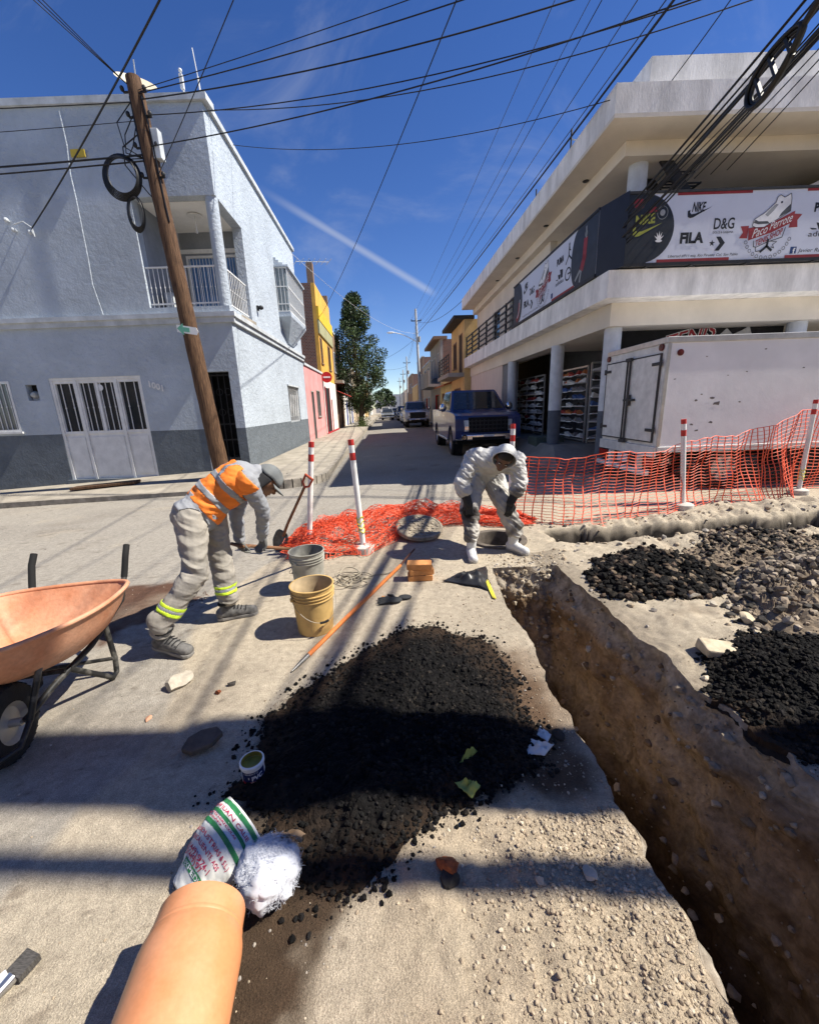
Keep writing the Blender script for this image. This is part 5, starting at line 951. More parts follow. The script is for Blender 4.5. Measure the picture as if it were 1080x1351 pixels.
mb = MB(); mb.box(-9, 4, 125, 133, 0, 5.0); o = mb.build('wall', M_wash, h_ := empty('far_house', (-2, 125, 0), 'white house closing the view at the end of the street', 'house')); mb = MB(); mb.box(-9.2, 4.2, 124.8, 133, 5.0, 5.3); mb.build('parapet_cap', M_trim, h_)
# unseen houses across the junction, added to block low sky light
def back_house(x0, x1, yf, z1, m_, label):
    h = empty('house', ((x0 + x1) / 2, yf, 0), label, 'house'); F = Face((x0, yf, 0), (1, 0, 0), (0, 1, 0)); L_ = x1 - x0; ops = [(1.0 + 3.2 * i, 2.4 + 3.2 * i, z, z + t) for i in range(int(L_ / 3.2)) for z, t in ((.9, 1.5), (4.6, 1.5))]
    mb = MB(); F.wall(mb, 0, L_, -.4, z1, ops, .25); mb.build('wall', m_, h); mb = MB(); F.box(mb, 0, L_, -.4, z1 - .3, -8, -7.8); F.box(mb, 0, .2, -.4, z1 - .3, -7.8, -.251); F.box(mb, L_ - .2, L_, -.4, z1 - .3, -7.8, -.251); F.box(mb, 0, L_, z1 - .3, z1 - .2, -8, -.251); mb.build('shell', m_, h)
    for a, b, c, d in ops: mb = MB(); F.box(mb, a, b, c, d, -.2, -.15); mb.build('window', M_glass, h)
    mb = MB(); F.box(mb, -.05, L_ + .05, z1 + .002, z1 + .12, -.3, .08); mb.build('parapet_cap', M_trim, h)
back_house(-24, -5, -7.5, 7.6, M_tanp, 'unseen tan two-storey house added across the junction facing the corner house'); back_house(5.4, 24, -7.5, 8.0, M_ochre, 'unseen ochre two-storey house added across the junction facing the shop')
# TV antenna on the yellow house
an = empty('tv_antenna', (-5.2, 26, 8.0), 'many-rod television antenna on the yellow house roof', 'antenna'); mb = MB(); mb.tube([(-5.2, 26, 7.8), (-5.2, 26, 9.9)], .025, 6); mb.build('mast', M_black, an); mb = MB(); mb.bar((-5.9, 25.5, 9.7), (-4.2, 26.4, 9.9), .03)
for k in range(7): t = k / 6; c_ = Vector((-5.9 + 1.7 * t, 25.5 + .9 * t, 9.7 + .2 * t)); mb.bar(c_ - Vector((.25, -.5, 0)), c_ + Vector((.25, -.5, 0)), .018)
mb.build('rods', M_trim, an)

# ================================================================ TREES
M_bark = mat('bark', (.12, .09, .06), rough=.95, var=.4, scale=4, stretch=(4, 4, .6), bump=.8, bscale=14, bdist=.02)
def leaf_mat(name, c, c2): 
    m = mat(name, c, rough=.55, var=.35, scale=1.2, col2=c2, spec=.4); m.node_tree.nodes['Principled BSDF'].inputs['Subsurface Weight'].default_value = 0; return m
M_leaf = leaf_mat('leaves_dark', (.028, .055, .018), (.075, .12, .035)); M_leaf2 = leaf_mat('leaves_light', (.06, .10, .025), (.14, .18, .05))
def tree(base, height, prof, label, nclump, nleaf, leaf, seed, matl, trunk_r=.16, crown_z=1.6, group=None):
    r = random.Random(seed); g = np.random.default_rng(seed); b = Vector(base); t_ = empty('tree', b, label, 'tree', group)
    mb = MB(); pts = [b + Vector((.10 * math.sin(z * .9), .1 * math.cos(z * .7) - .1, z)) for z in np.linspace(-.1, height * .9, 14)]; mb.tube(pts, [trunk_r * (1 - .9 * i / 13) + .01 for i in range(14)], 9)
    cl = []
    for k in range(nclump):
        z = crown_z + (height - crown_z) * r.random() ** .9; f = (z - crown_z) / (height - crown_z); R_ = np.interp(f, [q[0] for q in prof], [q[1] for q in prof]); a = r.uniform(0, 6.283); rad = R_ * (r.random() ** .45)
        c_ = b + Vector((math.cos(a) * rad, math.sin(a) * rad, z)); cl.append((c_, R_))
        if k % 3 == 0: zz = max(.8, z - R_ * .9); p0 = b + Vector((.10 * math.sin(zz * .9), .1 * math.cos(zz * .7) - .1, zz)); mb.tube([p0, p0.lerp(c_, .5) + Vector((0, 0, .05)), c_], [.045, .03, .012], 6)
    mb.build('trunk', M_bark, t_, smooth=50)
    V_ = []; n = nclump * nleaf; P0 = np.repeat(np.array([c[:] for c, _ in cl]), nleaf, 0); sp = np.repeat(np.array([.30 + .10 * R_ for _, R_ in cl]), nleaf)
    d = g.normal(size=(n, 3)); d /= np.linalg.norm(d, axis=1)[:, None]; P_ = P0 + d * (sp * g.uniform(.25, 1, n) ** .5)[:, None]
    u = g.normal(size=(n, 3)) + d * .6; u /= np.linalg.norm(u, axis=1)[:, None]; w = np.cross(u, g.normal(size=(n, 3))); w /= np.linalg.norm(w, axis=1)[:, None]; s = leaf * g.uniform(.6, 1.3, n)[:, None]
    V_ = np.stack([P_ - u * s, P_ + w * s * .45, P_ + u * s, P_ - w * s * .45], 1).reshape(-1, 3); i = np.arange(n)[:, None] * 4; F_ = np.concatenate([i + np.array([[0, 1, 2]]), i + np.array([[0, 2, 3]])])
    o = tri_mesh('crown', V_, F_, None, matl); o.parent = t_; o.location = -t_.location
    return t_
tree((-3.72, 33.5, .12), 9.7, [(0, .9), (.12, 1.9), (.35, 2.25), (.55, 2.1), (.72, 1.3), (.88, .85), (1, .25)], 'tall dark green street tree on the left pavement', 210, 130, .085, 5, M_leaf, .17, 1.5)
tree((-4.3, 41, .12), 4.2, [(0, .7), (.5, 1.2), (1, .3)], 'small light green tree behind the tall street tree', 50, 90, .08, 8, M_leaf2, .08, 1.0)
tree((-4.9, 96, .0), 5.5, [(0, 1.6), (.5, 3.2), (1, .8)], 'round tree at the far end of the street', 60, 80, .2, 9, M_leaf, .2, 1.2)
mb = MB(); g = np.random.default_rng(3); n = 900; P_ = np.stack([g.normal(-3.55, .28, n), g.normal(33.2, .28, n), .15 + g.uniform(0, 1, n) ** 2 * .8], 1); u = g.normal(size=(n, 3)); u /= np.linalg.norm(u, axis=1)[:, None]; w = np.cross(u, g.normal(size=(n, 3))); w /= np.linalg.norm(w, axis=1)[:, None]; s = .06
V_ = np.stack([P_ - u * s, P_ + w * s * .5, P_ + u * s, P_ - w * s * .5], 1).reshape(-1, 3); i = np.arange(n)[:, None] * 4
tag(tri_mesh('shrub', V_, np.concatenate([i + np.array([[0, 1, 2]]), i + np.array([[0, 2, 3]])]), None, M_leaf2), 'low leafy shrub at the foot of the tall street tree', 'shrub')

# ================================================================ DISTANT POLES
M_cpole = mat('concrete_pole', (.46, .45, .43), rough=.9, var=.15)
def far_pole(x, y, h, label, lamp=None, lean=0.0, r=.14):
    p = empty('utility_pole', (x, y, 0), label, 'utility pole'); mb = MB(); mb.tube([(x, y, 0), (x + lean, y, h)], [r, r * .6], 10); mb.build('shaft', M_cpole, p, smooth=40)
    mb = MB(); mb.bar((x + lean * .9 - .5, y, h * .9), (x + lean * .9 + .5, y, h * .9), .08)
    for k in (-.45, 0, .45): mb.lathe([(.03, 0), (.05, .06), (.03, .12)], 8, (x + lean * .9 + k, y, h * .9 + .04))
    mb.build('crossarm', M_black, p)
    mb = MB(); mb.lathe([(.0, 0), (.14, 0), (.14, .5), (0, .5)], 10, (x + lean * .75 + .2, y, h * .72)); mb.build('transformer', M_greyp, p)
    if lamp:
        mb = MB(); q = [Vector((x + lean * .75, y, h * .72)).lerp(Vector(lamp), t) + Vector((0, 0, .45 * math.sin(t * math.pi * .6))) for t in np.linspace(0, 1, 9)]; mb.tube(q, .045, 6); mb.build('lamp_arm', M_white, p)
        mb = MB(); mb.ball(q[-1] + Vector((-.25, 0, 0)), (.4, .14, .09)); mb.build('lamp_head', M_white, p, smooth=60)
    return p
far_pole(1.62, 43, 10.8, 'tall pale concrete pole with a street lamp arm', (-1.0, 43, 8.3), -.35, .17)
far_pole(.35, 62, 8.6, 'concrete pole past the tall lamp pole'); far_pole(-.3, 78, 8.2, 'third concrete pole along the shop side of the street'); far_pole(-1.2, 96, 8.0, 'farthest concrete pole on the shop side'); far_pole(-4.6, 52, 7.2, 'concrete pole behind the street tree', None, 0, .10)

# ================================================================ CARS
M_tyre = mat('tyre', (.016, .016, .017), rough=.85, var=.25, scale=20, bump=.3, bscale=60); M_chrome = mat('chrome', (.72, .72, .74), rough=.14, metal=1.0, var=.05); M_rim = mat('rim', (.45, .45, .47), rough=.3, metal=.8)
M_lamp = glass('lamp_glass', (.55, .58, .60), .08); M_tail = mat('tail_lamp', (.30, .02, .015), rough=.25); M_under = mat('underbody', (.012, .012, .012), rough=.9)
def wheel(parent, c, r, w, rimm, axis=(1, 0, 0)):
    o = MB().lathe([(r * .60, -w / 2), (r * .93, -w / 2), (r, -w * .36), (r, w * .36), (r * .93, w / 2), (r * .60, w / 2)], 28, c, axis).build('wheel', M_tyre, parent, smooth=35)
    mb = MB(); mb.lathe([(r * .60, -w * .46), (r * .56, -w * .2), (r * .2, -w * .3), (0, -w * .3)], 24, c, axis); mb.lathe([(r * .60, w * .46), (r * .56, w * .2), (r * .2, w * .3), (0, w * .3)], 24, c, axis)
    ax = Vector(axis); s, u, d = basis(ax)
    for sg_ in (-1, 1):
        for k in range(6): t = k * math.pi / 3; e = s * math.cos(t) + u * math.sin(t); mb.bar(Vector(c) + ax * (sg_ * w * .34) + e * r * .1, Vector(c) + ax * (sg_ * w * .40) + e * r * .56, r * .13, w * .06, up=ax)
    rm = mb.build('rim', rimm, o, smooth=35); return o
def arch_poly(L_, zb, ztop, wheels, R_):
    """side outline (y, z) with wheel arches; ztop: list of (y, z) along the top from front to rear"""
    pts = [(0.02, zb + .10)]
    for yc in wheels:
        pts.append((yc - R_, zb)); pts += [(yc - R_ * math.cos(t), zb - .05 + R_ * .95 * math.sin(t)) for t in np.linspace(.15, math.pi - .15, 12)]; pts.append((yc + R_, zb))
    return pts + [(L_, zb + .08)] + list(reversed(ztop))
def vehicle(name, label, loc, rot, paintm, L_=4.3, W_=1.72, kind='sedan', grp=None, wr_=.31):
    """front at y=0, rear at y=L, wheels on z=0"""
    root = empty(name, (0, 0, 0), label, 'pickup' if kind == 'pickup' else 'car', grp, absolute=False); hw = W_ / 2
    if kind == 'sedan': top = [(0, .62), (.05, .74), (1.15, .92), (L_ - .75, .98), (L_ - .05, .90), (L_, .7)]; cab = (1.0, 3.75, 1.65, 3.05, .93, 1.42); wh = (.82, L_ - .85); zb = .24; fr_ = .62
    elif kind == 'van': top = [(0, .62), (.05, .85), (.9, 1.02), (L_ - .1, 1.05), (L_, .8)]; cab = (.75, L_ - .06, 1.5, L_ - .4, 1.02, 1.68); wh = (.85, L_ - .9); zb = .26; fr_ = .7
    else: top = [(0, .78), (.02, 1.10), (.10, 1.20), (.35, 1.26), (1.45, 1.33), (3.75, 1.33), (3.80, 1.36), (L_ - .03, 1.36), (L_, 1.1)]; cab = (1.28, 3.85, 2.15, 3.60, 1.31, 1.96); wh = (1.0, L_ - 1.25); zb = .45; fr_ = .9
    sidep = arch_poly(L_, zb, top, wh, wr_ * 1.28)
    mb = MB()
    for s in (-1, 1): mb.prism(sidep, lambda u, v, w, s=s: Vector((s * w, u, v)), hw - .22, hw)
    o = mb.build('body_side', paintm, root, bevel=.07 if kind == 'pickup' else .045)
    mb = MB(); core = [(0.03, zb + .12), (L_ - .02, zb + .12)] + [(u, v - .005) for u, v in reversed(top)]; mb.prism(core, lambda u, v, w: Vector((w, u, v)), -hw + .20, hw - .20); mb.build('body', paintm, root, bevel=.03)
    mb = MB(); mb.box(-hw + .1, hw - .1, .3, L_ - .3, zb - .08, zb + .13); mb.build('underbody', M_under, root)
    y0, y1, y2, y3, zc_, zr = cab; bw, tw = hw - .045, hw - .23
    mb = MB(); A = [(-bw, y0, zc_), (bw, y0, zc_), (bw, y1, zc_), (-bw, y1, zc_), (-tw, y2, zr), (tw, y2, zr), (tw, y3, zr), (-tw, y3, zr)]; mb.hexa(A); mb.build('cab', paintm, root, bevel=.07)
    A = [Vector(q) for q in A]
    def pane(i, j, k, l, a0, a1, b0, b1, nm='window'):
        f = lambda a, b: A[i].lerp(A[j], a).lerp(A[l].lerp(A[k], a), b); n_ = (A[j] - A[i]).cross(A[l] - A[i]).normalized(); P_ = [f(a0, b0), f(a1, b0), f(a1, b1), f(a0, b1)]
        mb = MB(); mb.hexa([q - n_ * .01 for q in P_] + [q + n_ * .008 for q in P_]); return mb.build(nm, M_glass, root)
    pane(0, 1, 5, 4, .06, .94, .08, .90, 'windscreen'); pane(2, 3, 7, 6, .08, .92, .15, .88, 'rear_window')
    for (i, j, k, l) in ((3, 0, 4, 7), (1, 2, 6, 5)):
        rv = (i == 3); pane(i, j, k, l, .10 if rv else .06, .50 if rv else .47, .10, .88); pane(i, j, k, l, .54 if rv else .51, .94 if rv else .90, .10, .88)
    for s in (-1, 1):
        for yc in wh: wheel(root, (s * (hw - .13), yc, wr_), wr_, .24 if kind == 'pickup' else .19, M_rim)
        for yc in wh: mb = MB(); mb.lathe([(wr_ * 1.26, -.02), (wr_ * 1.26, .2)], 20, (s * (hw - .3), yc, wr_), (s, 0, 0)); mb.lathe([(0, 0), (wr_ * 1.26, 0)], 20, (s * (hw - .3), yc, wr_), (s, 0, 0)); mb.build('wheel_well', M_under, root)
        mb = MB(); ym = y0 + .42; mb.box(s * (hw + .02) - .02, s * (hw + .02) + .02, ym, ym + .05, zc_ + .02, zc_ + .07); c_ = Vector((s * (hw + .13), ym, zc_ + .12)); mb.ball(c_, (.12, .07, .09 if kind != 'pickup' else .13), nu=10, nv=8); mb.build('mirror', M_chrome if kind == 'pickup' else paintm, root, smooth=60)
        mb = MB()
        for yc in ((y0 + y1) / 2 - .15, y1 - .35): mb.box(s * hw - .012, s * hw + .02, yc - .1, yc + .1, zc_ - .16, zc_ - .12)
        mb.build('door_handle', M_chrome, root)
        mb = MB(); ty = min(L_, L_); mb.box(s * (hw - .12) - .1, s * (hw - .12) + .1, L_ - .06, L_ + .012, fr_ - .02 + .1, fr_ + .36); mb.build('tail_light', M_tail, root)
    # front end
    if kind == 'pickup':
        mb = MB(); mb.box(-.60, .60, -.045, .06, .72, 1.15); mb.build('grille', M_under, root, bevel=.02)
        mb = MB()
        for z in (.82, .93, 1.04): mb.box(-.58, .58, -.06, -.046, z - .016, z + .016)
        for x in np.linspace(-.5, .5, 9): mb.box(x - .006, x + .006, -.058, -.046, .75, 1.09)
        mb.build('grille_bars', mat('grille_dark', (.03, .03, .035), rough=.35, metal=.5), root)
        for s in (-1, 1):
            mb = MB(); mb.hexa([(s * .58, -.04, .76), (s * .93, .06, .76), (s * .97, .20, .76), (s * .58, .10, .76), (s * .58, -.03, 1.07), (s * .93, .08, 1.07), (s * .97, .22, 1.07), (s * .58, .10, 1.07)]); h1 = mb.build('headlight', M_lamp, root, bevel=.01)
            mb = MB(); mb.box(min(s * .60, s * .72), max(s * .60, s * .72), -.045, .0, .80, .90); part(mb, 'reflector', M_chrome, h1)
            mb = MB(); mb.lathe([(0, 0), (.085, 0), (.09, .03), (.06, .035)], 16, (s * .74, -.10, .585), (0, -1, 0)); mb.build('fog_lamp', M_under, root)
        mb = MB(); mb.hexa([(-.98, .04, .50), (.98, .04, .50), (.98, .3, .50), (-.98, .3, .50), (-.98, .02, .68), (.98, .02, .68), (.98, .3, .68), (-.98, .3, .68)]); mb.box(-.82, .82, -.10, .05, .51, .67); mb.build('front_bumper', M_chrome, root, bevel=.03)
        mb = MB(); mb.box(-.50, .50, -.11, -.101, .52, .60); mb.build('intake', M_under, root); mb = MB(); mb.box(-.16, .16, -.12, -.1012, .605, .665); mb.build('licence_plate', M_white, root)
        [(lambda m_: (m_.box(min(s * (hw - .12), s * (hw + .03)), max(s * (hw - .12), s * (hw + .03)), 1.65, 4.0, .40, .47), m_.build('running_board', M_chrome, root, bevel=.02)))(MB()) for s in (-1, 1)]
        mb = MB(); mb.hexa([(-.5, .3, 1.24), (.5, .3, 1.24), (.55, 1.35, 1.32), (-.55, 1.35, 1.32), (-.42, .42, 1.285), (.42, .42, 1.285), (.47, 1.35, 1.36), (-.47, 1.35, 1.36)]); mb.build('hood_bulge', paintm, root, bevel=.02)
    else:
        mb = MB(); mb.box(-.45, .45, -.03, .05, .42, .60); mb.build('grille', M_under, root)
        for s in (-1, 1): mb = MB(); mb.box(min(s * .5, s * (hw - .05)), max(s * .5, s * (hw - .05)), -.02, .2, .60, .74); mb.build('headlight', M_lamp, root, bevel=.02)
        mb = MB(); mb.box(-hw + .02, hw - .02, -.06, .1, .28, .45); mb.build('front_bumper', M_greyp if kind == 'van' else M_chrome, root, bevel=.03); mb = MB(); mb.box(-.16, .16, -.075, -.061, .33, .41); mb.build('licence_plate', M_white, root)
    root.location = loc; root.rotation_euler = (0, 0, rot); return root
M_blue_p = mat('blue_car_paint', (.010, .028, .12), rough=.3, var=.12, scale=2, coat=.5, spec=.4); M_silver_p = mat('silver_car_paint', (.42, .43, .45), rough=.28, metal=.3, coat=.6); M_white_p = mat('white_car_paint', (.66, .66, .65), rough=.3, coat=.5); M_dark_p = mat('dark_car_paint', (.05, .055, .06), rough=.25, coat=.6); M_red_p = mat('grey_car_paint', (.16, .17, .18), rough=.25, coat=.6)
YAW = math.atan(.05)
pk = vehicle('pickup_truck', 'dark blue pickup truck parked under the shoe shop eaves', (2.46, 12.35, 0), YAW, M_blue_p, 5.8, 2.0, 'pickup', wr_=.40); pk.scale = (1, 1, 1.05)
vehicle('parked_car', 'silver pickup parked down the street past the blue one', (.88, 31.5, 0), YAW, M_silver_p, 5.3, 1.9, 'pickup', wr_=.38)
vehicle('parked_car', 'small white car parked behind the silver pickup', (.35, 40, 0), YAW, M_white_p, 4.0, 1.65)
vehicle('parked_car', 'dark van parked behind the small white car', (-.15, 48, 0), YAW, M_dark_p, 4.4, 1.8, 'van')
vehicle('parked_car', 'grey car far down the street in the roadway', (-2.4, 54, 0), YAW, M_red_p, 4.2, 1.7)
vehicle('parked_car', 'dark far car on the shop side of the street', (-1.4, 64, 0), YAW, M_dark_p, 4.2, 1.7)
vehicle('parked_car', 'white van at the far end of the street', (-3.9, 80, 0), YAW, M_white_p, 4.4, 1.8, 'van')

# ================================================================ BOX TRUCK
BT = empty('box_truck', (5.4, 7.8, 0), 'white box truck with dented side parked by the orange netting', 'truck')
M_box = mat('truck_white', (.80, .80, .81), rough=.45, var=.07, scale=1.5, bump=.10, bscale=2.2, bdist=.05, spec=.4, detail=3); M_boxr = mat('truck_rear_white', (.66, .65, .62), rough=.6, var=.12, scale=4, bump=.1, bscale=8, fine=.05); M_alu = mat('truck_trim', (.50, .50, .49), rough=.4, metal=.7, var=.15); M_seal = mat('door_seal', (.05, .05, .05), rough=.7)
X0, X1, Y0, Y1, Z0, Z1 = 4.18, 8.9, 6.80, 8.80, .70, 2.50
mb = MB(); mb.box(X0 + .02, X1, Y0, Y1, Z0 + .08, Z1 - .08); mb.build('box', M_box, BT)
mb = MB(); mb.box(X0 - .01, X1 + .02, Y0 - .02, Y0 + .05, Z1 - .079, Z1 + .01); mb.box(X0 - .01, X1 + .02, Y1 - .05, Y1 + .02, Z1 - .079, Z1 + .01); mb.box(X0 - .01, X0 + .05, Y0 + .051, Y1 - .051, Z1 - .079, Z1 + .01); mb.box(X0 + .01, X0 + .07, Y0 - .012, Y0 - .001, Z0 + .081, Z1 - .081)
mb.build('roof_trim', M_alu, BT, bevel=.012)
mb = MB(); mb.box(X0 + .03, X1, Y0 - .018, Y0 + .06, Z0 - .02, Z0 + .079); mb.box(X0 + .03, X1, Y1 - .06, Y1 + .018, Z0 - .02, Z0 + .079); mb.box(X0 - .02, X0 + .03, Y0, Y1, Z0 - .10, Z0 + .079); mb.build('bottom_rail', M_boxr, BT, bevel=.008)
mb = MB(); mb.box(X0 + .08, X1, Y0 + .2, Y1 - .2, Z0 - .02, Z1 - .2); mb.box(X0 + .01, X0 + .02, Y0 + .01, Y1 - .01, Z0 + .08, Z1 - .08)
mb.build('rear_frame', M_boxr, BT)
ym = (Y0 + Y1) / 2
for a, b, nm in ((Y0 + .10, ym - .012, 'near'), (ym + .012, Y1 - .10, 'far')):
    mb = MB(); mb.box(X0 - .022, X0 + .006, a + .02, b - .02, Z0 + .16, Z1 - .24); dr = mb.build('rear_door', M_boxr, BT, bevel=.006)
    mb = MB(); 
    for q in ((a, a + .02, Z0 + .14, Z1 - .22), (b - .02, b, Z0 + .14, Z1 - .22), (a + .021, b - .021, Z1 - .24, Z1 - .22), (a + .021, b - .021, Z0 + .14, Z0 + .16)): mb.box(X0 - .025, X0 + .004, *q)
    part(mb, 'door_seal', M_seal, dr)
    for z in (Z0 + .35, Z1 - .38):
        e = a if nm == 'near' else b; s = 1 if nm == 'near' else -1; mb = MB(); mb.box(X0 - .04, X0 - .024, min(e - s * .05, e + s * .2), max(e - s * .05, e + s * .2), z - .025, z + .025); mb.lathe([(.02, -.05), (.02, .05)], 8, (X0 - .03, e - s * .03, z)); part(mb, 'hinge', M_seal, dr)
mb = MB(); mb.tube([(X0 - .05, ym - .05, Z0 + .1), (X0 - .05, ym - .05, Z1 - .2)], .016, 8); mb.tube([(X0 - .05, ym + .05, Z0 + .1), (X0 - .05, ym + .05, Z1 - .2)], .016, 8)
mb.box(X0 - .075, X0 - .03, ym - .28, ym + .06, Z0 + .84, Z0 + .88); mb.box(X0 - .08, X0 - .03, ym - .14, ym - .08, Z0 + .76, Z0 + .95); mb.box(X0 - .075, X0 - .03, ym - .09, ym + .09, Z1 - .26, Z1 - .20); mb.box(X0 - .075, X0 - .03, ym - .09, ym + .09, Z0 + .08, Z0 + .14); mb.build('lock_bar', M_seal, BT)
mb = MB()
for y in (Y0 + .13, Y1 - .13): mb.lathe([(0, 0), (.055, 0), (.055, .03), (0, .035)], 14, (X0 + .005, y, Z1 - .13), (-1, 0, 0))
mb.lathe([(0, 0), (.05, 0), (.05, .02), (0, .025)], 14, (X0 + .22, Y0 + .002, Z1 - .23), (0, -1, 0)); mb.build('marker_lamp', mat('marker_red', (.10, .015, .015), rough=.3), BT, smooth=40)
mb = MB(); mb.box(X0 - .06, X0 + .02, Y0 + .35, Y0 + .45, .25, Z0 - .1); mb.box(X0 - .06, X0 + .02, Y1 - .65, Y1 - .55, .25, Z0 - .1); mb.box(X0 - .08, X0 + .0, Y0 + .1, Y1 - .1, .28, .36); mb.build('rear_bumper', M_boxr, BT)
for a, b in ((Y1 - .45, Y1 - .08), (Y0 + .05, Y0 + .28)): mb = MB(); mb.box(X0 - .03, X0 + .02, a, b, Z0 - .26, Z0 - .12); mb.build('tail_light', M_tail, BT)
mb = MB(); mb.box(X0 - .03, X0 - .01, ym - .2, ym + .14, Z0 - .28, Z0 - .12); mb.build('licence_plate', M_trim, BT)
mb = MB(); mb.box(X0 + .05, 10.5, Y0 + .55, Y0 + .70, .5, .68); mb.box(X0 + .05, 10.5, Y1 - .7, Y1 - .55, .5, .68); mb.box(X0 + .3, X1, Y0 + .1, Y1 - .1, .66, .69); mb.box(6.4, 7.6, Y0 + .1, Y0 + .5, .35, .65); mb.build('chassis', M_under, BT)
for (x, y) in ((5.48, Y0 + .22), (5.48, Y1 - .22), (9.9, Y0 + .2), (9.9, Y1 - .2)): wheel(BT, (x, y, .37), .37, .24, M_rim, (0, 1, 0))
mb = MB(); mb.hexa([(9.05, Y0 + .15, .5), (10.9, Y0 + .15, .5), (10.9, Y1 - .15, .5), (9.05, Y1 - .15, .5), (9.05, Y0 + .2, 2.3), (10.4, Y0 + .2, 2.3), (10.4, Y1 - .2, 2.3), (9.05, Y1 - .2, 2.3)]); mb.build('cab', M_boxr, BT, bevel=.05)
mb = MB(); mb.hexa([(9.5, Y0 + .14, 1.4), (10.45, Y0 + .14, 1.4), (10.45, Y0 + .3, 1.4), (9.5, Y0 + .3, 1.4), (9.5, Y0 + .165, 2.1), (10.3, Y0 + .165, 2.1), (10.3, Y0 + .3, 2.1), (9.5, Y0 + .3, 2.1)]); mb.build('cab_window', M_glass, BT)
# scuffs and small tears in the side panel
mb = MB(); rr = random.Random(4)
for (px, py, s) in ((940, 525, .05), (945, 532, .07), (918, 528, .03), (925, 520, .025), (937, 557, .04), (912, 560, .03), (918, 568, .04), (975, 530, .03), (985, 490, .02), (932, 470, .02), (1010, 460, .02), (1060, 485, .02), (960, 495, .018), (890, 500, .02), (905, 590, .03)):
    p = atY(px, py, Y0 - .003); n = 7; pts = [(p.x + s * rr.uniform(.4, 1) * math.cos(t) * 1.2, Y0 - .0035, p.z + s * rr.uniform(.3, 1) * math.sin(t) * .7) for t in np.linspace(0, 6.283, n, endpoint=False)]; mb.add(pts, [tuple(range(n))])
mb.build('scuff_mark', mat('scuff', (.16, .14, .13), rough=.8), BT)

# ================================================================ SITE: NETTING, BOLLARDS
M_net = mat('orange_netting', (.78, .10, .035), rough=.55, var=.2, scale=9, spec=.4); M_net.node_tree.nodes['Principled BSDF'].inputs['Subsurface Weight'].default_value = 0
M_pvc = mat('white_pvc', (.76, .75, .72), rough=.45, var=.1, scale=7, fine=.04, bscale=30); M_bred = mat('red_tape', (.50, .035, .03), rough=.4, var=.1); M_cbase = mat('cast_concrete', (.52, .49, .44), rough=.9, var=.2, scale=12, bump=.5, bscale=50, bdist=.006)
M_ytape = mat('yellow_tape', (.65, .55, .06), rough=.4)
def bollard(bpx, tpx, label, base=None, top=None, tape=False):
    b = base or gpx(*bpx); t = top or atY(*tpx, b.y); t = Vector((t.x, t.y + .02, t.z)); o = empty('bollard', b, label, 'bollard'); d = (t - b).normalized(); L_ = (t - b).length; f = lambda s: b + d * s
    mb = MB(); mb.lathe([(0, 0), (.125, 0), (.13, .02), (.125, .085), (.10, .10), (.03, .105)], 22, b - Vector((0, 0, .01)), (d.x * .4, 0, 1)); mb.build('base', M_cbase, o, smooth=40)
    r = .031; mb = MB(); mb.tube([f(.06), f(L_ * .5), f(L_ - .22)], r, 14); mb.tube([f(L_ - .14), f(L_ - .06)], r, 14); mb.build('tube', M_pvc, o, smooth=40)
    for a, c in ((L_ - .06, L_), (L_ - .22, L_ - .14)): mb = MB(); mb.tube([f(a), f(c)], r + .001, 14); mb.build('red_band', M_bred, o, smooth=40)
    if tape:
        mb = MB()
        for k in range(4): z = .25 + .05 * k; mb.tube([f(z) + Vector((math.cos(q) * .036, math.sin(q) * .036, .02 * math.sin(q * 2 + k))) for q in np.linspace(0, 6.283, 12, endpoint=False)], .006, 5, closed=True)
        mb.build('yellow_tie', M_ytape, o)
    return o
bollard((408, 722), (410, 583), 'red and white bollard beside the leaning shovel')
bollard((480, 728), (462, 580), 'leaning red and white bollard with yellow tie in the netting heap', tape=True)
bollard((900, 672), (903, 553), 'upright red and white bollard holding the netting before the box truck')
bollard((1052, 652), (1078, 527), 'slanting red and white bollard at the high end of the netting', tape=True)
b3 = on(1.36, 5.25); bollard(None, None, 'red and white bollard behind the worker in white coveralls', b3, Vector((1.37, 5.25, 1.32)))
# upright netting
ctl = [((683, 687), .87), ((735, 690), .88), ((790, 690), .89), ((878, 680), .90), ((940, 672), 1.0), ((985, 664), 1.09), ((1049, 648), 1.36), ((1100, 640), 1.1), ((1180, 634), 1.0)]
cpts = [gz(*p) for p, _ in ctl]; ct = [h_ for _, h_ in ctl]; cl_ = [0.0]
for i in range(1, len(cpts)): cl_.append(cl_[-1] + (cpts[i] - cpts[i - 1]).length)
NV = int(cl_[-1] / .118); NH = 23
def net_grid(nu, nv):
    s, t = np.meshgrid(np.linspace(0, cl_[-1], nu), np.linspace(0, 1, nv), indexing='ij'); x = np.interp(s, cl_, [p.x for p in cpts]); y = np.interp(s, cl_, [p.y for p in cpts]); h_ = np.interp(s, cl_, ct); g0 = hz(x, y)
    bul = -.26 * (1 - t) ** 2.2 * (.6 + .5 * np.sin(s * 1.9)) + .05 * np.sin(s * 5 + t * 4) * (1 - t) + .03 * np.sin(s * 9 - t * 6) + .03 * fbm(s * 4, t * 5, 3, 9)
    lean = -.12 * (1 - t) * np.sin(s * 1.3 + .6) + .02 * fbm(s * 3, t * 3, 2, 19); sag = -.06 * t * np.sin(s * 2.6) ** 2 + .02 * fbm(s * 5, t * 2, 2, 23)
    return np.stack([x + lean, y + bul, g0 + .015 + (h_ + sag) * t ** 1.12], -1)
mb = MB(); Gn = net_grid(NV * 2 + 1, NH + 1); G = [[Vector(q) for q in r] for r in Gn]
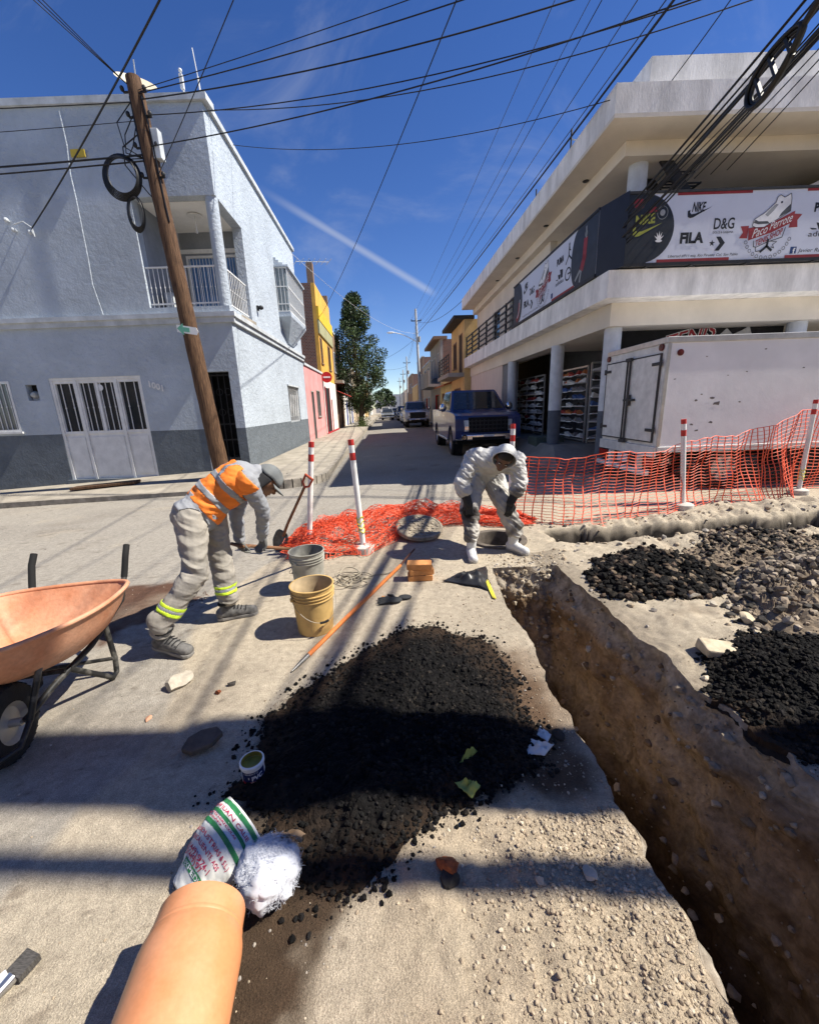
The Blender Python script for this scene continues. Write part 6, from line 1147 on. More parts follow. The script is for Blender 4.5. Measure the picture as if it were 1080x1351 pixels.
for i in range(0, NV * 2 + 1, 2):
    for j in range(NH): mb.bar(G[i][j], G[i][j + 1], .014, .003, up=(0, -1, 0))
for j in range(NH + 1): mb.tube([G[i][j] for i in range(NV * 2 + 1)], .0034 if 0 < j < NH else .0055, 4)
tag(mb.build('safety_netting', M_net, base=cpts[3], fix=False), 'upright orange plastic safety netting strung in front of the box truck', 'safety netting')
# crumpled netting heap
mb = MB(); hp = PX((378, 738), (392, 708), (430, 690), (500, 685), (560, 680), (620, 676), (690, 688), (700, 700), (640, 703), (600, 706), (575, 700), (535, 715), (515, 728), (450, 736))
hc = np.mean(np.array(hp), 0)
def heap_layer(seed, nu, nv):
    far_ = np.array([gz(*p)[:2] for p in ((376, 726), (396, 702), (440, 690), (520, 683), (600, 680), (680, 682), (700, 688))]); near_ = np.array([gz(*p)[:2] for p in ((382, 738), (440, 737), (500, 732), (535, 702), (600, 694), (660, 696), (698, 695))])
    u, v = np.meshgrid(np.linspace(0, 1, nu), np.linspace(0, 1, nv), indexing='ij'); k = u * 6; ks = np.arange(7); fx_ = [np.interp(k, ks, far_[:, c]) for c in (0, 1)]; nx_ = [np.interp(k, ks, near_[:, c]) for c in (0, 1)]
    px, py = [f * (1 - v) + n_ * v for f, n_ in zip(fx_, nx_)]; e = np.sin(math.pi * v) ** .6 * np.sin(math.pi * np.clip(u, .02, .99)) ** .35 * (1 - .55 * np.clip(u - .55, 0, 1) / .45)
    wx = .12 * fbm(u * 14 + seed, v * 9, 3, seed) + .05 * np.sin(v * 40 + seed); wy = .12 * fbm(u * 12, v * 11 + seed, 3, seed + 7)
    z = .02 + e * (.12 + .20 * np.clip(fbm(u * 9 + seed * 3, v * 7, 4, seed + 11) + .35, 0, 2) + .045 * np.sin(u * 70 + v * 25 + seed)); return np.stack([px + wx, py + wy, hz(px, py) + np.maximum(.006, z)], -1)
for sd_, nu, nv in ((1, 70, 26), (2, 60, 24), (3, 64, 26)):
    Q = heap_layer(sd_, nu, nv)
    for i in range(0, nu): mb.tube([Q[i, j] for j in range(nv)], .0034, 4, caps=False)
    for j in range(nv): mb.tube([Q[i, j] for i in range(nu)], .0028, 4, caps=False)
tag(mb.build('netting_heap', M_net, base=(hc[0], hc[1], 0), fix=False), 'crumpled heap of orange netting around the bollards and manhole cover', 'netting heap')

# ================================================================ MANHOLE
M_iron = mat('cast_iron', (.30, .255, .19), rough=.85, var=.35, scale=14, bump=.5, bscale=60, bdist=.005)
mb = MB(); mb.lathe([(.275, -.9), (.262, -.05), (.27, .004), (.30, .012), (.335, .006), (.34, -.02)], 44, (HOLE[0], HOLE[1], hz1(HOLE[0] + .4, HOLE[1]) + .004)); tag(mb.build('manhole', mat('manhole_ring', (.12, .10, .08), rough=.9, var=.3, scale=12), smooth=35, base=(HOLE[0], HOLE[1], 0)), 'open round manhole in the ground between the white boots', 'manhole')
c_ = gpx(553, 706); mc = empty('manhole_cover', c_, 'round cast iron manhole cover lying beside the netting heap', 'manhole cover'); ax = Vector((.06, -.24, 1)).normalized()
mb = MB(); mb.lathe([(0, 0), (.285, 0), (.295, .01), (.295, .05), (.285, .058), (.262, .058), (.26, .052), (0, .052)], 44, c_ + Vector((0, 0, .075)), ax); mb.build('disc', M_iron, mc, smooth=35)
s_, u_, d_ = basis(ax); c2 = c_ + Vector((0, 0, .075)) + ax * .056
for i in range(-4, 5):
    for j in range(-4, 5):
        if math.hypot(i, j) * .056 < .235: p = c2 + s_ * (i * .056) + u_ * (j * .056); dd = (s_ + u_ * (1 if (i + j) % 2 else -1)).normalized(); mb = MB(); mb.bar(p - dd * .024, p + dd * .024, .018, .012, up=ax); mb.build('tread_bar', M_iron, mc)

# ================================================================ TOOLS AND MATERIALS ON THE GROUND
M_buck = mat('bucket_tan', (.55, .36, .13), rough=.6, var=.22, scale=5, fine=.08, bscale=18, bump=.2); M_buckg = mat('bucket_grey', (.30, .29, .24), rough=.7, var=.35, scale=6, col2=(.46, .44, .38)); M_wire = mat('wire_steel', (.22, .20, .17), rough=.6, metal=.6)
def bucket(p, label, m_, inner, handle_dir=(1, -1)):
    b = empty('bucket', p, label, 'bucket'); R0, R1, Hh = .128, .152, .365
    prof = [(0, 0), (R0 - .006, 0), (R0, .006)] + [(R0 + (R1 - R0) * t, Hh * t) for t in (.3, .6, .72)]
    for z in (.735, .80, .865): r = R0 + (R1 - R0) * z; prof += [(r, Hh * z), (r + .009, Hh * (z + .006)), (r + .009, Hh * (z + .020)), (r, Hh * (z + .026))]
    prof += [(R1, Hh * .985), (R1 + .008, Hh * .987), (R1 + .008, Hh), (R1 - .004, Hh)]
    mb = MB(); mb.lathe(prof, 44, p); mb.build('shell', m_, b, smooth=35)
    mb = MB(); mb.lathe([(R1 - .004, Hh), (R1 - .008, Hh * .9), (R0 - .004, .02), (0, .018)], 44, p); mb.build('inside', inner, b, smooth=35)
    hd = Vector((handle_dir[0], handle_dir[1], 0)).normalized(); sd2 = Vector((-hd.y, hd.x, 0)); r = R0 + (R1 - R0) * .78 + .010
    pts = [p + sd2 * (r * math.cos(t)) * 1.03 + hd * (math.sin(t) * (r + .012)) + Vector((0, 0, Hh * .78 - .16 * math.sin(t))) for t in np.linspace(0, math.pi, 17)]
    mb = MB(); mb.tube(pts, .0022, 6); mb.build('bail', M_wire, b, smooth=60)
    mb = MB(); mb.tube([pts[7], pts[8], pts[9]], .009, 8); mb.build('grip', M_under, b, smooth=60)
    mb = MB()
    for s in (-1, 1): mb.lathe([(0, 0), (.016, 0), (.016, .014), (0, .016)], 10, p + sd2 * s * (r - .004) + Vector((0, 0, Hh * .78)), sd2 * s)
    mb.build('ear', m_, b)
    return b
b1 = bucket(gpx(417, 829), 'tan plastic bucket with a wire bail beside the orange bar', M_buck, mat('bucket_in', (.42, .32, .19), rough=.85, var=.3, scale=8), (.75, -1))
b2p = gpx(409, 775); bucket(b2p, 'grey cement-stained bucket behind the tan bucket', M_buckg, mat('bucket_in2', (.22, .215, .19), rough=.8, var=.4, scale=9), (-1, .5))
# orange digging bar
M_obar = mat('bar_orange', (.68, .20, .05), rough=.5, var=.2, scale=12, fine=.08, bscale=40); M_steel = mat('worn_steel', (.30, .29, .27), rough=.45, metal=.85, var=.3, scale=15)
a, b = gpx(385, 888, .012), gpx(528, 750, .03); dv = (b - a); br = empty('digging_bar', a.lerp(b, .5), 'long orange painted steel digging bar lying by the tan bucket', 'digging bar')
mb = MB(); mb.tube([a + dv * .10, a + dv * .5 + Vector((0, 0, .004)), b], [.015, .016, .016], 10); mb.build('shaft', M_obar, br, smooth=40); mb = MB(); mb.tube([a, a + dv * .04, a + dv * .10], [.004, .012, .015], 10); mb.build('tip', M_steel, br, smooth=40)
mb = MB(); mb.tube([b, b + dv * .10 + Vector((0, 0, .02)), b + dv * .2 + Vector((.02, 0, .05))], [.013, .011, .009], 8); mb.build('rusty_end', mat('rust_dark', (.10, .04, .025), rough=.85), br, smooth=40)
# three clay bricks
M_cbrk = mat('clay_brick', (.56, .25, .085), rough=.9, var=.18, scale=14, bump=.4, bscale=70, bdist=.004, fine=.1)
bc = gpx(554, 764); zz = 0
for k, (rz, dx, dy, lab) in enumerate(((.05, 0, 0, 'bottom orange clay brick of the small stack'), (.10, .012, .004, 'middle orange clay brick of the small stack'), (-.06, -.004, -.006, 'top orange clay brick of the small stack'))):
    mb = MB(); mb.box(-.115, .115, -.06, .06, 0, .056); o = mb.build('clay_brick', M_cbrk, bevel=.006); o.location = bc + Vector((dx, dy, .002 + k * .058)); o.rotation_euler = (0, 0, rz); tag(o, lab, 'brick')
# rope / wire coil
mb = MB(); c_ = gpx(462, 768)
for k, (dx, dy, ra, rb, z) in enumerate(((0, 0, .11, .10, .01), (.02, .05, .10, .09, .025), (-.03, .09, .12, .09, .035), (.06, -.06, .11, .08, .012), (-.02, .12, .09, .10, .05), (.10, .10, .10, .06, .012), (-.06, -.05, .08, .10, .03))):
    mb.tube([c_ + Vector((dx + ra * math.cos(t), dy + rb * math.sin(t), z + .012 * math.sin(t * 2 + k))) for t in np.linspace(0, 6.283, 26, endpoint=False)], .0055, 6, closed=True)
mb.tube([c_ + Vector((.1, .02, .01)), c_ + Vector((.2, .12, .012)), c_ + Vector((.32, .14, .01)), c_ + Vector((.42, .2, .015))], .0055, 6)
tag(mb.build('rope_coil', mat('rope', (.33, .29, .22), rough=.9, var=.3, scale=40), smooth=60, base=c_), 'loose coil of grey rope beside the two buckets', 'rope')
# plaster sheets of slab: dark cloth, plastic
def sheet_thing(name, label, cat, px, m_, amp, seed, thick=.004, n=22, lift=.010):
    P0 = [gpx(*q) for q in px]; A_ = [np.array(q[:]) for q in P0]; mb = MB(); u, v = np.meshgrid(np.linspace(0, 1, n), np.linspace(0, 1, n), indexing='ij'); u3, v3 = u[..., None], v[..., None]
    p = (A_[0] * (1 - u3) + A_[1] * u3) * (1 - v3) + (A_[3] * (1 - u3) + A_[2] * u3) * v3; w = .5 * (P0[1] - P0[0]).length; e = .10 * w * fbm(u * 5 + seed, v * 5, 3, seed)
    Q = np.stack([p[..., 0] + e, p[..., 1] + .8 * e, hz(p[..., 0], p[..., 1]) + lift + amp * np.clip(.35 + fbm(u * 4 + seed, v * 4, 4, seed + 3), 0, 2) * (np.sin(math.pi * u) * np.sin(math.pi * v) + .12)], -1)
    mb.grid(Q); o = mb.build(name, m_, smooth=60, base=P0[0].lerp(P0[2], .5)); md = o.modifiers.new('solid', 'SOLIDIFY'); md.thickness = thick; return tag(o, label, cat)
sheet_thing('plastic_sheet', 'crumpled black plastic sheet at the corner of the trench by the bricks', 'plastic sheet', ((585, 768), (648, 780), (640, 750), (605, 757)), mat('black_plastic', (.018, .018, .019), rough=.4, var=.3, spec=.5), .10, 5)
sheet_thing('tape_strip', 'yellow caution tape strip at the end of the trench', 'tape', ((632, 752), (637, 752), (655, 792), (649, 790)), M_ytape, .02, 9, .001, 10)
sheet_thing('paper_scrap', 'crumpled white paper scrap on the dark soil by the trench', 'paper', ((693, 998), (700, 978), (730, 986), (718, 1000)), mat('paper', (.62, .62, .60), rough=.8), .05, 12, .001, 12)
sheet_thing('paper_scrap', 'small folded white paper beside the black lump', 'paper', ((708, 972), (712, 960), (727, 972), (722, 982)), mat('paper', (.62, .62, .60), rough=.8), .035, 15, .001, 10)
sheet_thing('leaf_scrap', 'wilted pale green leaf at the edge of the asphalt heap', 'leaf', ((600, 1046), (620, 1042), (634, 1050), (622, 1068)), mat('leaf_pale', (.28, .33, .08), rough=.6), .05, 18, .001, 12, .05)
sheet_thing('leaf_scrap', 'thin twisted pale green leaf on the black heap', 'leaf', ((606, 1020), (609, 1022), (630, 1004), (627, 1001)), mat('leaf_pale', (.42, .48, .10), rough=.6), .12, 21, .001, 10, .05)
# black work gloves
gl = empty('work_glove', gpx(525, 790), 'black work glove lying by the orange bar', 'glove'); mb = MB(); p = gpx(520, 794); mb.ball(p + Vector((0, 0, .018)), (.07, .05, .018)); mb.ball(p + Vector((.09, .05, .016)), (.06, .04, .016))
for k in range(4): mb.tube([p + Vector((-.04, -.03 + .025 * k, .018)), p + Vector((-.10, -.05 + .03 * k, .015)), p + Vector((-.13 - .01 * (k % 2), -.055 + .032 * k, .012))], [.013, .012, .009], 7)
mb.tube([p + Vector((.0, .04, .018)), p + Vector((-.02, .09, .014)), p + Vector((-.06, .11, .012))], [.013, .012, .009], 7); mb.build('fabric', mat('glove_black', (.03, .032, .034), rough=.85, bump=.4, bscale=90), gl, smooth=60)
# stones, broken bricks, slabs
def stone(px, size, label, m_, flat=.6, seed=0, name='stone', rot=None, sub=3, z=None):
    p = gpx(*px) if px else z; bm = bmesh.new(); bmesh.ops.create_icosphere(bm, subdivisions=sub, radius=1.0); sx, sy, sz = size
    c = np.array([v.co[:] for v in bm.verts]); k = 1 + .30 * fbm(c[:, 0] * 1.6 + seed, c[:, 1] * 1.6 + c[:, 2] * 1.9, 4, seed) + .25 * fbm(c[:, 0] * 1.1 + seed * 3, c[:, 2] * 1.3 - c[:, 1], 2, seed + 5); q = 2.6 / ((np.abs(c) ** 3).sum(1) + 1.6); c = c * (k * q)[:, None]; rr_ = random.Random(seed)
    for _ in range(9): n_ = np.array([rr_.gauss(0, 1) for _ in range(3)]); n_ /= np.linalg.norm(n_); c = c - np.clip(c @ n_ - rr_.uniform(.55, .85), 0, 9)[:, None] * n_
    c = c * (1 + .05 * fbm(c[:, 0] * 6, c[:, 1] * 6 + c[:, 2] * 5, 3, seed + 9))[:, None] * np.array(size)
    for v, w in zip(bm.verts, c): v.co = w
    me = bpy.data.meshes.new(name); bm.to_mesh(me); bm.free(); me.materials.append(m_); me.polygons.foreach_set('use_smooth', [True] * len(me.polygons)); me.set_sharp_from_angle(angle=math.radians(28)); o = bpy.data.objects.new(name, me); COL.objects.link(o); o.location = p + Vector((0, 0, sz * .55)); o.rotation_euler = (0, 0, rot if rot is not None else seed * 1.3); return tag(o, label, 'brick' if 'brick' in name else name.split('_')[-1])
M_s1 = mat('stone_cream', (.52, .44, .31), rough=.9, var=.25, scale=14, bump=.6, bscale=40, bdist=.008); M_s2 = mat('stone_white', (.44, .39, .31), rough=.9, var=.25, scale=14, bump=.6, bscale=40, bdist=.008); M_s3 = mat('brick_red_dark', (.22, .065, .03), rough=.95, var=.5, scale=18, bump=.9, bscale=50, bdist=.012, col2=(.42, .13, .045)); M_s4 = mat('stone_dark', (.04, .035, .03), rough=.9, var=.4, scale=16, bump=.7, bscale=45, bdist=.01); M_s5 = mat('slab_brown', (.10, .075, .055), rough=.6, var=.4, scale=10, bump=.5, bscale=30)
stone((236, 905), (.075, .055, .045), 'pale rough stone beside the worker boot', M_s2, seed=3)
stone((590, 1148), (.034, .034, .036), 'red brick lump with a dark side in the dusty soil', M_s3, seed=4, name='brick_lump')
stone((592, 1165), (.032, .030, .022), 'black lump under the red brick lump', M_s4, seed=8, name='asphalt_lump')  # separate near-black lump set just before the red one
stone((778, 1154), (.032, .022, .014), 'white broken stone among the gravel', M_s2, seed=5); stone((711, 1163), (.017, .014, .010), 'small tan pebble left of the white broken stone', M_s1, seed=6)
stone((288, 915), (.020, .018, .018), 'small red-brown brick piece on the concrete', M_s3, seed=9, name='brick_lump'); stone((307, 903), (.032, .018, .014), 'small black asphalt lump beside the red-brown brick piece', M_s4, seed=10, name='asphalt_lump'); stone((195, 950), (.024, .016, .010), 'pinkish chip of brick on the asphalt edge', mat('chip_pink', (.45, .24, .15), rough=.9), seed=11, name='brick_lump')
stone((530, 920), (.030, .034, .026), 'rusty brick lump on the black heap', M_s3, seed=12, name='brick_lump', z=None); stone((545, 940), (.030, .022, .014), 'pale grey flake on the black heap', mat('flake', (.30, .32, .33), rough=.5, var=.4, scale=30), seed=13, name='flake'); stone((505, 790), (.02, .02, .02), 'small orange brick crumb by the black glove', M_cbrk, seed=30, name='brick_lump')
stone((736, 972), (.034, .026, .024), 'black lump beside the white paper scraps', M_s4, seed=14, name='asphalt_lump')
p = gpx(268, 986); mb = MB(); mb.prism([(-.085, -.055), (-.02, -.075), (.07, -.03), (.105, .03), (.06, .062), (-.02, .045), (-.075, .005)], lambda u, v, w: p + Vector((u * .9, v * .9, w + .02 + .25 * (v + .04))), 0, .028); tag(mb.build('slab_piece', M_s5, base=p, bevel=.006), 'flat dark brown slab fragment on the concrete', 'slab')
q = gpx(948, 862); mb = MB(); mb.hexa([(q.x - .11, q.y - .05, q.z), (q.x + .13, q.y - .09, q.z), (q.x + .15, q.y + .06, q.z), (q.x - .10, q.y + .09, q.z), (q.x - .12, q.y - .06, q.z + .065), (q.x + .11, q.y - .10, q.z + .045), (q.x + .12, q.y + .05, q.z + .05), (q.x - .09, q.y + .08, q.z + .075)]); tag(mb.build('concrete_block', M_s1, base=q, bevel=.012), 'tan broken concrete block at the edge of the coarse black heap', 'block')
for k, (px, s, l_, m_) in enumerate((((912, 788), (.05, .04, .035), 'rounded pale cobble below the dark spoil heap', M_s2), ((985, 820), (.055, .045, .04), 'tan cobble at the foot of the rubble heap', M_s1), ((1000, 840), (.04, .03, .03), 'small tan stone by the rubble heap', M_s1), ((940, 800), (.035, .03, .025), 'small white stone near the dark spoil', M_s2), ((1045, 800), (.11, .08, .06), 'large tan rock on the rubble heap', M_s1), ((1068, 905), (.05, .03, .05), 'upright pale shard beside the coarse black heap', M_s2), ((1015, 868), (.03, .03, .04), 'pale pointed stone at the top of the coarse black heap', M_s2), ((880, 775), (.10, .03, .03), 'dark brick fragment in the small black heap', M_s3), ((905, 783), (.09, .045, .03), 'flat black asphalt slab in the small black heap', M_s4), ((1020, 735), (.10, .06, .05), 'grey rock on the strip of dark spoil', mat('rock_grey', (.26, .23, .19), rough=.9, var=.3, scale=8, bump=.5)), ((1070, 742), (.11, .07, .05), 'brown rock at the end of the dark spoil', M_s1))): stone(px, s, l_, m_, seed=40 + k)
# ---------------------------------------------------------------- shovels
M_hand = mat('shovel_handle', (.20, .10, .05), rough=.7, var=.3, scale=10); M_hred = mat('shovel_red', (.40, .07, .03), rough=.55, var=.2); M_blade = mat('shovel_blade', (.10, .095, .09), rough=.5, metal=.7, var=.4, scale=12)
def shovel(bt, tp, label, bladem, gripm, nrm, W_=.21, LB=.27):
    d = (tp - bt).normalized(); s = d.cross(Vector(nrm)).normalized(); n_ = s.cross(d); o = empty('shovel', bt, label, 'shovel')
    rows = []; 
    for i in range(9):
        t = i / 8; w = W_ / 2 * min(1, (t * 2.2 + .06) ** .55) * (1 if t < .85 else 1 - .3 * (t - .85) / .15)
        rows.append([bt + d * (LB * t) + s * (w * k / 4) - n_ * (.03 * (1 - (k / 4) ** 2)) for k in range(-4, 5)])
    mb = MB(); mb.grid(np.array([[q[:] for q in r] for r in rows])); ob = mb.build('blade', bladem, o, smooth=60); md = ob.modifiers.new('solid', 'SOLIDIFY'); md.thickness = .004
    e = tp - d * .13; mb = MB(); mb.tube([bt + d * LB * .8 - n_ * .02, bt + d * (LB + .12), e], [.020, .017, .016], 10); mb.build('shaft', M_hand, o, smooth=50)
    mb = MB(); mb.tube([e, e + d * .04 + s * .05, tp + s * .055], .013, 8); mb.tube([e, e + d * .04 - s * .05, tp - s * .055], .013, 8); mb.tube([tp - s * .06, tp + s * .06], .015, 8); mb.build('grip', gripm, o, smooth=50)
    return o
shovel(gpx(363, 727), Vector((-1.10, 4.42, .86)), 'short shovel with a red grip leaning against the bollard', M_blade, M_hred, (-.4, -1, .3))
shovel(gpx(440, 728), Vector((-1.47, 3.22, .50)), 'shovel held low by the worker in the orange vest', mat('shovel_blade2', (.32, .33, .34), rough=.4, metal=.7, var=.3), M_hand, (.2, .2, 1))
# ---------------------------------------------------------------- wheelbarrow
wbB = Vector((-2.16, 2.32, hz1(-2.1, 2.0))); wf = Vector((.24, -.97, 0)).normalized(); wr_v = Vector((.97, .24, 0)).normalized()
WP = lambda s, t, z: wbB + wf * s + wr_v * t + Vector((0, 0, z))
WB = empty('wheelbarrow', wbB, 'orange wheelbarrow with black frame standing at the left', 'wheelbarrow')
M_tray = mat('tray_orange', (.64, .26, .13), rough=.6, var=.22, scale=4, col2=(.64, .38, .25), lo=.36, hi=.82, fine=.10, bscale=45, bump=.25, detail=10); M_frame = mat('frame_black', (.03, .03, .03), rough=.5, var=.5, scale=12, col2=(.16, .15, .13), lo=.5, hi=.75)
rim = [(-.02, -.34), (-.05, 0), (-.02, .34), (.12, .385), (.38, .385), (.58, .33), (.78, .20), (.86, .08), (.87, 0), (.86, -.08), (.78, -.20), (.58, -.33), (.38, -.385), (.12, -.385)]
def rsm(p):                                   # round the outline a little
    o = []; n = len(p)
    for i in range(n):
        a, b, c = Vector(p[i - 1]), Vector(p[i]), Vector(p[(i + 1) % n])
        for t in (0, .25, .5, .75): q = (a + b) / 2; r = (b + c) / 2; o.append(q * (1 - t) ** 2 + b * 2 * t * (1 - t) + r * t * t)
    return o
rm = rsm(rim); cen = Vector((.40, 0)); lv = [(1.0, .0), (.985, -.008), (.90, -.10), (.74, -.20), (.56, -.255), (.3, -.265), (.02, -.266)]
zr = lambda q: .60 + .05 * q.x; Q = np.array([[WP(*(cen + (q - cen) * k), zr(q) + dz)[:] for q in rm + rm[:1]] for k, dz in lv])
mb = MB(); mb.grid(Q); ob = mb.build('tray', M_tray, WB, smooth=50); md = ob.modifiers.new('solid', 'SOLIDIFY'); md.thickness = .004
mb = MB(); mb.tube([WP(q.x, q.y, zr(q)) for q in rm], .013, 8, closed=True); part(mb, 'rolled_rim', M_tray, ob, smooth=60)
axl = WP(.70, 0, .195)
for s in (-1, 1): mb = MB(); mb.tube([axl + wr_v * s * .08, WP(.52, s * .12, .25), WP(.25, s * .19, .31), WP(-.08, s * .25, .44), WP(-.17, s * .265, .60)], .017, 10); mb.build('frame_tube', M_frame, WB, smooth=50)
for s in (-1, 1): mb = MB(); mb.tube([WP(-.155, s * .262, .57), WP(-.175, s * .265, .61), WP(-.22, s * .27, .70), WP(-.27, s * .27, .76)], .0195, 10); mb.build('handle_grip', M_under, WB, smooth=50)
for s in (-1, 1):
    mb = MB(); mb.tube([WP(.10, s * .21, .36), WP(.08, s * .21, .10), WP(.10, s * .21, .02), WP(.16, s * .21, .015), WP(.20, s * .205, .06), WP(.42, s * .15, .28)], .016, 10); mb.build('leg', M_frame, WB, smooth=50)
    mb = MB(); mb.tube([WP(.62, s * .16, .46), axl + wr_v * s * .10], .015, 8); mb.build('tray_brace', M_frame, WB, smooth=50)
mb = MB(); mb.tube([WP(.10, -.21, .12), WP(.10, .21, .12)], .012, 8); mb.build('cross_bar', M_frame, WB); mb = MB(); mb.tube([WP(.45, -.15, .29), WP(.45, .15, .29)], .014, 8); mb.build('cross_bar', M_frame, WB)
mb = MB(); mb.tube([axl + wr_v * .10, axl + wf * .12 + wr_v * .11 + Vector((0, 0, -.06)), axl + wf * .24 + wr_v * .05 + Vector((0, 0, -.05)), axl + wf * .25 + Vector((0, 0, -.05)), axl + wf * .24 - wr_v * .05 + Vector((0, 0, -.05)), axl + wf * .12 - wr_v * .11 + Vector((0, 0, -.06)), axl - wr_v * .10], .013, 8); mb.build('wheel_guard', M_frame, WB, smooth=50)
whl = MB().lathe([(.10, -.035), (.15, -.045), (.18, -.036), (.192, -.015), (.192, .015), (.18, .036), (.15, .045), (.10, .035)], 36, axl, wr_v).build('wheel', M_tyre, WB, smooth=35)
mb = MB(); mb.lathe([(.10, -.035), (.08, -.012), (.02, -.02), (.02, -.07), (0, -.07)], 24, axl, wr_v); mb.lathe([(.10, .035), (.08, .012), (.02, .02), (.02, .07), (0, .07)], 24, axl, wr_v); part(mb, 'rim', mat('barrow_rim', (.42, .40, .36), rough=.5, metal=.5), whl, smooth=40)
mb = MB()
for k in range(34):
    t = k * 2 * math.pi / 34; e = wf * math.cos(t) + Vector((0, 0, 1)) * math.sin(t)
    for s in (-1, 1): p = axl + e * .192; mb.bar(p + wr_v * s * .004, p + wr_v * s * .034 + e.cross(wr_v) * .012 - e * .010, .010, .008, up=e)
part(mb, 'tread', M_tyre, whl)
# ---------------------------------------------------------------- can of pipe cement
cp_ = gpx(336, 1027); can = empty('cement_can', cp_, 'small white PVC cement can with a blue and red label', 'can'); cr, chh = .048, .105
tl = Vector((0, 0, 1)); s_, u_, d_ = Vector((1, 0, 0)), Vector((0, 1, 0)), tl
mb = MB(); mb.lathe([(0, 0), (cr - .004, 0), (cr, .005), (cr, chh - .02), (cr + .004, chh - .018), (cr + .004, chh - .004), (cr, chh), (cr - .003, chh), (cr - .003, chh - .03)], 40, cp_, tl); mb.build('shell', M_pvc, can, smooth=35)
mb = MB(); mb.lathe([(0, chh - .028), (cr - .003, chh - .028)], 40, cp_, tl); mb.lathe([(cr - .0035, chh - .003), (cr - .0035, chh - .027)], 40, cp_, tl); mb.build('yellow_cement', mat('cement_yellow', (.30, .24, .04), rough=.35, var=.3, scale=30), can)
A0 = math.atan2(-1, .42)                      # the label faces the camera
def canp(u, v, w=.0006): t = A0 + u / cr; return cp_ + (s_ * math.cos(t) + u_ * math.sin(t)) * (cr + w) + d_ * v
mb = MB(); mb.grid(np.array([[canp(u, v)[:] for u in np.linspace(-.055, .055, 20)] for v in (.012, .078)])); mb.build('label', mat('label_navy', (.012, .02, .085), rough=.4), can)
mb = MB(); mb.grid(np.array([[canp(u, v, .0011)[:] for u in np.linspace(-.055, .055, 20)] for v in (.013, .032)])); mb.build('label_band', mat('label_red', (.28, .015, .02), rough=.4), can)
mb = MB(); put_text(mb, 'PVC', .030, lambda a, b: canp(a - .008, b + .036 + .12 * a, .0016), 0, 0, bold=.0010, width=.046); put_text(mb, 'CEMENTO', .010, lambda a, b: canp(a - .04, b + .068, .0016), 0, 0, width=.06); put_text(mb, 'PARA TUBERIA', .007, lambda a, b: canp(a - .012, b + .026, .0018), 0, 0, width=.04); mb.add([canp(-.045, .05, .0016), canp(-.018, .044, .0016), canp(-.018, .056, .0016)], [(0, 1, 2)]); mb.build('lettering', M_wht, can)
# ---------------------------------------------------------------- orange PVC pipe
M_pipe = mat('pipe_orange', (.66, .27, .115), rough=.42, var=.12, scale=5, spec=.42, fine=.05, bscale=90, bump=.06, bdist=.004, col2=(.70, .36, .20), lo=.45, hi=.85, detail=10)
pr = .122; pm = gz(268, 1203, .15); pdir = (gz(221, 1372, .155) - pm).normalized()
pp = empty('sewer_pipe', pm, 'large orange plastic sewer pipe with a wide socket end', 'pipe')
mb = MB(); mb.lathe([(pr * .90, .03), (pr * .93, .002), (pr * .965, 0), (pr * .985, .006), (pr * 1.0, .055), (pr * 1.005, .066), (pr * 1.03, .074), (pr * 1.075, .092), (pr * 1.095, .11), (pr * 1.10, .125), (pr * 1.10, .30), (pr * 1.08, .33), (pr * 1.06, .36), (pr * 1.05, .40), (pr * 1.05, 1.1), (pr * .99, 1.1)], 64, pm, pdir); mb.build('pipe_wall', M_pipe, pp, smooth=30)
mb = MB(); mb.lathe([(pr * .91, .012), (pr * .91, .1), (pr * .97, .14), (pr * .97, 1.1)], 48, pm, pdir); mb.build('pipe_bore', M_pipe, pp, smooth=30)
mb = MB(); mb.lathe([(pr * 1.002, .058), (pr * 1.022, .062), (pr * 1.022, .067), (pr * 1.012, .071)], 64, pm, pdir); mb.build('socket_bead', M_pipe, pp, smooth=40)
# brush / steel tool at the bottom left corner
q = gpx(30, 1284); tl_ = empty('paint_brush', q, 'steel-ferruled brush with dark bristles lying at the left', 'brush'); d_ = Vector((.30, .95, 0)).normalized(); s_ = Vector((d_.y, -d_.x, 0))
mb = MB(); mb.bar(q - d_ * .02 + Vector((0, 0, .02)), q + d_ * .035 + Vector((0, 0, .02)), .055, .022, up=(0, 0, 1)); mb.build('bristles', mat('bristle', (.07, .065, .06), rough=.8, var=.5, scale=60, stretch=(1, 6, 1)), tl_)
mb = MB(); mb.tube([q - d_ * .02 + Vector((0, 0, .02)), q - d_ * .07 + Vector((0, 0, .02)), q - d_ * .30 + Vector((0, 0, .02))], [.018, .013, .013], 12); mb.build('handle', mat('brush_steel', (.55, .56, .57), rough=.25, metal=.9), tl_, smooth=50)
mb = MB(); mb.bar(q - d_ * .06 - s_ * .025 + Vector((0, 0, .02)), q - d_ * .021 - s_ * .015 + Vector((0, 0, .02)), .035, .026, up=(0, 0, 1)); mb.build('ferrule', M_white, tl_, bevel=.003)
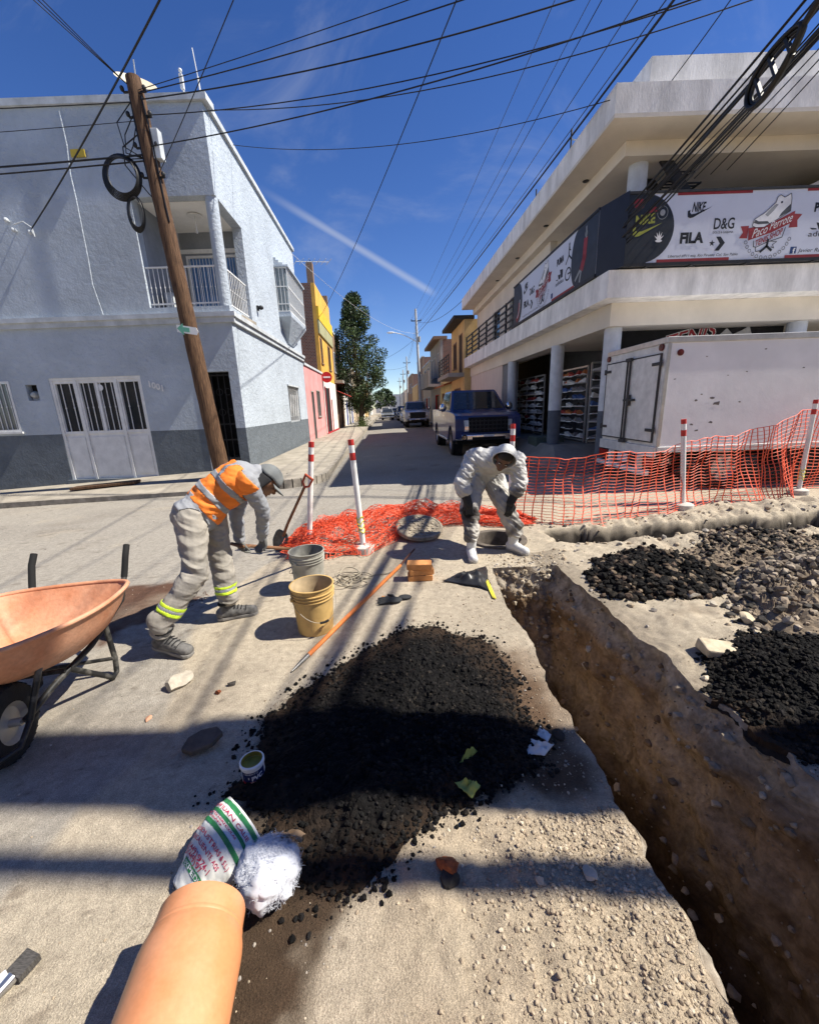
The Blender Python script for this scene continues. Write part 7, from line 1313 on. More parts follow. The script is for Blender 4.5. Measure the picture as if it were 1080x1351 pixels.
# ---------------------------------------------------------------- woven sack stuffed with fibre
SA, SB = gpx(240, 1190), gpx(328, 1112)       # closed end, open end
sdir = (SB - SA); SLn = sdir.length; sdir.normalize(); ssd = Vector((sdir.y, -sdir.x, 0))
def sackp(u, v, w=0.0):
    """u 0..1 along the sack, v angle round it"""
    wd = .070 + .070 * math.sin(min(1, u * 1.15) * math.pi / 2); hh_ = (.012 + .066 * math.sin(min(1, .06 + u * 1.1) * math.pi / 2)); n_ = .010 * float(fbm(u * 6, math.cos(v) * 2.5 + math.sin(v), 3, 61)) + .004 * float(fbm(u * 22, v * 5, 2, 67))
    c = SA + sdir * (u * SLn); f = lambda q: math.copysign(abs(q) ** .8, q)
    return c + ssd * (f(math.cos(v)) * (wd + n_ + w)) + Vector((0, 0, hh_ + .004 + f(math.sin(v)) * (hh_ + n_ + w)))
sk = empty('sack', SA.lerp(SB, .5), 'white woven sack with green stripes and red lettering stuffed with fibre', 'sack')
M_sack = mat('sack_white', (.68, .68, .64), rough=.55, var=.08, scale=9, bump=.25, bscale=160, bdist=.002, spec=.4)
NU, NVV = 60, 56; Q = np.array([[sackp(u, v)[:] for v in np.linspace(0, 2 * math.pi, NVV)] for u in np.linspace(0, 1, NU)])
mb = MB(); mb.grid(Q); mb.add([sackp(0, v) for v in np.linspace(0, 2 * math.pi, 24, endpoint=False)], [tuple(range(24))]); mb.build('bag', M_sack, sk, smooth=70)
M_sgrn = mat('sack_green', (.03, .20, .07), rough=.6, var=.1); M_sred = mat('sack_red', (.50, .04, .10), rough=.6, var=.1)
mb = MB()
for u0_, u1_ in ((.60, .655), (.745, .79), (.90, .965)): mb.grid(np.array([[sackp(u, v, .0016)[:] for v in np.linspace(.10, math.pi + .25, 44)] for u in np.linspace(u0_, u1_, 6)]))
mb.grid(np.array([[sackp(u, v, .0016)[:] for v in np.linspace(.9, 2.3, 24)] for u in np.linspace(.16, .225, 6)])); mb.build('green_stripe', M_sgrn, sk, smooth=70)
mb = MB()
def sk_text(s, size, u, v0, width, m_): put_text(m_, s, size * .62, lambda a, b: sackp(u + b / SLn, v0 - a / .115, .0024), 0, 0, bold=.0002, width=width)
sk_text('ROQUE JUAN CALIE', .026, .81, math.pi - .25, .24, mb); sk_text('PRODUCTOS AGRICOLAS', .012, .71, math.pi - .3, .2, mb); sk_text('CALIDAD', .010, .67, math.pi - .5, .12, mb); sk_text('(AGROINDUSTRIAS & S.L.)', .026, .475, math.pi - .25, .27, mb); sk_text('AGUASCALIENTE, AGS', .026, .385, math.pi - .4, .22, mb); sk_text('01(449)974-1', .030, .285, math.pi - .55, .18, mb); sk_text('01(449)97', .028, .235, math.pi - .62, .14, mb)
mb.build('red_lettering', M_sred, sk)
mb = MB(); sk_text('EXPEDI', .024, .165, 2.2, .12, mb); mb.build('white_lettering', M_wht, sk)
fc = gz(356, 1152, .085); g = np.random.default_rng(17)
M_fib = mat('white_fibre', (.58, .60, .65), rough=.9, var=.08, scale=20, sheen=.3)
fb = empty('fibre_wad', fc, 'fluffy white wad of fibre bulging from the sack mouth', 'fibre')
bm = bmesh.new(); bmesh.ops.create_icosphere(bm, subdivisions=4, radius=1.0)
for v in bm.verts: c = v.co; k = 1 + .30 * float(fbm(c.x * 2.2 + 3, c.y * 2.2 + c.z * 2, 4, 71)) + .09 * float(fbm(c.x * 9, c.y * 9 + c.z * 7, 3, 75)); v.co = Vector((c.x * .098 * k, c.y * .100 * k, c.z * .082 * k))
me = bpy.data.meshes.new('wad'); bm.to_mesh(me); bm.free(); me.materials.append(M_fib); me.polygons.foreach_set('use_smooth', [True] * len(me.polygons)); o = bpy.data.objects.new('wad', me); COL.objects.link(o); o.parent = fb; o.location = (0, 0, .012)
mb = MB()
for k in range(1500):
    d_ = Vector(g.normal(size=3)).normalized(); 
    if d_.z < -.6: d_.z *= -1
    e = Vector(g.normal(size=3)).normalized(); p0 = Vector((d_.x * .094, d_.y * .096, d_.z * .080 + .012)); l_ = g.uniform(.010, .045); pts = [fc + p0 + e * l_ * (t - .4) + d_ * (.010 * math.sin(t * 3.1) * g.uniform(0, 1) + .001) for t in (0, .33, .66, 1)]; mb.tube(pts, .00042, 3, caps=False)
mb.build('strands', M_fib, fb, fix=False)
mb = MB(); Q = np.array([[(fc + Vector((-.02 + .11 * u + .012 * float(fbm(u * 5, v * 5, 3, 5)), .055 + .05 * v, .055 + .02 * float(fbm(u * 6, v * 6, 3, 9)) - .03 * v + .02 * math.sin(u * 3))))[:] for u in np.linspace(0, 1, 16)] for v in np.linspace(0, 1, 10)]); mb.grid(Q); tag(mb.build('cardboard_scrap', mat('cardboard', (.30, .20, .12), rough=.8, var=.2), smooth=60, base=fc + Vector((0, .06, 0))), 'torn brown cardboard scrap behind the fibre wad', 'cardboard')

# ================================================================ PEOPLE
def capsule(mb, p, r0, q, r1, seg=14):
    p, q = Vector(p), Vector(q); s, u, d = basis(q - p) if (q - p).length > 1e-6 else (Vector((1, 0, 0)), Vector((0, 1, 0)), Vector((0, 0, 1))); prof = []
    for t in np.linspace(-math.pi / 2, 0, 6): prof.append((max(1e-4, r0 * math.cos(t)), p + d * (r0 * math.sin(t))))
    for t in np.linspace(0, math.pi / 2, 6): prof.append((max(1e-4, r1 * math.cos(t)), q + d * (r1 * math.sin(t))))
    vs = [c + (s * math.cos(a) + u * math.sin(a)) * r for r, c in prof for a in np.linspace(0, 2 * math.pi, seg, endpoint=False)]; n = len(prof)
    fs = [(i * seg + k, i * seg + (k + 1) % seg, (i + 1) * seg + (k + 1) % seg, (i + 1) * seg + k) for i in range(n - 1) for k in range(seg)] + [tuple(reversed(range(seg))), tuple((n - 1) * seg + k for k in range(seg))]
    mb.add(vs, fs)
def blob(prims, voxel, smooth=5, keep=0.5):
    """one continuous skin over capsules (p, r0, q, r1, mat) and ellipsoids ('e', c, radii, rot, mat); returns verts, faces, normals, prim index per face"""
    mb = MB()
    for q in prims:
        if q[0] == 'e': mb.ball(q[1], q[2], mat=q[3], nu=20, nv=14)
        else: capsule(mb, *q[:4])
    me = bpy.data.meshes.new('tmp'); me.from_pydata(mb.v, [], mb.f); bm = bmesh.new(); bm.from_mesh(me); bmesh.ops.remove_doubles(bm, verts=bm.verts, dist=1e-5); bmesh.ops.recalc_face_normals(bm, faces=bm.faces); bm.to_mesh(me); bm.free()
    o = bpy.data.objects.new('tmp', me); COL.objects.link(o); m = o.modifiers.new('r', 'REMESH'); m.mode = 'VOXEL'; m.voxel_size = voxel; s = o.modifiers.new('s', 'SMOOTH'); s.factor = keep; s.iterations = smooth
    dg = bpy.context.evaluated_depsgraph_get(); e = o.evaluated_get(dg).to_mesh(); n = len(e.vertices); V_ = np.zeros(n * 3); e.vertices.foreach_get('co', V_); V_ = V_.reshape(-1, 3); Nn = np.zeros(n * 3); e.vertices.foreach_get('normal', Nn); Nn = Nn.reshape(-1, 3)
    F_ = [tuple(p.vertices) for p in e.polygons]; o.evaluated_get(dg).to_mesh_clear(); bpy.data.objects.remove(o); bpy.data.meshes.remove(me)
    D = np.zeros((len(prims), n))
    for i, q in enumerate(prims):
        if q[0] == 'e': c = np.array(q[1][:]); r = np.array(q[2]); R_ = np.array(q[3].transposed()) if q[3] is not None else np.eye(3); w = (V_ - c) @ R_.T / r; D[i] = (np.linalg.norm(w, axis=1) - 1) * r.mean()
        else:
            a, b = np.array(Vector(q[0])[:]), np.array(Vector(q[2])[:]); ab = b - a; t = np.clip((V_ - a) @ ab / (ab @ ab + 1e-12), 0, 1); D[i] = np.linalg.norm(V_ - a - t[:, None] * ab, axis=1) - (q[1] + (q[3] - q[1]) * t)
    return V_, F_, Nn, D.argmin(0)
def folds(V_, Nn, amp, seed, sc=1.0):
    x, y, z = V_[:, 0] * sc, V_[:, 1] * sc, V_[:, 2] * sc
    f = np.abs(fbm(x * 13 + z * 9, z * 16 - y * 11, 3, seed)) * 1.6 - .5 + .5 * fbm(x * 34 + y * 20, z * 34, 2, seed + 4)
    return V_ + Nn * (amp * f)[:, None]
def skin_obj(name, V_, F_, mats, idx, parent, base, smooth=80):
    me = bpy.data.meshes.new(name); me.from_pydata(V_.tolist(), [], F_)
    for m in mats: me.materials.append(m)
    if idx is not None: me.polygons.foreach_set('material_index', idx)
    me.polygons.foreach_set('use_smooth', [True] * len(me.polygons)); o = bpy.data.objects.new(name, me); COL.objects.link(o)
    if parent is not None: o.parent = parent; o.location = -parent.location
    return o
def shell(name, V_, F_, Nn, sel, off, m, parent, thick=.004):
    """clothing cut from the body's own surface, standing off by off"""
    fs = [f for f, s in zip(F_, sel) if s]; used = sorted({i for f in fs for i in f}); mp_ = {k: i for i, k in enumerate(used)}; P_ = V_[used] + Nn[used] * (off if np.isscalar(off) else off[used][:, None])
    o = skin_obj(name, P_, [tuple(mp_[i] for i in f) for f in fs], [m], None, parent, None); md = o.modifiers.new('solid', 'SOLIDIFY'); md.thickness = thick; md.offset = -1; return o
def face_c(V_, F_): return np.array([V_[list(f)].mean(0) for f in F_])
def hand_prims(w, fwd, nrm, side, sc=1.0, curl=.5, spread=.1):
    """wrist, finger direction, back-of-hand normal, thumb side vector sign -> palm, four fingers and a thumb"""
    w = Vector(w); f = Vector(fwd).normalized(); n = Vector(nrm); n = (n - f * n.dot(f)).normalized(); s = f.cross(n) * side; P_ = []
    k = lambda a, b, c: w + (f * a + s * b + n * c) * sc
    for b in (-.028, -.010, .010, .028): P_.append((k(.005, b * .75, 0), .016 * sc, k(.085, b, 0), .0135 * sc, 0))
    for b, L_ in ((.030, .070), (.010, .080), (-.010, .074), (-.030, .058)):
        p = k(.085, b, 0); d = f.copy(); a = curl
        for seg_, fr_ in ((.45, 1), (.32, 1.1), (.23, .9)):
            d = (d * math.cos(a * fr_) - n * math.sin(a * fr_)).normalized(); d = (d + s * (b * spread)).normalized(); q = p + d * (L_ * seg_ * sc); P_.append((p, .0098 * sc, q, .0088 * sc, 0)); p = q
    p = k(.025, .034, -.004); q = p + (f * .030 + s * .026 - n * .012) * sc; r = q + (f * .030 + s * .004 - n * (.012 + .012 * curl)) * sc
    P_ += [(p, .014 * sc, q, .011 * sc, 0), (q, .011 * sc, r, .009 * sc, 0)]; return P_
def make_blob(name, prims, voxel, m, parent, smooth=4, amp=0, seed=0):
    V_, F_, Nn, ix = blob(prims, voxel, smooth)
    if amp: V_ = folds(V_, Nn, amp, seed, 1.6)
    ms = m if isinstance(m, (list, tuple)) else [m]; pm = np.array([q[4] for q in prims]); idx = [int(pm[ix[f[0]]]) for f in F_] if len(ms) > 1 else None
    return skin_obj(name, V_, F_, ms, idx, parent, None)
M_skin = mat('skin', (.23, .115, .065), rough=.55, var=.1, scale=20, spec=.4); M_skin2 = mat('skin_dark', (.115, .055, .032), rough=.5, var=.15, scale=20, spec=.4); M_hair = mat('hair', (.01, .009, .008), rough=.6); M_eye = mat('eye_white', (.6, .58, .54), rough=.3); M_lip = mat('lips', (.16, .06, .045), rough=.5)
def head_parts(c, fwd, up, parent, skinm, sc=1.0):
    """head with nose, brow, chin, ears, eyes and mouth; c is the middle of the skull"""
    c = Vector(c); f = Vector(fwd).normalized(); u = Vector(up); u = (u - f * u.dot(f)).normalized(); s = f.cross(u); k = lambda a, b, h_: c + (f * a + s * b + u * h_) * sc; R_ = Matrix((f, s, u)).transposed()
    P_ = [('e', k(-.005, 0, .025), (.095 * sc, .076 * sc, .095 * sc), R_, 0), ('e', k(.025, 0, -.045), (.066 * sc, .058 * sc, .075 * sc), R_, 0), ('e', k(.062, 0, -.098), (.026 * sc, .03 * sc, .022 * sc), R_, 0), (k(.084, 0, .01), .012 * sc, k(.104, 0, -.032), .016 * sc, 0), (k(.07, -.03, .022), .016 * sc, k(.07, .03, .022), .016 * sc, 0), (k(.078, -.016, -.066), .011 * sc, k(.078, .016, -.066), .011 * sc, 0)]
    for q in (-1, 1): P_ += [('e', k(.0, q * .078, -.01), (.020 * sc, .010 * sc, .032 * sc), R_, 0), ('e', k(.058, q * .036, -.025), (.026 * sc, .022 * sc, .02 * sc), R_, 0)]
    h = make_blob('head', P_, .0055, skinm, parent, 3)
    for q in (-1, 1):
        mb = MB(); mb.ball(k(.072, q * .030, .0), (.012 * sc,) * 3, nu=10, nv=8); part(mb, 'eye', M_eye, h, smooth=60); mb = MB(); mb.ball(k(.0815, q * .030, -.002), (.0055 * sc,) * 3, nu=8, nv=6); part(mb, 'pupil', M_hair, h, smooth=60)
        mb = MB(); mb.tube([k(.084, q * .014, .020), k(.088, q * .03, .026), k(.078, q * .048, .020)], .005 * sc, 6); part(mb, 'eyebrow', M_hair, h)
    mb = MB(); mb.tube([k(.080, -.022, -.068), k(.0925, 0, -.066), k(.080, .022, -.068)], .005 * sc, 6); part(mb, 'mouth', M_lip, h, smooth=60)
    return h, k, R_
def boot(parent, ank, toe_dir, m, solem, L_=.27, tall=.12, wd=.048, ground=None, pitch=0.0, name='boot'):
    a = Vector(ank); t = Vector((toe_dir[0], toe_dir[1], 0)).normalized(); s = Vector((-t.y, t.x, 0)); g0 = hz1(a.x, a.y) if ground is None else ground; up = Vector((0, 0, 1)); t3 = (t * math.cos(pitch) - up * math.sin(pitch)); u3 = (up * math.cos(pitch) + t * math.sin(pitch))
    o0 = Vector((a.x, a.y, g0)) ; k = lambda x, y, z: o0 + t3 * x + s * y + u3 * z
    P_ = [(k(-.055, 0, .055), wd, k(.06, 0, .055), wd * .98, 0), (k(.06, 0, .05), wd * .95, k(L_ - .125, 0, .042), wd * .88, 0), (k(L_ - .14, -.008, .038), wd * .80, k(L_ - .125, .012, .036), wd * .80, 0), (k(-.03, 0, .07), wd * .95, k(-.005, 0, tall), wd * 1.02, 0)]
    if tall > .15: P_.append((k(-.01, 0, .12), wd * 1.0, k(.0, 0, tall), wd * 1.12, 0))
    b = make_blob(name, P_, .007, m, parent, 3, .0015, 5)
    mb = MB(); pts = [(-.100, 0), (-.09, .034), (-.05, .044), (.03, .040), (.09, .050), (L_ - .115, .050), (L_ - .09, .03), (L_ - .082, 0), (L_ - .09, -.03), (L_ - .115, -.046), (.09, -.045), (.03, -.038), (-.05, -.044), (-.09, -.034)]
    mb.prism(pts, lambda u, v, w: k(u, v, w), .004, .028); part(mb, 'sole', solem, b, bevel=.004); return b, k

# ---------------------------------------------------------------- worker in the orange vest
w1 = empty('person', (-1.5, 2.8, 0), 'worker in orange reflective vest bending over with a shovel', 'person')
pel = Vector((-1.50, 2.86, .87)); hR, hL = Vector((-1.50, 2.76, .85)), Vector((-1.45, 2.96, .85)); kR, kL = Vector((-1.455, 2.63, .50)), Vector((-1.43, 2.96, .45)); aR, aL = Vector((-1.665, 2.47, .145)), Vector((-1.41, 2.92, .135))
ch = Vector((-1.215, 3.00, 1.09)); sR, sL = Vector((-1.115, 2.88, 1.10)), Vector((-1.215, 3.17, 1.10)); eR, eL = Vector((-1.075, 3.01, .845)), Vector((-1.375, 3.22, .77)); wR, wL = Vector((-1.165, 3.17, .585)), Vector((-1.395, 3.255, .53)); nk = Vector((-1.10, 3.05, 1.13))
PR = [(pel + Vector((-.02, -.04, 0)), .135, pel + Vector((.03, .05, .0)), .135, 0), (pel, .145, pel.lerp(ch, .45) + Vector((0, 0, .03)), .135, 1), (pel.lerp(ch, .45) + Vector((0, 0, .03)), .135, ch, .145, 1), (ch + Vector((0, -.07, .0)), .125, ch + Vector((.0, .09, .0)), .125, 1), (ch + Vector((.05, .0, 0)), .12, nk, .065, 1),
      (hR, .108, kR, .082, 0), (kR, .085, aR + Vector((0, 0, .06)), .073, 0), (hL, .108, kL, .082, 0), (kL, .085, aL + Vector((0, 0, .06)), .073, 0), (aR + Vector((0, 0, .09)), .075, aR + Vector((0, 0, .02)), .072, 0), (aL + Vector((0, 0, .09)), .075, aL + Vector((0, 0, .02)), .072, 0),
      (sR, .076, eR, .056, 1), (eR, .056, wR, .044, 1), (sL, .076, eL, .056, 1), (eL, .056, wL, .044, 1), (nk, .056, nk + Vector((.05, .03, .0)), .052, 2)]
V_, F_, Nn, ix = blob(PR, .0068, 7); pm = np.array([q[4] for q in PR]); ampv = np.where(pm[ix] == 0, .0115, np.where(pm[ix] == 1, .009, 0)); x, y, z = V_.T
ff = (1 - np.abs(fbm((x + y) * 4 + z * 3, z * 17 + (x - y) * 9, 2, 31)) * 2.4) * .8 - .25 + .35 * fbm((x - y) * 7, z * 34 + (x + y) * 14, 2, 35)
for kk in (kR, kL, aR + Vector((0, 0, .06)), aL + Vector((0, 0, .06))): dd = np.linalg.norm(V_ - np.array(kk[:]), axis=1); ampv = ampv * (1 + .5 * np.exp(-(dd / .10) ** 2))
V_ = V_ + Nn * (ampv * ff)[:, None]
M_pants = mat('work_trousers', (.31, .285, .245), rough=.9, var=.15, scale=9, bump=.35, bscale=60, bdist=.006, fine=.05); M_shirt = mat('grey_shirt', (.28, .29, .31), rough=.9, var=.1, scale=9, bump=.35, bscale=50, bdist=.006); M_vest = mat('vest_orange', (.85, .22, .03), rough=.75, var=.1, scale=8, bump=.3, bscale=60, bdist=.005); M_refl = mat('reflective_grey', (.26, .27, .28), rough=.4, var=.12, scale=30); M_lime = mat('lime_tape', (.55, .75, .04), rough=.5)
skin_obj('body', V_, F_, [M_pants, M_shirt, M_skin], [int(pm[ix[f[0]]]) for f in F_], w1, None)
FC = face_c(V_, F_); ax = np.array((ch - pel).normalized()[:]); st_ = (FC - np.array(pel[:])) @ ax; fi = np.array([ix[f[0]] for f in F_]); tors = np.isin(fi, (0, 1, 2, 3, 4))
lat = np.abs((FC - np.array(ch[:])) @ np.array((.64, -.77, 0))); arm_cut = np.isin(fi, (11, 13)) & (np.minimum(np.linalg.norm(FC - np.array(sR[:]), axis=1), np.linalg.norm(FC - np.array(sL[:]), axis=1)) < .095)
wave = .012 * fbm(FC[:, 1] * 9, FC[:, 2] * 9, 2, 47); vsel = (tors & (st_ > .055 + wave) & (st_ < .455)) | (arm_cut & (st_ < .44))
vof = .011 + .010 * np.clip(fbm(x * 16, z * 16 + y * 9, 3, 41), -.5, 1)
shell('vest', V_, F_, Nn, vsel, vof, M_vest, w1)
for a, b in ((.145, .185), (.275, .315)): shell('reflective_stripe', V_, F_, Nn, vsel & tors & (st_ > a + wave * .3) & (st_ < b + wave * .3), vof + .0035, M_refl, w1, .002)
sh = (lat > .055) & (lat < .095); shell('shoulder_stripe', V_, F_, Nn, vsel & tors & (st_ > .315) & sh & (FC[:, 2] > 1.05), vof + .003, M_refl, w1, .002)
shell('shirt_hem', V_, F_, Nn, tors & (st_ > -.06 + wave * 2) & (st_ < .09), .007 + .010 * np.clip(fbm(x * 20, z * 20, 3, 44), -.3, 1), M_shirt, w1)
for (k_, a_) in ((kR, aR), (kL, aL)):
    d = np.array((a_ - k_)[:]); d /= np.linalg.norm(d); s_ = (FC - np.array(k_[:])) @ d; L_ = (a_ - k_).length; near = np.linalg.norm(FC - np.array(k_[:]) - s_[:, None] * d, axis=1) < .13; b0 = L_ * .56
    for a, b, m_, nm in ((0, .022, M_lime, 'lime_tape'), (.022, .042, M_refl, 'reflective_tape'), (.042, .064, M_lime, 'lime_tape')): shell(nm, V_, F_, Nn, near & (s_ > b0 + a) & (s_ < b0 + b) & np.isin(fi, (6, 8, 9, 10, 5, 7)), .005, m_, w1, .002)
M_boot = mat('worn_black_boot', (.075, .075, .076), rough=.85, var=.4, scale=14, col2=(.22, .21, .195), lo=.38, hi=.7, bump=.3, bscale=50, bdist=.004); M_sole = mat('boot_sole', (.20, .19, .175), rough=.9)
b_, k = boot(w1, aR, (.96, -.26), M_boot, M_sole, .295, .16, pitch=.12, ground=hz1(aR.x, aR.y) + .03); mb = MB()
for i in range(4): mb.tube([k(.045 + .022 * i, -.034, .100 - .009 * i), k(.05 + .022 * i, 0, .118 - .012 * i), k(.045 + .022 * i, .034, .100 - .009 * i)], .0045, 6)
part(mb, 'laces', M_under, b_); mb = MB(); mb.tube([k(-.012 + .056 * math.cos(t), .052 * math.sin(t), .150 + .012 * math.cos(t)) for t in np.linspace(0, 6.283, 20, endpoint=False)], .012, 8, closed=True); part(mb, 'collar', M_under, b_, smooth=60); mb = MB(); mb.tube([k(.125, y_, .088 - 9 * y_ * y_) for y_ in np.linspace(-.044, .044, 9)], .003, 6); part(mb, 'toe_seam', M_under, b_)
b_, k = boot(w1, aL, (.90, .28), M_boot, M_sole, .295, .16); mb = MB()
for i in range(4): mb.tube([k(.045 + .022 * i, -.034, .100 - .009 * i), k(.05 + .022 * i, 0, .118 - .012 * i), k(.045 + .022 * i, .034, .100 - .009 * i)], .0045, 6)
part(mb, 'laces', M_under, b_); mb = MB(); mb.tube([k(-.012 + .056 * math.cos(t), .052 * math.sin(t), .150 + .012 * math.cos(t)) for t in np.linspace(0, 6.283, 20, endpoint=False)], .012, 8, closed=True); part(mb, 'collar', M_under, b_, smooth=60); mb = MB(); mb.tube([k(.125, y_, .088 - 9 * y_ * y_) for y_ in np.linspace(-.044, .044, 9)], .003, 6); part(mb, 'toe_seam', M_under, b_)
M_gl1 = mat('work_glove_grey', (.14, .14, .13), rough=.85, var=.3, scale=20, bump=.3, bscale=80); M_gl2 = mat('work_glove_palm', (.34, .28, .06), rough=.8)
sd3 = (gpx(440, 728) - Vector((-1.47, 3.22, .50))).normalized()
for w_, el_, sg_ in ((wR, eR, 1), (wL, eL, -1)):
    f = ((w_ - el_).normalized() * .8 + Vector((0, 0, -.5))).normalized(); make_blob('glove', hand_prims(w_ - f * .01, f, Vector((.5, .55, .35)) if sg_ > 0 else Vector((-.3, -.4, .6)), sg_, 1.08, .75), .0048, M_gl1, w1, 2)
hd, k, R_ = head_parts(nk + Vector((.06, .04, -.07)), (.50, .36, -.80), (.66, .45, .60), w1, M_skin)
cap = MB(); hc_ = k(-.01, 0, .035); uu = R_ @ Vector((0, 0, 1)); ss_ = R_ @ Vector((0, 1, 0)); ff_ = R_ @ Vector((1, 0, 0)); Q = []
for i in range(9):
    ph = math.pi / 2 * i / 8; Q.append([(hc_ + ff_ * (.112 * math.cos(t) * math.cos(ph)) + ss_ * (.094 * math.sin(t) * math.cos(ph)) + uu * (.098 * math.sin(ph) + .004 * math.sin(5 * t) - .012))[:] for t in np.linspace(0, 2 * math.pi, 33)])
cap.grid(np.array(Q)); M_cap = mat('grey_cap', (.17, .18, .18), rough=.9, var=.15, bump=.4, bscale=60, bdist=.005); co = cap.build('cap', M_cap, w1, smooth=70); md = co.modifiers.new('solid', 'SOLIDIFY'); md.thickness = .004; md.offset = 1
mb = MB(); Q = np.array([[(hc_ + ff_ * ((.10 + .085 * r) * math.cos(t)) + ss_ * ((.09 + .02 * r) * math.sin(t)) + uu * (-.014 - .018 * r - .012 * math.sin(t) ** 2))[:] for t in np.linspace(-1.25, 1.25, 21)] for r in np.linspace(0, 1, 5)]); mb.grid(Q); pk_ = part(mb, 'peak', M_cap, co, smooth=70); pk_.modifiers.new('solid', 'SOLIDIFY').thickness = .004
mb = MB(); Q = np.array([[(hc_ + ff_ * (.106 * math.cos(t) * (1 + .05 * r)) + ss_ * (.092 * math.sin(t) * (1 + .08 * r)) + uu * (-.01 - .12 * r) + ff_ * (-.02 * r))[:] for t in np.linspace(1.5, 2 * math.pi - 1.5, 25)] for r in np.linspace(0, 1, 6)]); mb.grid(Q); nf = part(mb, 'neck_flap', mat('flap_black', (.02, .02, .022), rough=.9), co, smooth=70); nf.modifiers.new('solid', 'SOLIDIFY').thickness = .003

w1.location.x -= .055
# ---------------------------------------------------------------- worker in white coveralls over the manhole
w2 = empty('person', (.88, 4.3, 0), 'worker in stained white hooded coveralls leaning over the open manhole', 'person')
aL, aR = Vector((.645, 4.03, .235)), Vector((1.135, 4.165, .235)); kL, kR = Vector((.64, 4.13, .52)), Vector((1.03, 4.22, .52)); hL, hR = Vector((.75, 4.46, .77)), Vector((.96, 4.50, .76)); pel = Vector((.855, 4.52, .80)); ch = Vector((.90, 4.22, 1.00)); sL, sR = Vector((.69, 4.18, 1.04)), Vector((1.13, 4.17, 1.00)); eL, eR = Vector((.545, 4.08, .80)), Vector((1.155, 4.10, .76)); wL, wR = Vector((.615, 4.03, .575)), Vector((1.06, 4.08, .575)); nk = Vector((.94, 4.07, 1.05))
PR = [(pel + Vector((-.06, 0, 0)), .145, pel + Vector((.06, 0, 0)), .145, 0), (pel, .15, pel.lerp(ch, .5) + Vector((0, .02, .05)), .15, 0), (pel.lerp(ch, .5) + Vector((0, .02, .05)), .15, ch, .145, 0), (sL + Vector((.05, 0, -.02)), .12, sR + Vector((-.05, 0, -.02)), .12, 0), (ch, .13, nk, .085, 0),
      (hL, .125, kL, .098, 0), (kL, .100, aL, .078, 0), (hR, .125, kR, .098, 0), (kR, .100, aR, .085, 0), (aL + Vector((0, 0, .06)), .082, aL, .080, 0), (aR + Vector((0, 0, .06)), .09, aR + Vector((0, .01, 0)), .088, 0),
      (sL, .095, eL, .070, 0), (eL, .074, eL.lerp(wL, .35), .074, 0), (eL.lerp(wL, .3), .050, wL, .044, 1), (sR, .095, eR, .070, 0), (eR, .074, eR.lerp(wR, .35), .074, 0), (eR.lerp(wR, .3), .050, wR, .044, 1), (nk, .060, nk + Vector((0, -.06, .0)), .056, 2)]
V_, F_, Nn, ix = blob(PR, .0068, 7); pm = np.array([q[4] for q in PR]); x, y, z = V_.T; ampv = np.where(pm[ix] == 0, .019, .003)
ff = (1 - np.abs(fbm((x + y) * 6 + z * 4, z * 13 + (x - y) * 9, 3, 131)) * 2.4) * .8 - .3 + .4 * fbm((x - y) * 14, z * 30 + x * 12, 2, 135)
for kk in (kL, kR, eL, eR, sL, sR, aL, aR): dd = np.linalg.norm(V_ - np.array(kk[:]), axis=1); ampv = ampv * (1 + .6 * np.exp(-(dd / .11) ** 2))
V_ = V_ + Nn * (ampv * ff)[:, None]
# white coveralls stained dark at the shins, knees and cuffs: real dirt with a shape of its own
M_cov = mat('white_coveralls', (.7, .7, .7), rough=.75, var=.06, scale=10, attr='tint', bump=.5, bscale=26, bdist=.012, spec=.3)
ob = skin_obj('body', V_, F_, [M_cov, mat('dark_sleeve', (.03, .028, .027), rough=.9, var=.3), M_skin2], [int(pm[ix[f[0]]]) for f in F_], w2, None)
dn = fbm(x * 7, z * 6 + y * 3, 4, 141); stain = np.clip(sstep(-.05, .35, dn + .40 * (1 - sstep(.25, .80, z)) - .16), 0, 1) * (1 - sstep(.82, .98, z)) + .8 * np.exp(-((z - .50) / .08) ** 2 - ((x - .60) / .10) ** 2) * sstep(-.3, .3, dn)
c0 = np.array((.50, .49, .465)); tan_ = np.array((.40, .37, .32)); c1 = np.array((.10, .09, .08)); tz = (1 - sstep(.55, .85, z))[:, None] * .75
cc = (c0 * (1 - tz) + tan_ * tz); cc = cc * (1 - stain[:, None] * .85) + c1 * stain[:, None] * .85
a = ob.data.color_attributes.new('tint', 'FLOAT_COLOR', 'POINT'); a.data.foreach_set('color', np.concatenate([cc, np.ones((len(cc), 1))], 1).ravel())
M_wboot = mat('white_rubber_boot', (.60, .60, .58), rough=.4, var=.1, scale=14, fine=.04, bscale=30, spec=.45)
boot(w2, aL + Vector((0, 0, 0)), (-.05, -1), M_wboot, mat('boot_sole_pale', (.35, .33, .29), rough=.8), .28, .30, .052, name='rubber_boot'); boot(w2, aR, (.55, -.85), M_wboot, mat('boot_sole_pale', (.35, .33, .29), rough=.8), .28, .30, .052, name='rubber_boot')
M_gl3 = mat('black_glove', (.022, .022, .022), rough=.7, var=.3, scale=20)
make_blob('glove', hand_prims(wL, (.10, -.06, -1), (-.2, -1, .1), 1, 1.08, .35, .3), .005, M_gl3, w2, 2); make_blob('glove', hand_prims(wR, (-.12, -.05, -1), (.2, -1, .1), -1, 1.08, .35, .3), .005, M_gl3, w2, 2)
fw, up_ = Vector((-.30, -.66, -.69)), Vector((.20, -.60, .77)); hd, k, R_ = head_parts(nk + Vector((.0, -.15, .01)), fw, up_, w2, M_skin2, 1.0)
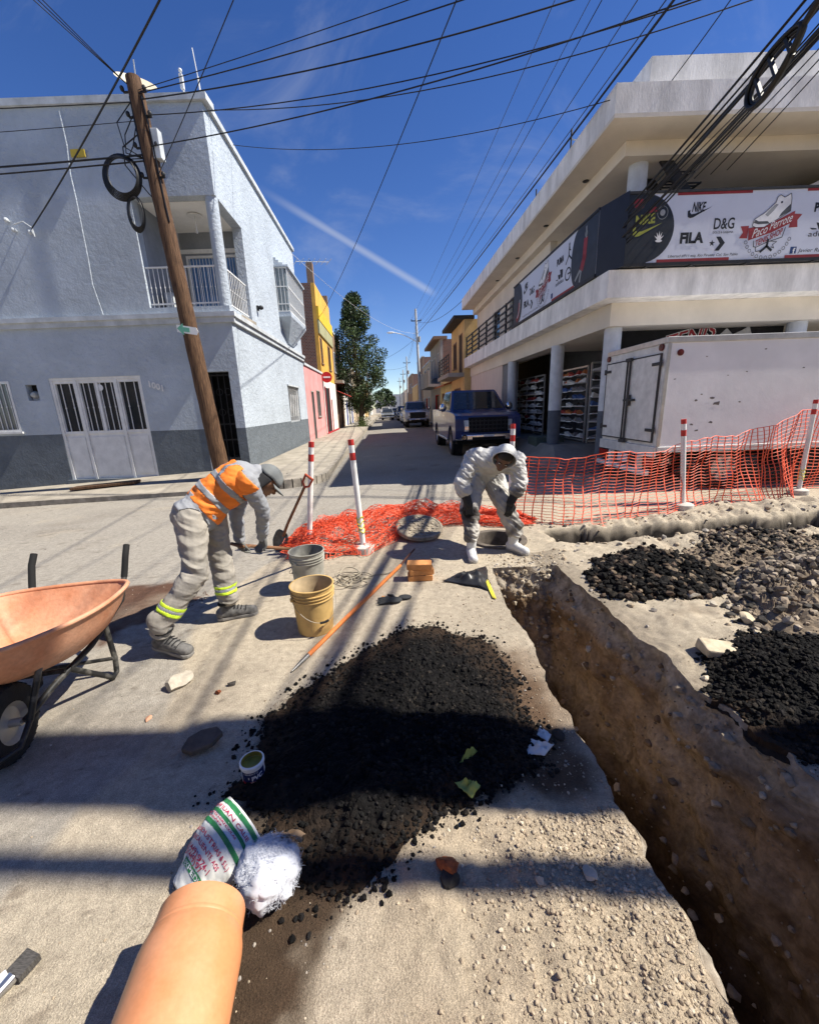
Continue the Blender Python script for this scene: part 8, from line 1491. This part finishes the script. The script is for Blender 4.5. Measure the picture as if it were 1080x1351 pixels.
ff_, ss_, uu = R_ @ Vector((1, 0, 0)), R_ @ Vector((0, 1, 0)), R_ @ Vector((0, 0, 1)); hc_ = k(-.015, 0, .02); mb = MB(); Q = []
# hood: a bag round the back of the head, open to the face
for i in range(26):
    t = 2 * math.pi * i / 25; row = []
    for j in range(13):
        ph = math.radians(72) + math.radians(108) * j / 12        # angle from the face axis
        rx, ru = .118, .132; n_ = .006 * float(fbm(math.cos(t) * 3 + j * .3, math.sin(t) * 3, 3, 151)); row.append((hc_ + ff_ * (math.cos(ph) * .125 + .01 + n_) + ss_ * (math.sin(ph) * math.cos(t) * (rx + n_)) + uu * (math.sin(ph) * math.sin(t) * (ru + n_)))[:])
    Q.append(row)
mb.grid(np.array(Q)); M_hood = mat('white_hood', (.55, .55, .53), rough=.75, var=.08, scale=12, bump=.5, bscale=30, bdist=.01); ho = mb.build('hood', M_hood, w2, smooth=80); md = ho.modifiers.new('solid', 'SOLIDIFY'); md.thickness = .005; md.offset = -1
mb = MB(); mb.tube([(hc_ + ff_ * (math.cos(math.radians(72)) * .125 + .012) + ss_ * (math.sin(math.radians(72)) * math.cos(t) * .119) + uu * (math.sin(math.radians(72)) * math.sin(t) * .133)) for t in np.linspace(0, 6.283, 28, endpoint=False)], .006, 6, closed=True); part(mb, 'hood_edge', M_hood, ho, smooth=60)
P_ = [('e', k(-.01, 0, .05), (.092, .08, .085), R_, 0)]; make_blob('hair', P_, .007, M_hair, w2, 2)

# ================================================================ OVERHEAD CABLES AND THE POLES THEY COME FROM (the near poles stand outside the picture)
M_cab = mat('cable_black', (.012, .012, .013), rough=.5, var=.2); M_cabw = mat('cable_pale', (.55, .56, .58), rough=.6)
def near_pole(x, y, h, label, r0, r1, trans):
    p = empty('utility_pole', (x, y, 0), label, 'utility pole'); g0 = -.3; mb = MB(); mb.tube([(x, y, g0), (x, y, h)], [r0, r1], 18); mb.build('shaft', M_cpole, p, smooth=40)
    mb = MB()
    for z in (h - .25, h - 1.1): mb.bar((x - .9, y, z), (x + .9, y, z), .10); 
    mb.build('crossarm', M_cpole, p)
    for k in range(6): mb = MB(); mb.lathe([(.03, 0), (.06, .05), (.035, .09), (.06, .13), (.02, .18)], 10, (x - .8 + .8 * (k % 3), y, (h - .25 if k < 3 else h - 1.1) + .05)); mb.build('insulator', M_brn, p, smooth=40)
    if trans: mb = MB(); mb.lathe([(0, 0), (.26, 0), (.28, .1), (.28, .8), (.2, .9), (0, .92)], 20, (x + .42, y, trans)); mb.build('transformer', M_greyp, p, smooth=40)
    return p
PRx, PRy = 4.35, 1.24
near_pole(PRx, PRy, 9.2, 'stout concrete utility pole beside the trench carrying the cable bundles', .27, .21, 6.4)
near_pole(10.6, 5.6, 9.0, 'concrete utility pole at the cross street kerb beyond the box truck', .2, .14, None)
mbp = empty('timber_post', (PRx - .1, PRy - .42, 0), 'slim wooden stub post strapped near the stout concrete pole', 'post'); mb = MB(); mb.tube([(PRx - .1, PRy - .50, -.2), (PRx - .1, PRy - .42, 7.4)], [.075, .05], 12); mb.build('shaft', M_wood, mbp, smooth=40)
def cable(p, q, sag, r, label, group, m=None, n=28):
    p, q = Vector(p), Vector(q); mb = MB(); pts = [p.lerp(q, i / n) + Vector((0, 0, -4 * sag * (i / n) * (1 - i / n))) for i in range(n + 1)]; mb.tube(pts, r * .85, 6); return tag(mb.build('overhead_cable', m or M_cab, smooth=60, base=p), label, 'cable', group)
top = onpole
LX = 'black cable from the wooden pole across to the cross street pole'; GXn = 'cables across the junction'
for za, zb, yb, sg_, r in ((7.55, 8.6, 5.6, .35, .011), (7.45, 8.3, 5.7, .55, .013), (7.2, 7.9, 5.5, .75, .010), (6.7, 7.85, 5.4, .5, .012), (7.6, 8.75, 5.6, .2, .008)): cable(top(za) + Vector((.1, -.1, 0)), (10.6, yb, zb), sg_, r, LX, GXn)
cable((-4.3, 11.0, 8.15), (10.6, 5.6, 7.9), .9, .010, 'sagging cable from the corner house roof across to the cross street pole', None); cable((-4.2, 12.2, 8.13), (3.75, 8.3, 6.5), .35, .008, 'thin cable between the corner house roof and the shop roof', None)
LL = 'black cable running left from the wooden pole along the house front'; GL = 'cables along the house front'
for z, zl, r in ((6.55, 6.3, .020), (6.45, 6.1, .016), (7.4, 7.7, .010), (7.1, 6.9, .007)): cable(top(z) + Vector((-.1, -.12, 0)), (-24, 8.9, zl), .25, r, LL, GL)
LB_ = 'thin cable from the wooden pole top to behind the viewer'; GB = 'cables passing overhead'
for k in range(3): cable(top(7.7) + Vector((-.1, -.1, 0)), (-8.6 - .8 * k, -3, 11.0 + .15 * k), .3, .009, LB_, GB)
cable(atY(42, 301, 10.4), (PRx, PRy, 8.6), .35, .017, 'thick black service cable from the house wall to the stout pole', None)
cable(top(6.2) + Vector((.1, -.1, 0)), (PRx - .6, PRy, 8.9), .2, .009, 'thin cable from the wooden pole to the stout pole crossarm', None)
cable((-5.0, 27.0, 7.2), (PRx - .9, PRy, 8.9), .5, .014, 'long black cable from the yellow house to the stout pole', None)
LS = 'black street cable between the stout pole and the tall lamp pole'; GS = 'cables along the side street'
for dx, z0, x1, z1, sg_, r in ((-.35, 6.4, 1.25, 8.4, .25, .022), (-.22, 6.7, 1.3, 8.8, .35, .010), (-.9, 7.2, 1.2, 9.2, .4, .009), (-.7, 8.9, .8, 9.8, .3, .009), (0, 7.6, 1.35, 9.3, .45, .010), (-.5, 8.1, 1.1, 9.6, .4, .008)): cable((PRx + dx, PRy, z0), (x1, 43, z1), sg_, r, LS, GS)
LC = 'black cable of the heavy bundle running down to the shop banner corner'; GC = 'bundle to the shop corner'
rr = random.Random(21)
for k in range(11): cable((PRx - .18 + rr.uniform(-.07, .07), PRy + rr.uniform(-.1, .1), 5.75 + .045 * k), (3.95 + rr.uniform(-.05, .12), 8.02 + rr.uniform(0, .05), 4.25 + .05 * k), .10 + .05 * rr.random(), rr.choice((.010, .014, .018)), LC, GC)
for k in range(5): cable((PRx + .35 + .06 * k, PRy, 6.1 + .16 * k), (5.0 + .3 * k, 8.9, 5.45 + .06 * k), .12, .010, 'black cable passing over the front banner into the shop', 'cables into the shop')
cable((PRx, PRy, 7.9), (4.65, 9.0, 6.7), .35, .010, 'cable curving over the shop eaves', None)
# slack loop hung on the bundle
lc = atY(1020, 88, 5.0); lp = empty('cable_loop', lc, 'black figure of coiled slack cable hanging on the heavy bundle', 'cable loop'); dv = Vector((.05, .80, -.28)).normalized(); uv = Vector((0, .32, .94)).normalized()
for k, (o_, a_, b_) in enumerate(((0, .34, .17), (.02, .32, .155), (-.02, .33, .165), (.01, .30, .14))):
    mb = MB(); mb.tube([lc + dv * (a_ * math.cos(t)) + uv * (b_ * math.sin(t) * (1 + .35 * math.cos(t))) + Vector((o_, 0, 0)) for t in np.linspace(0, 6.283, 36, endpoint=False)], .020, 8, closed=True); mb.build('loop', M_cab, lp, smooth=60)
mb = MB()
for t in (-.2, -.02, .16): mb.bar(lc + dv * t - uv * .15, lc + dv * (t + .05) + uv * .15, .035, .03)
mb.tube([lc - dv * .34, lc - dv * .6 + uv * .05], .03, 8); mb.build('spreader', M_cab, lp)
mb = MB(); q = onpole(7.9); cable((-4.5, 19.0, 7.9), (1.2, 43, 8.6), .8, .010, 'pale thin cable from the corner house to the tall lamp pole', None, M_cabw)
LF = 'far street cable between the concrete poles'; GF = 'far street cables'
for (a, b) in (((1.3, 43, 9.6), (.35, 62, 7.8)), ((1.3, 43, 9.0), (.35, 62, 7.4)), ((.35, 62, 7.8), (-.3, 78, 7.5)), ((.35, 62, 7.3), (-4.6, 52, 6.6)), ((1.3, 43, 8.2), (-4.6, 52, 6.8)), ((1.3, 43, 9.7), (3.0, 22, 6.6)), ((-.3, 78, 7.4), (-1.2, 96, 7.3))): cable(a, b, .5, .015, LF, GF)
for o in bpy.data.objects:
    if '_abs' in o: del o['_abs']
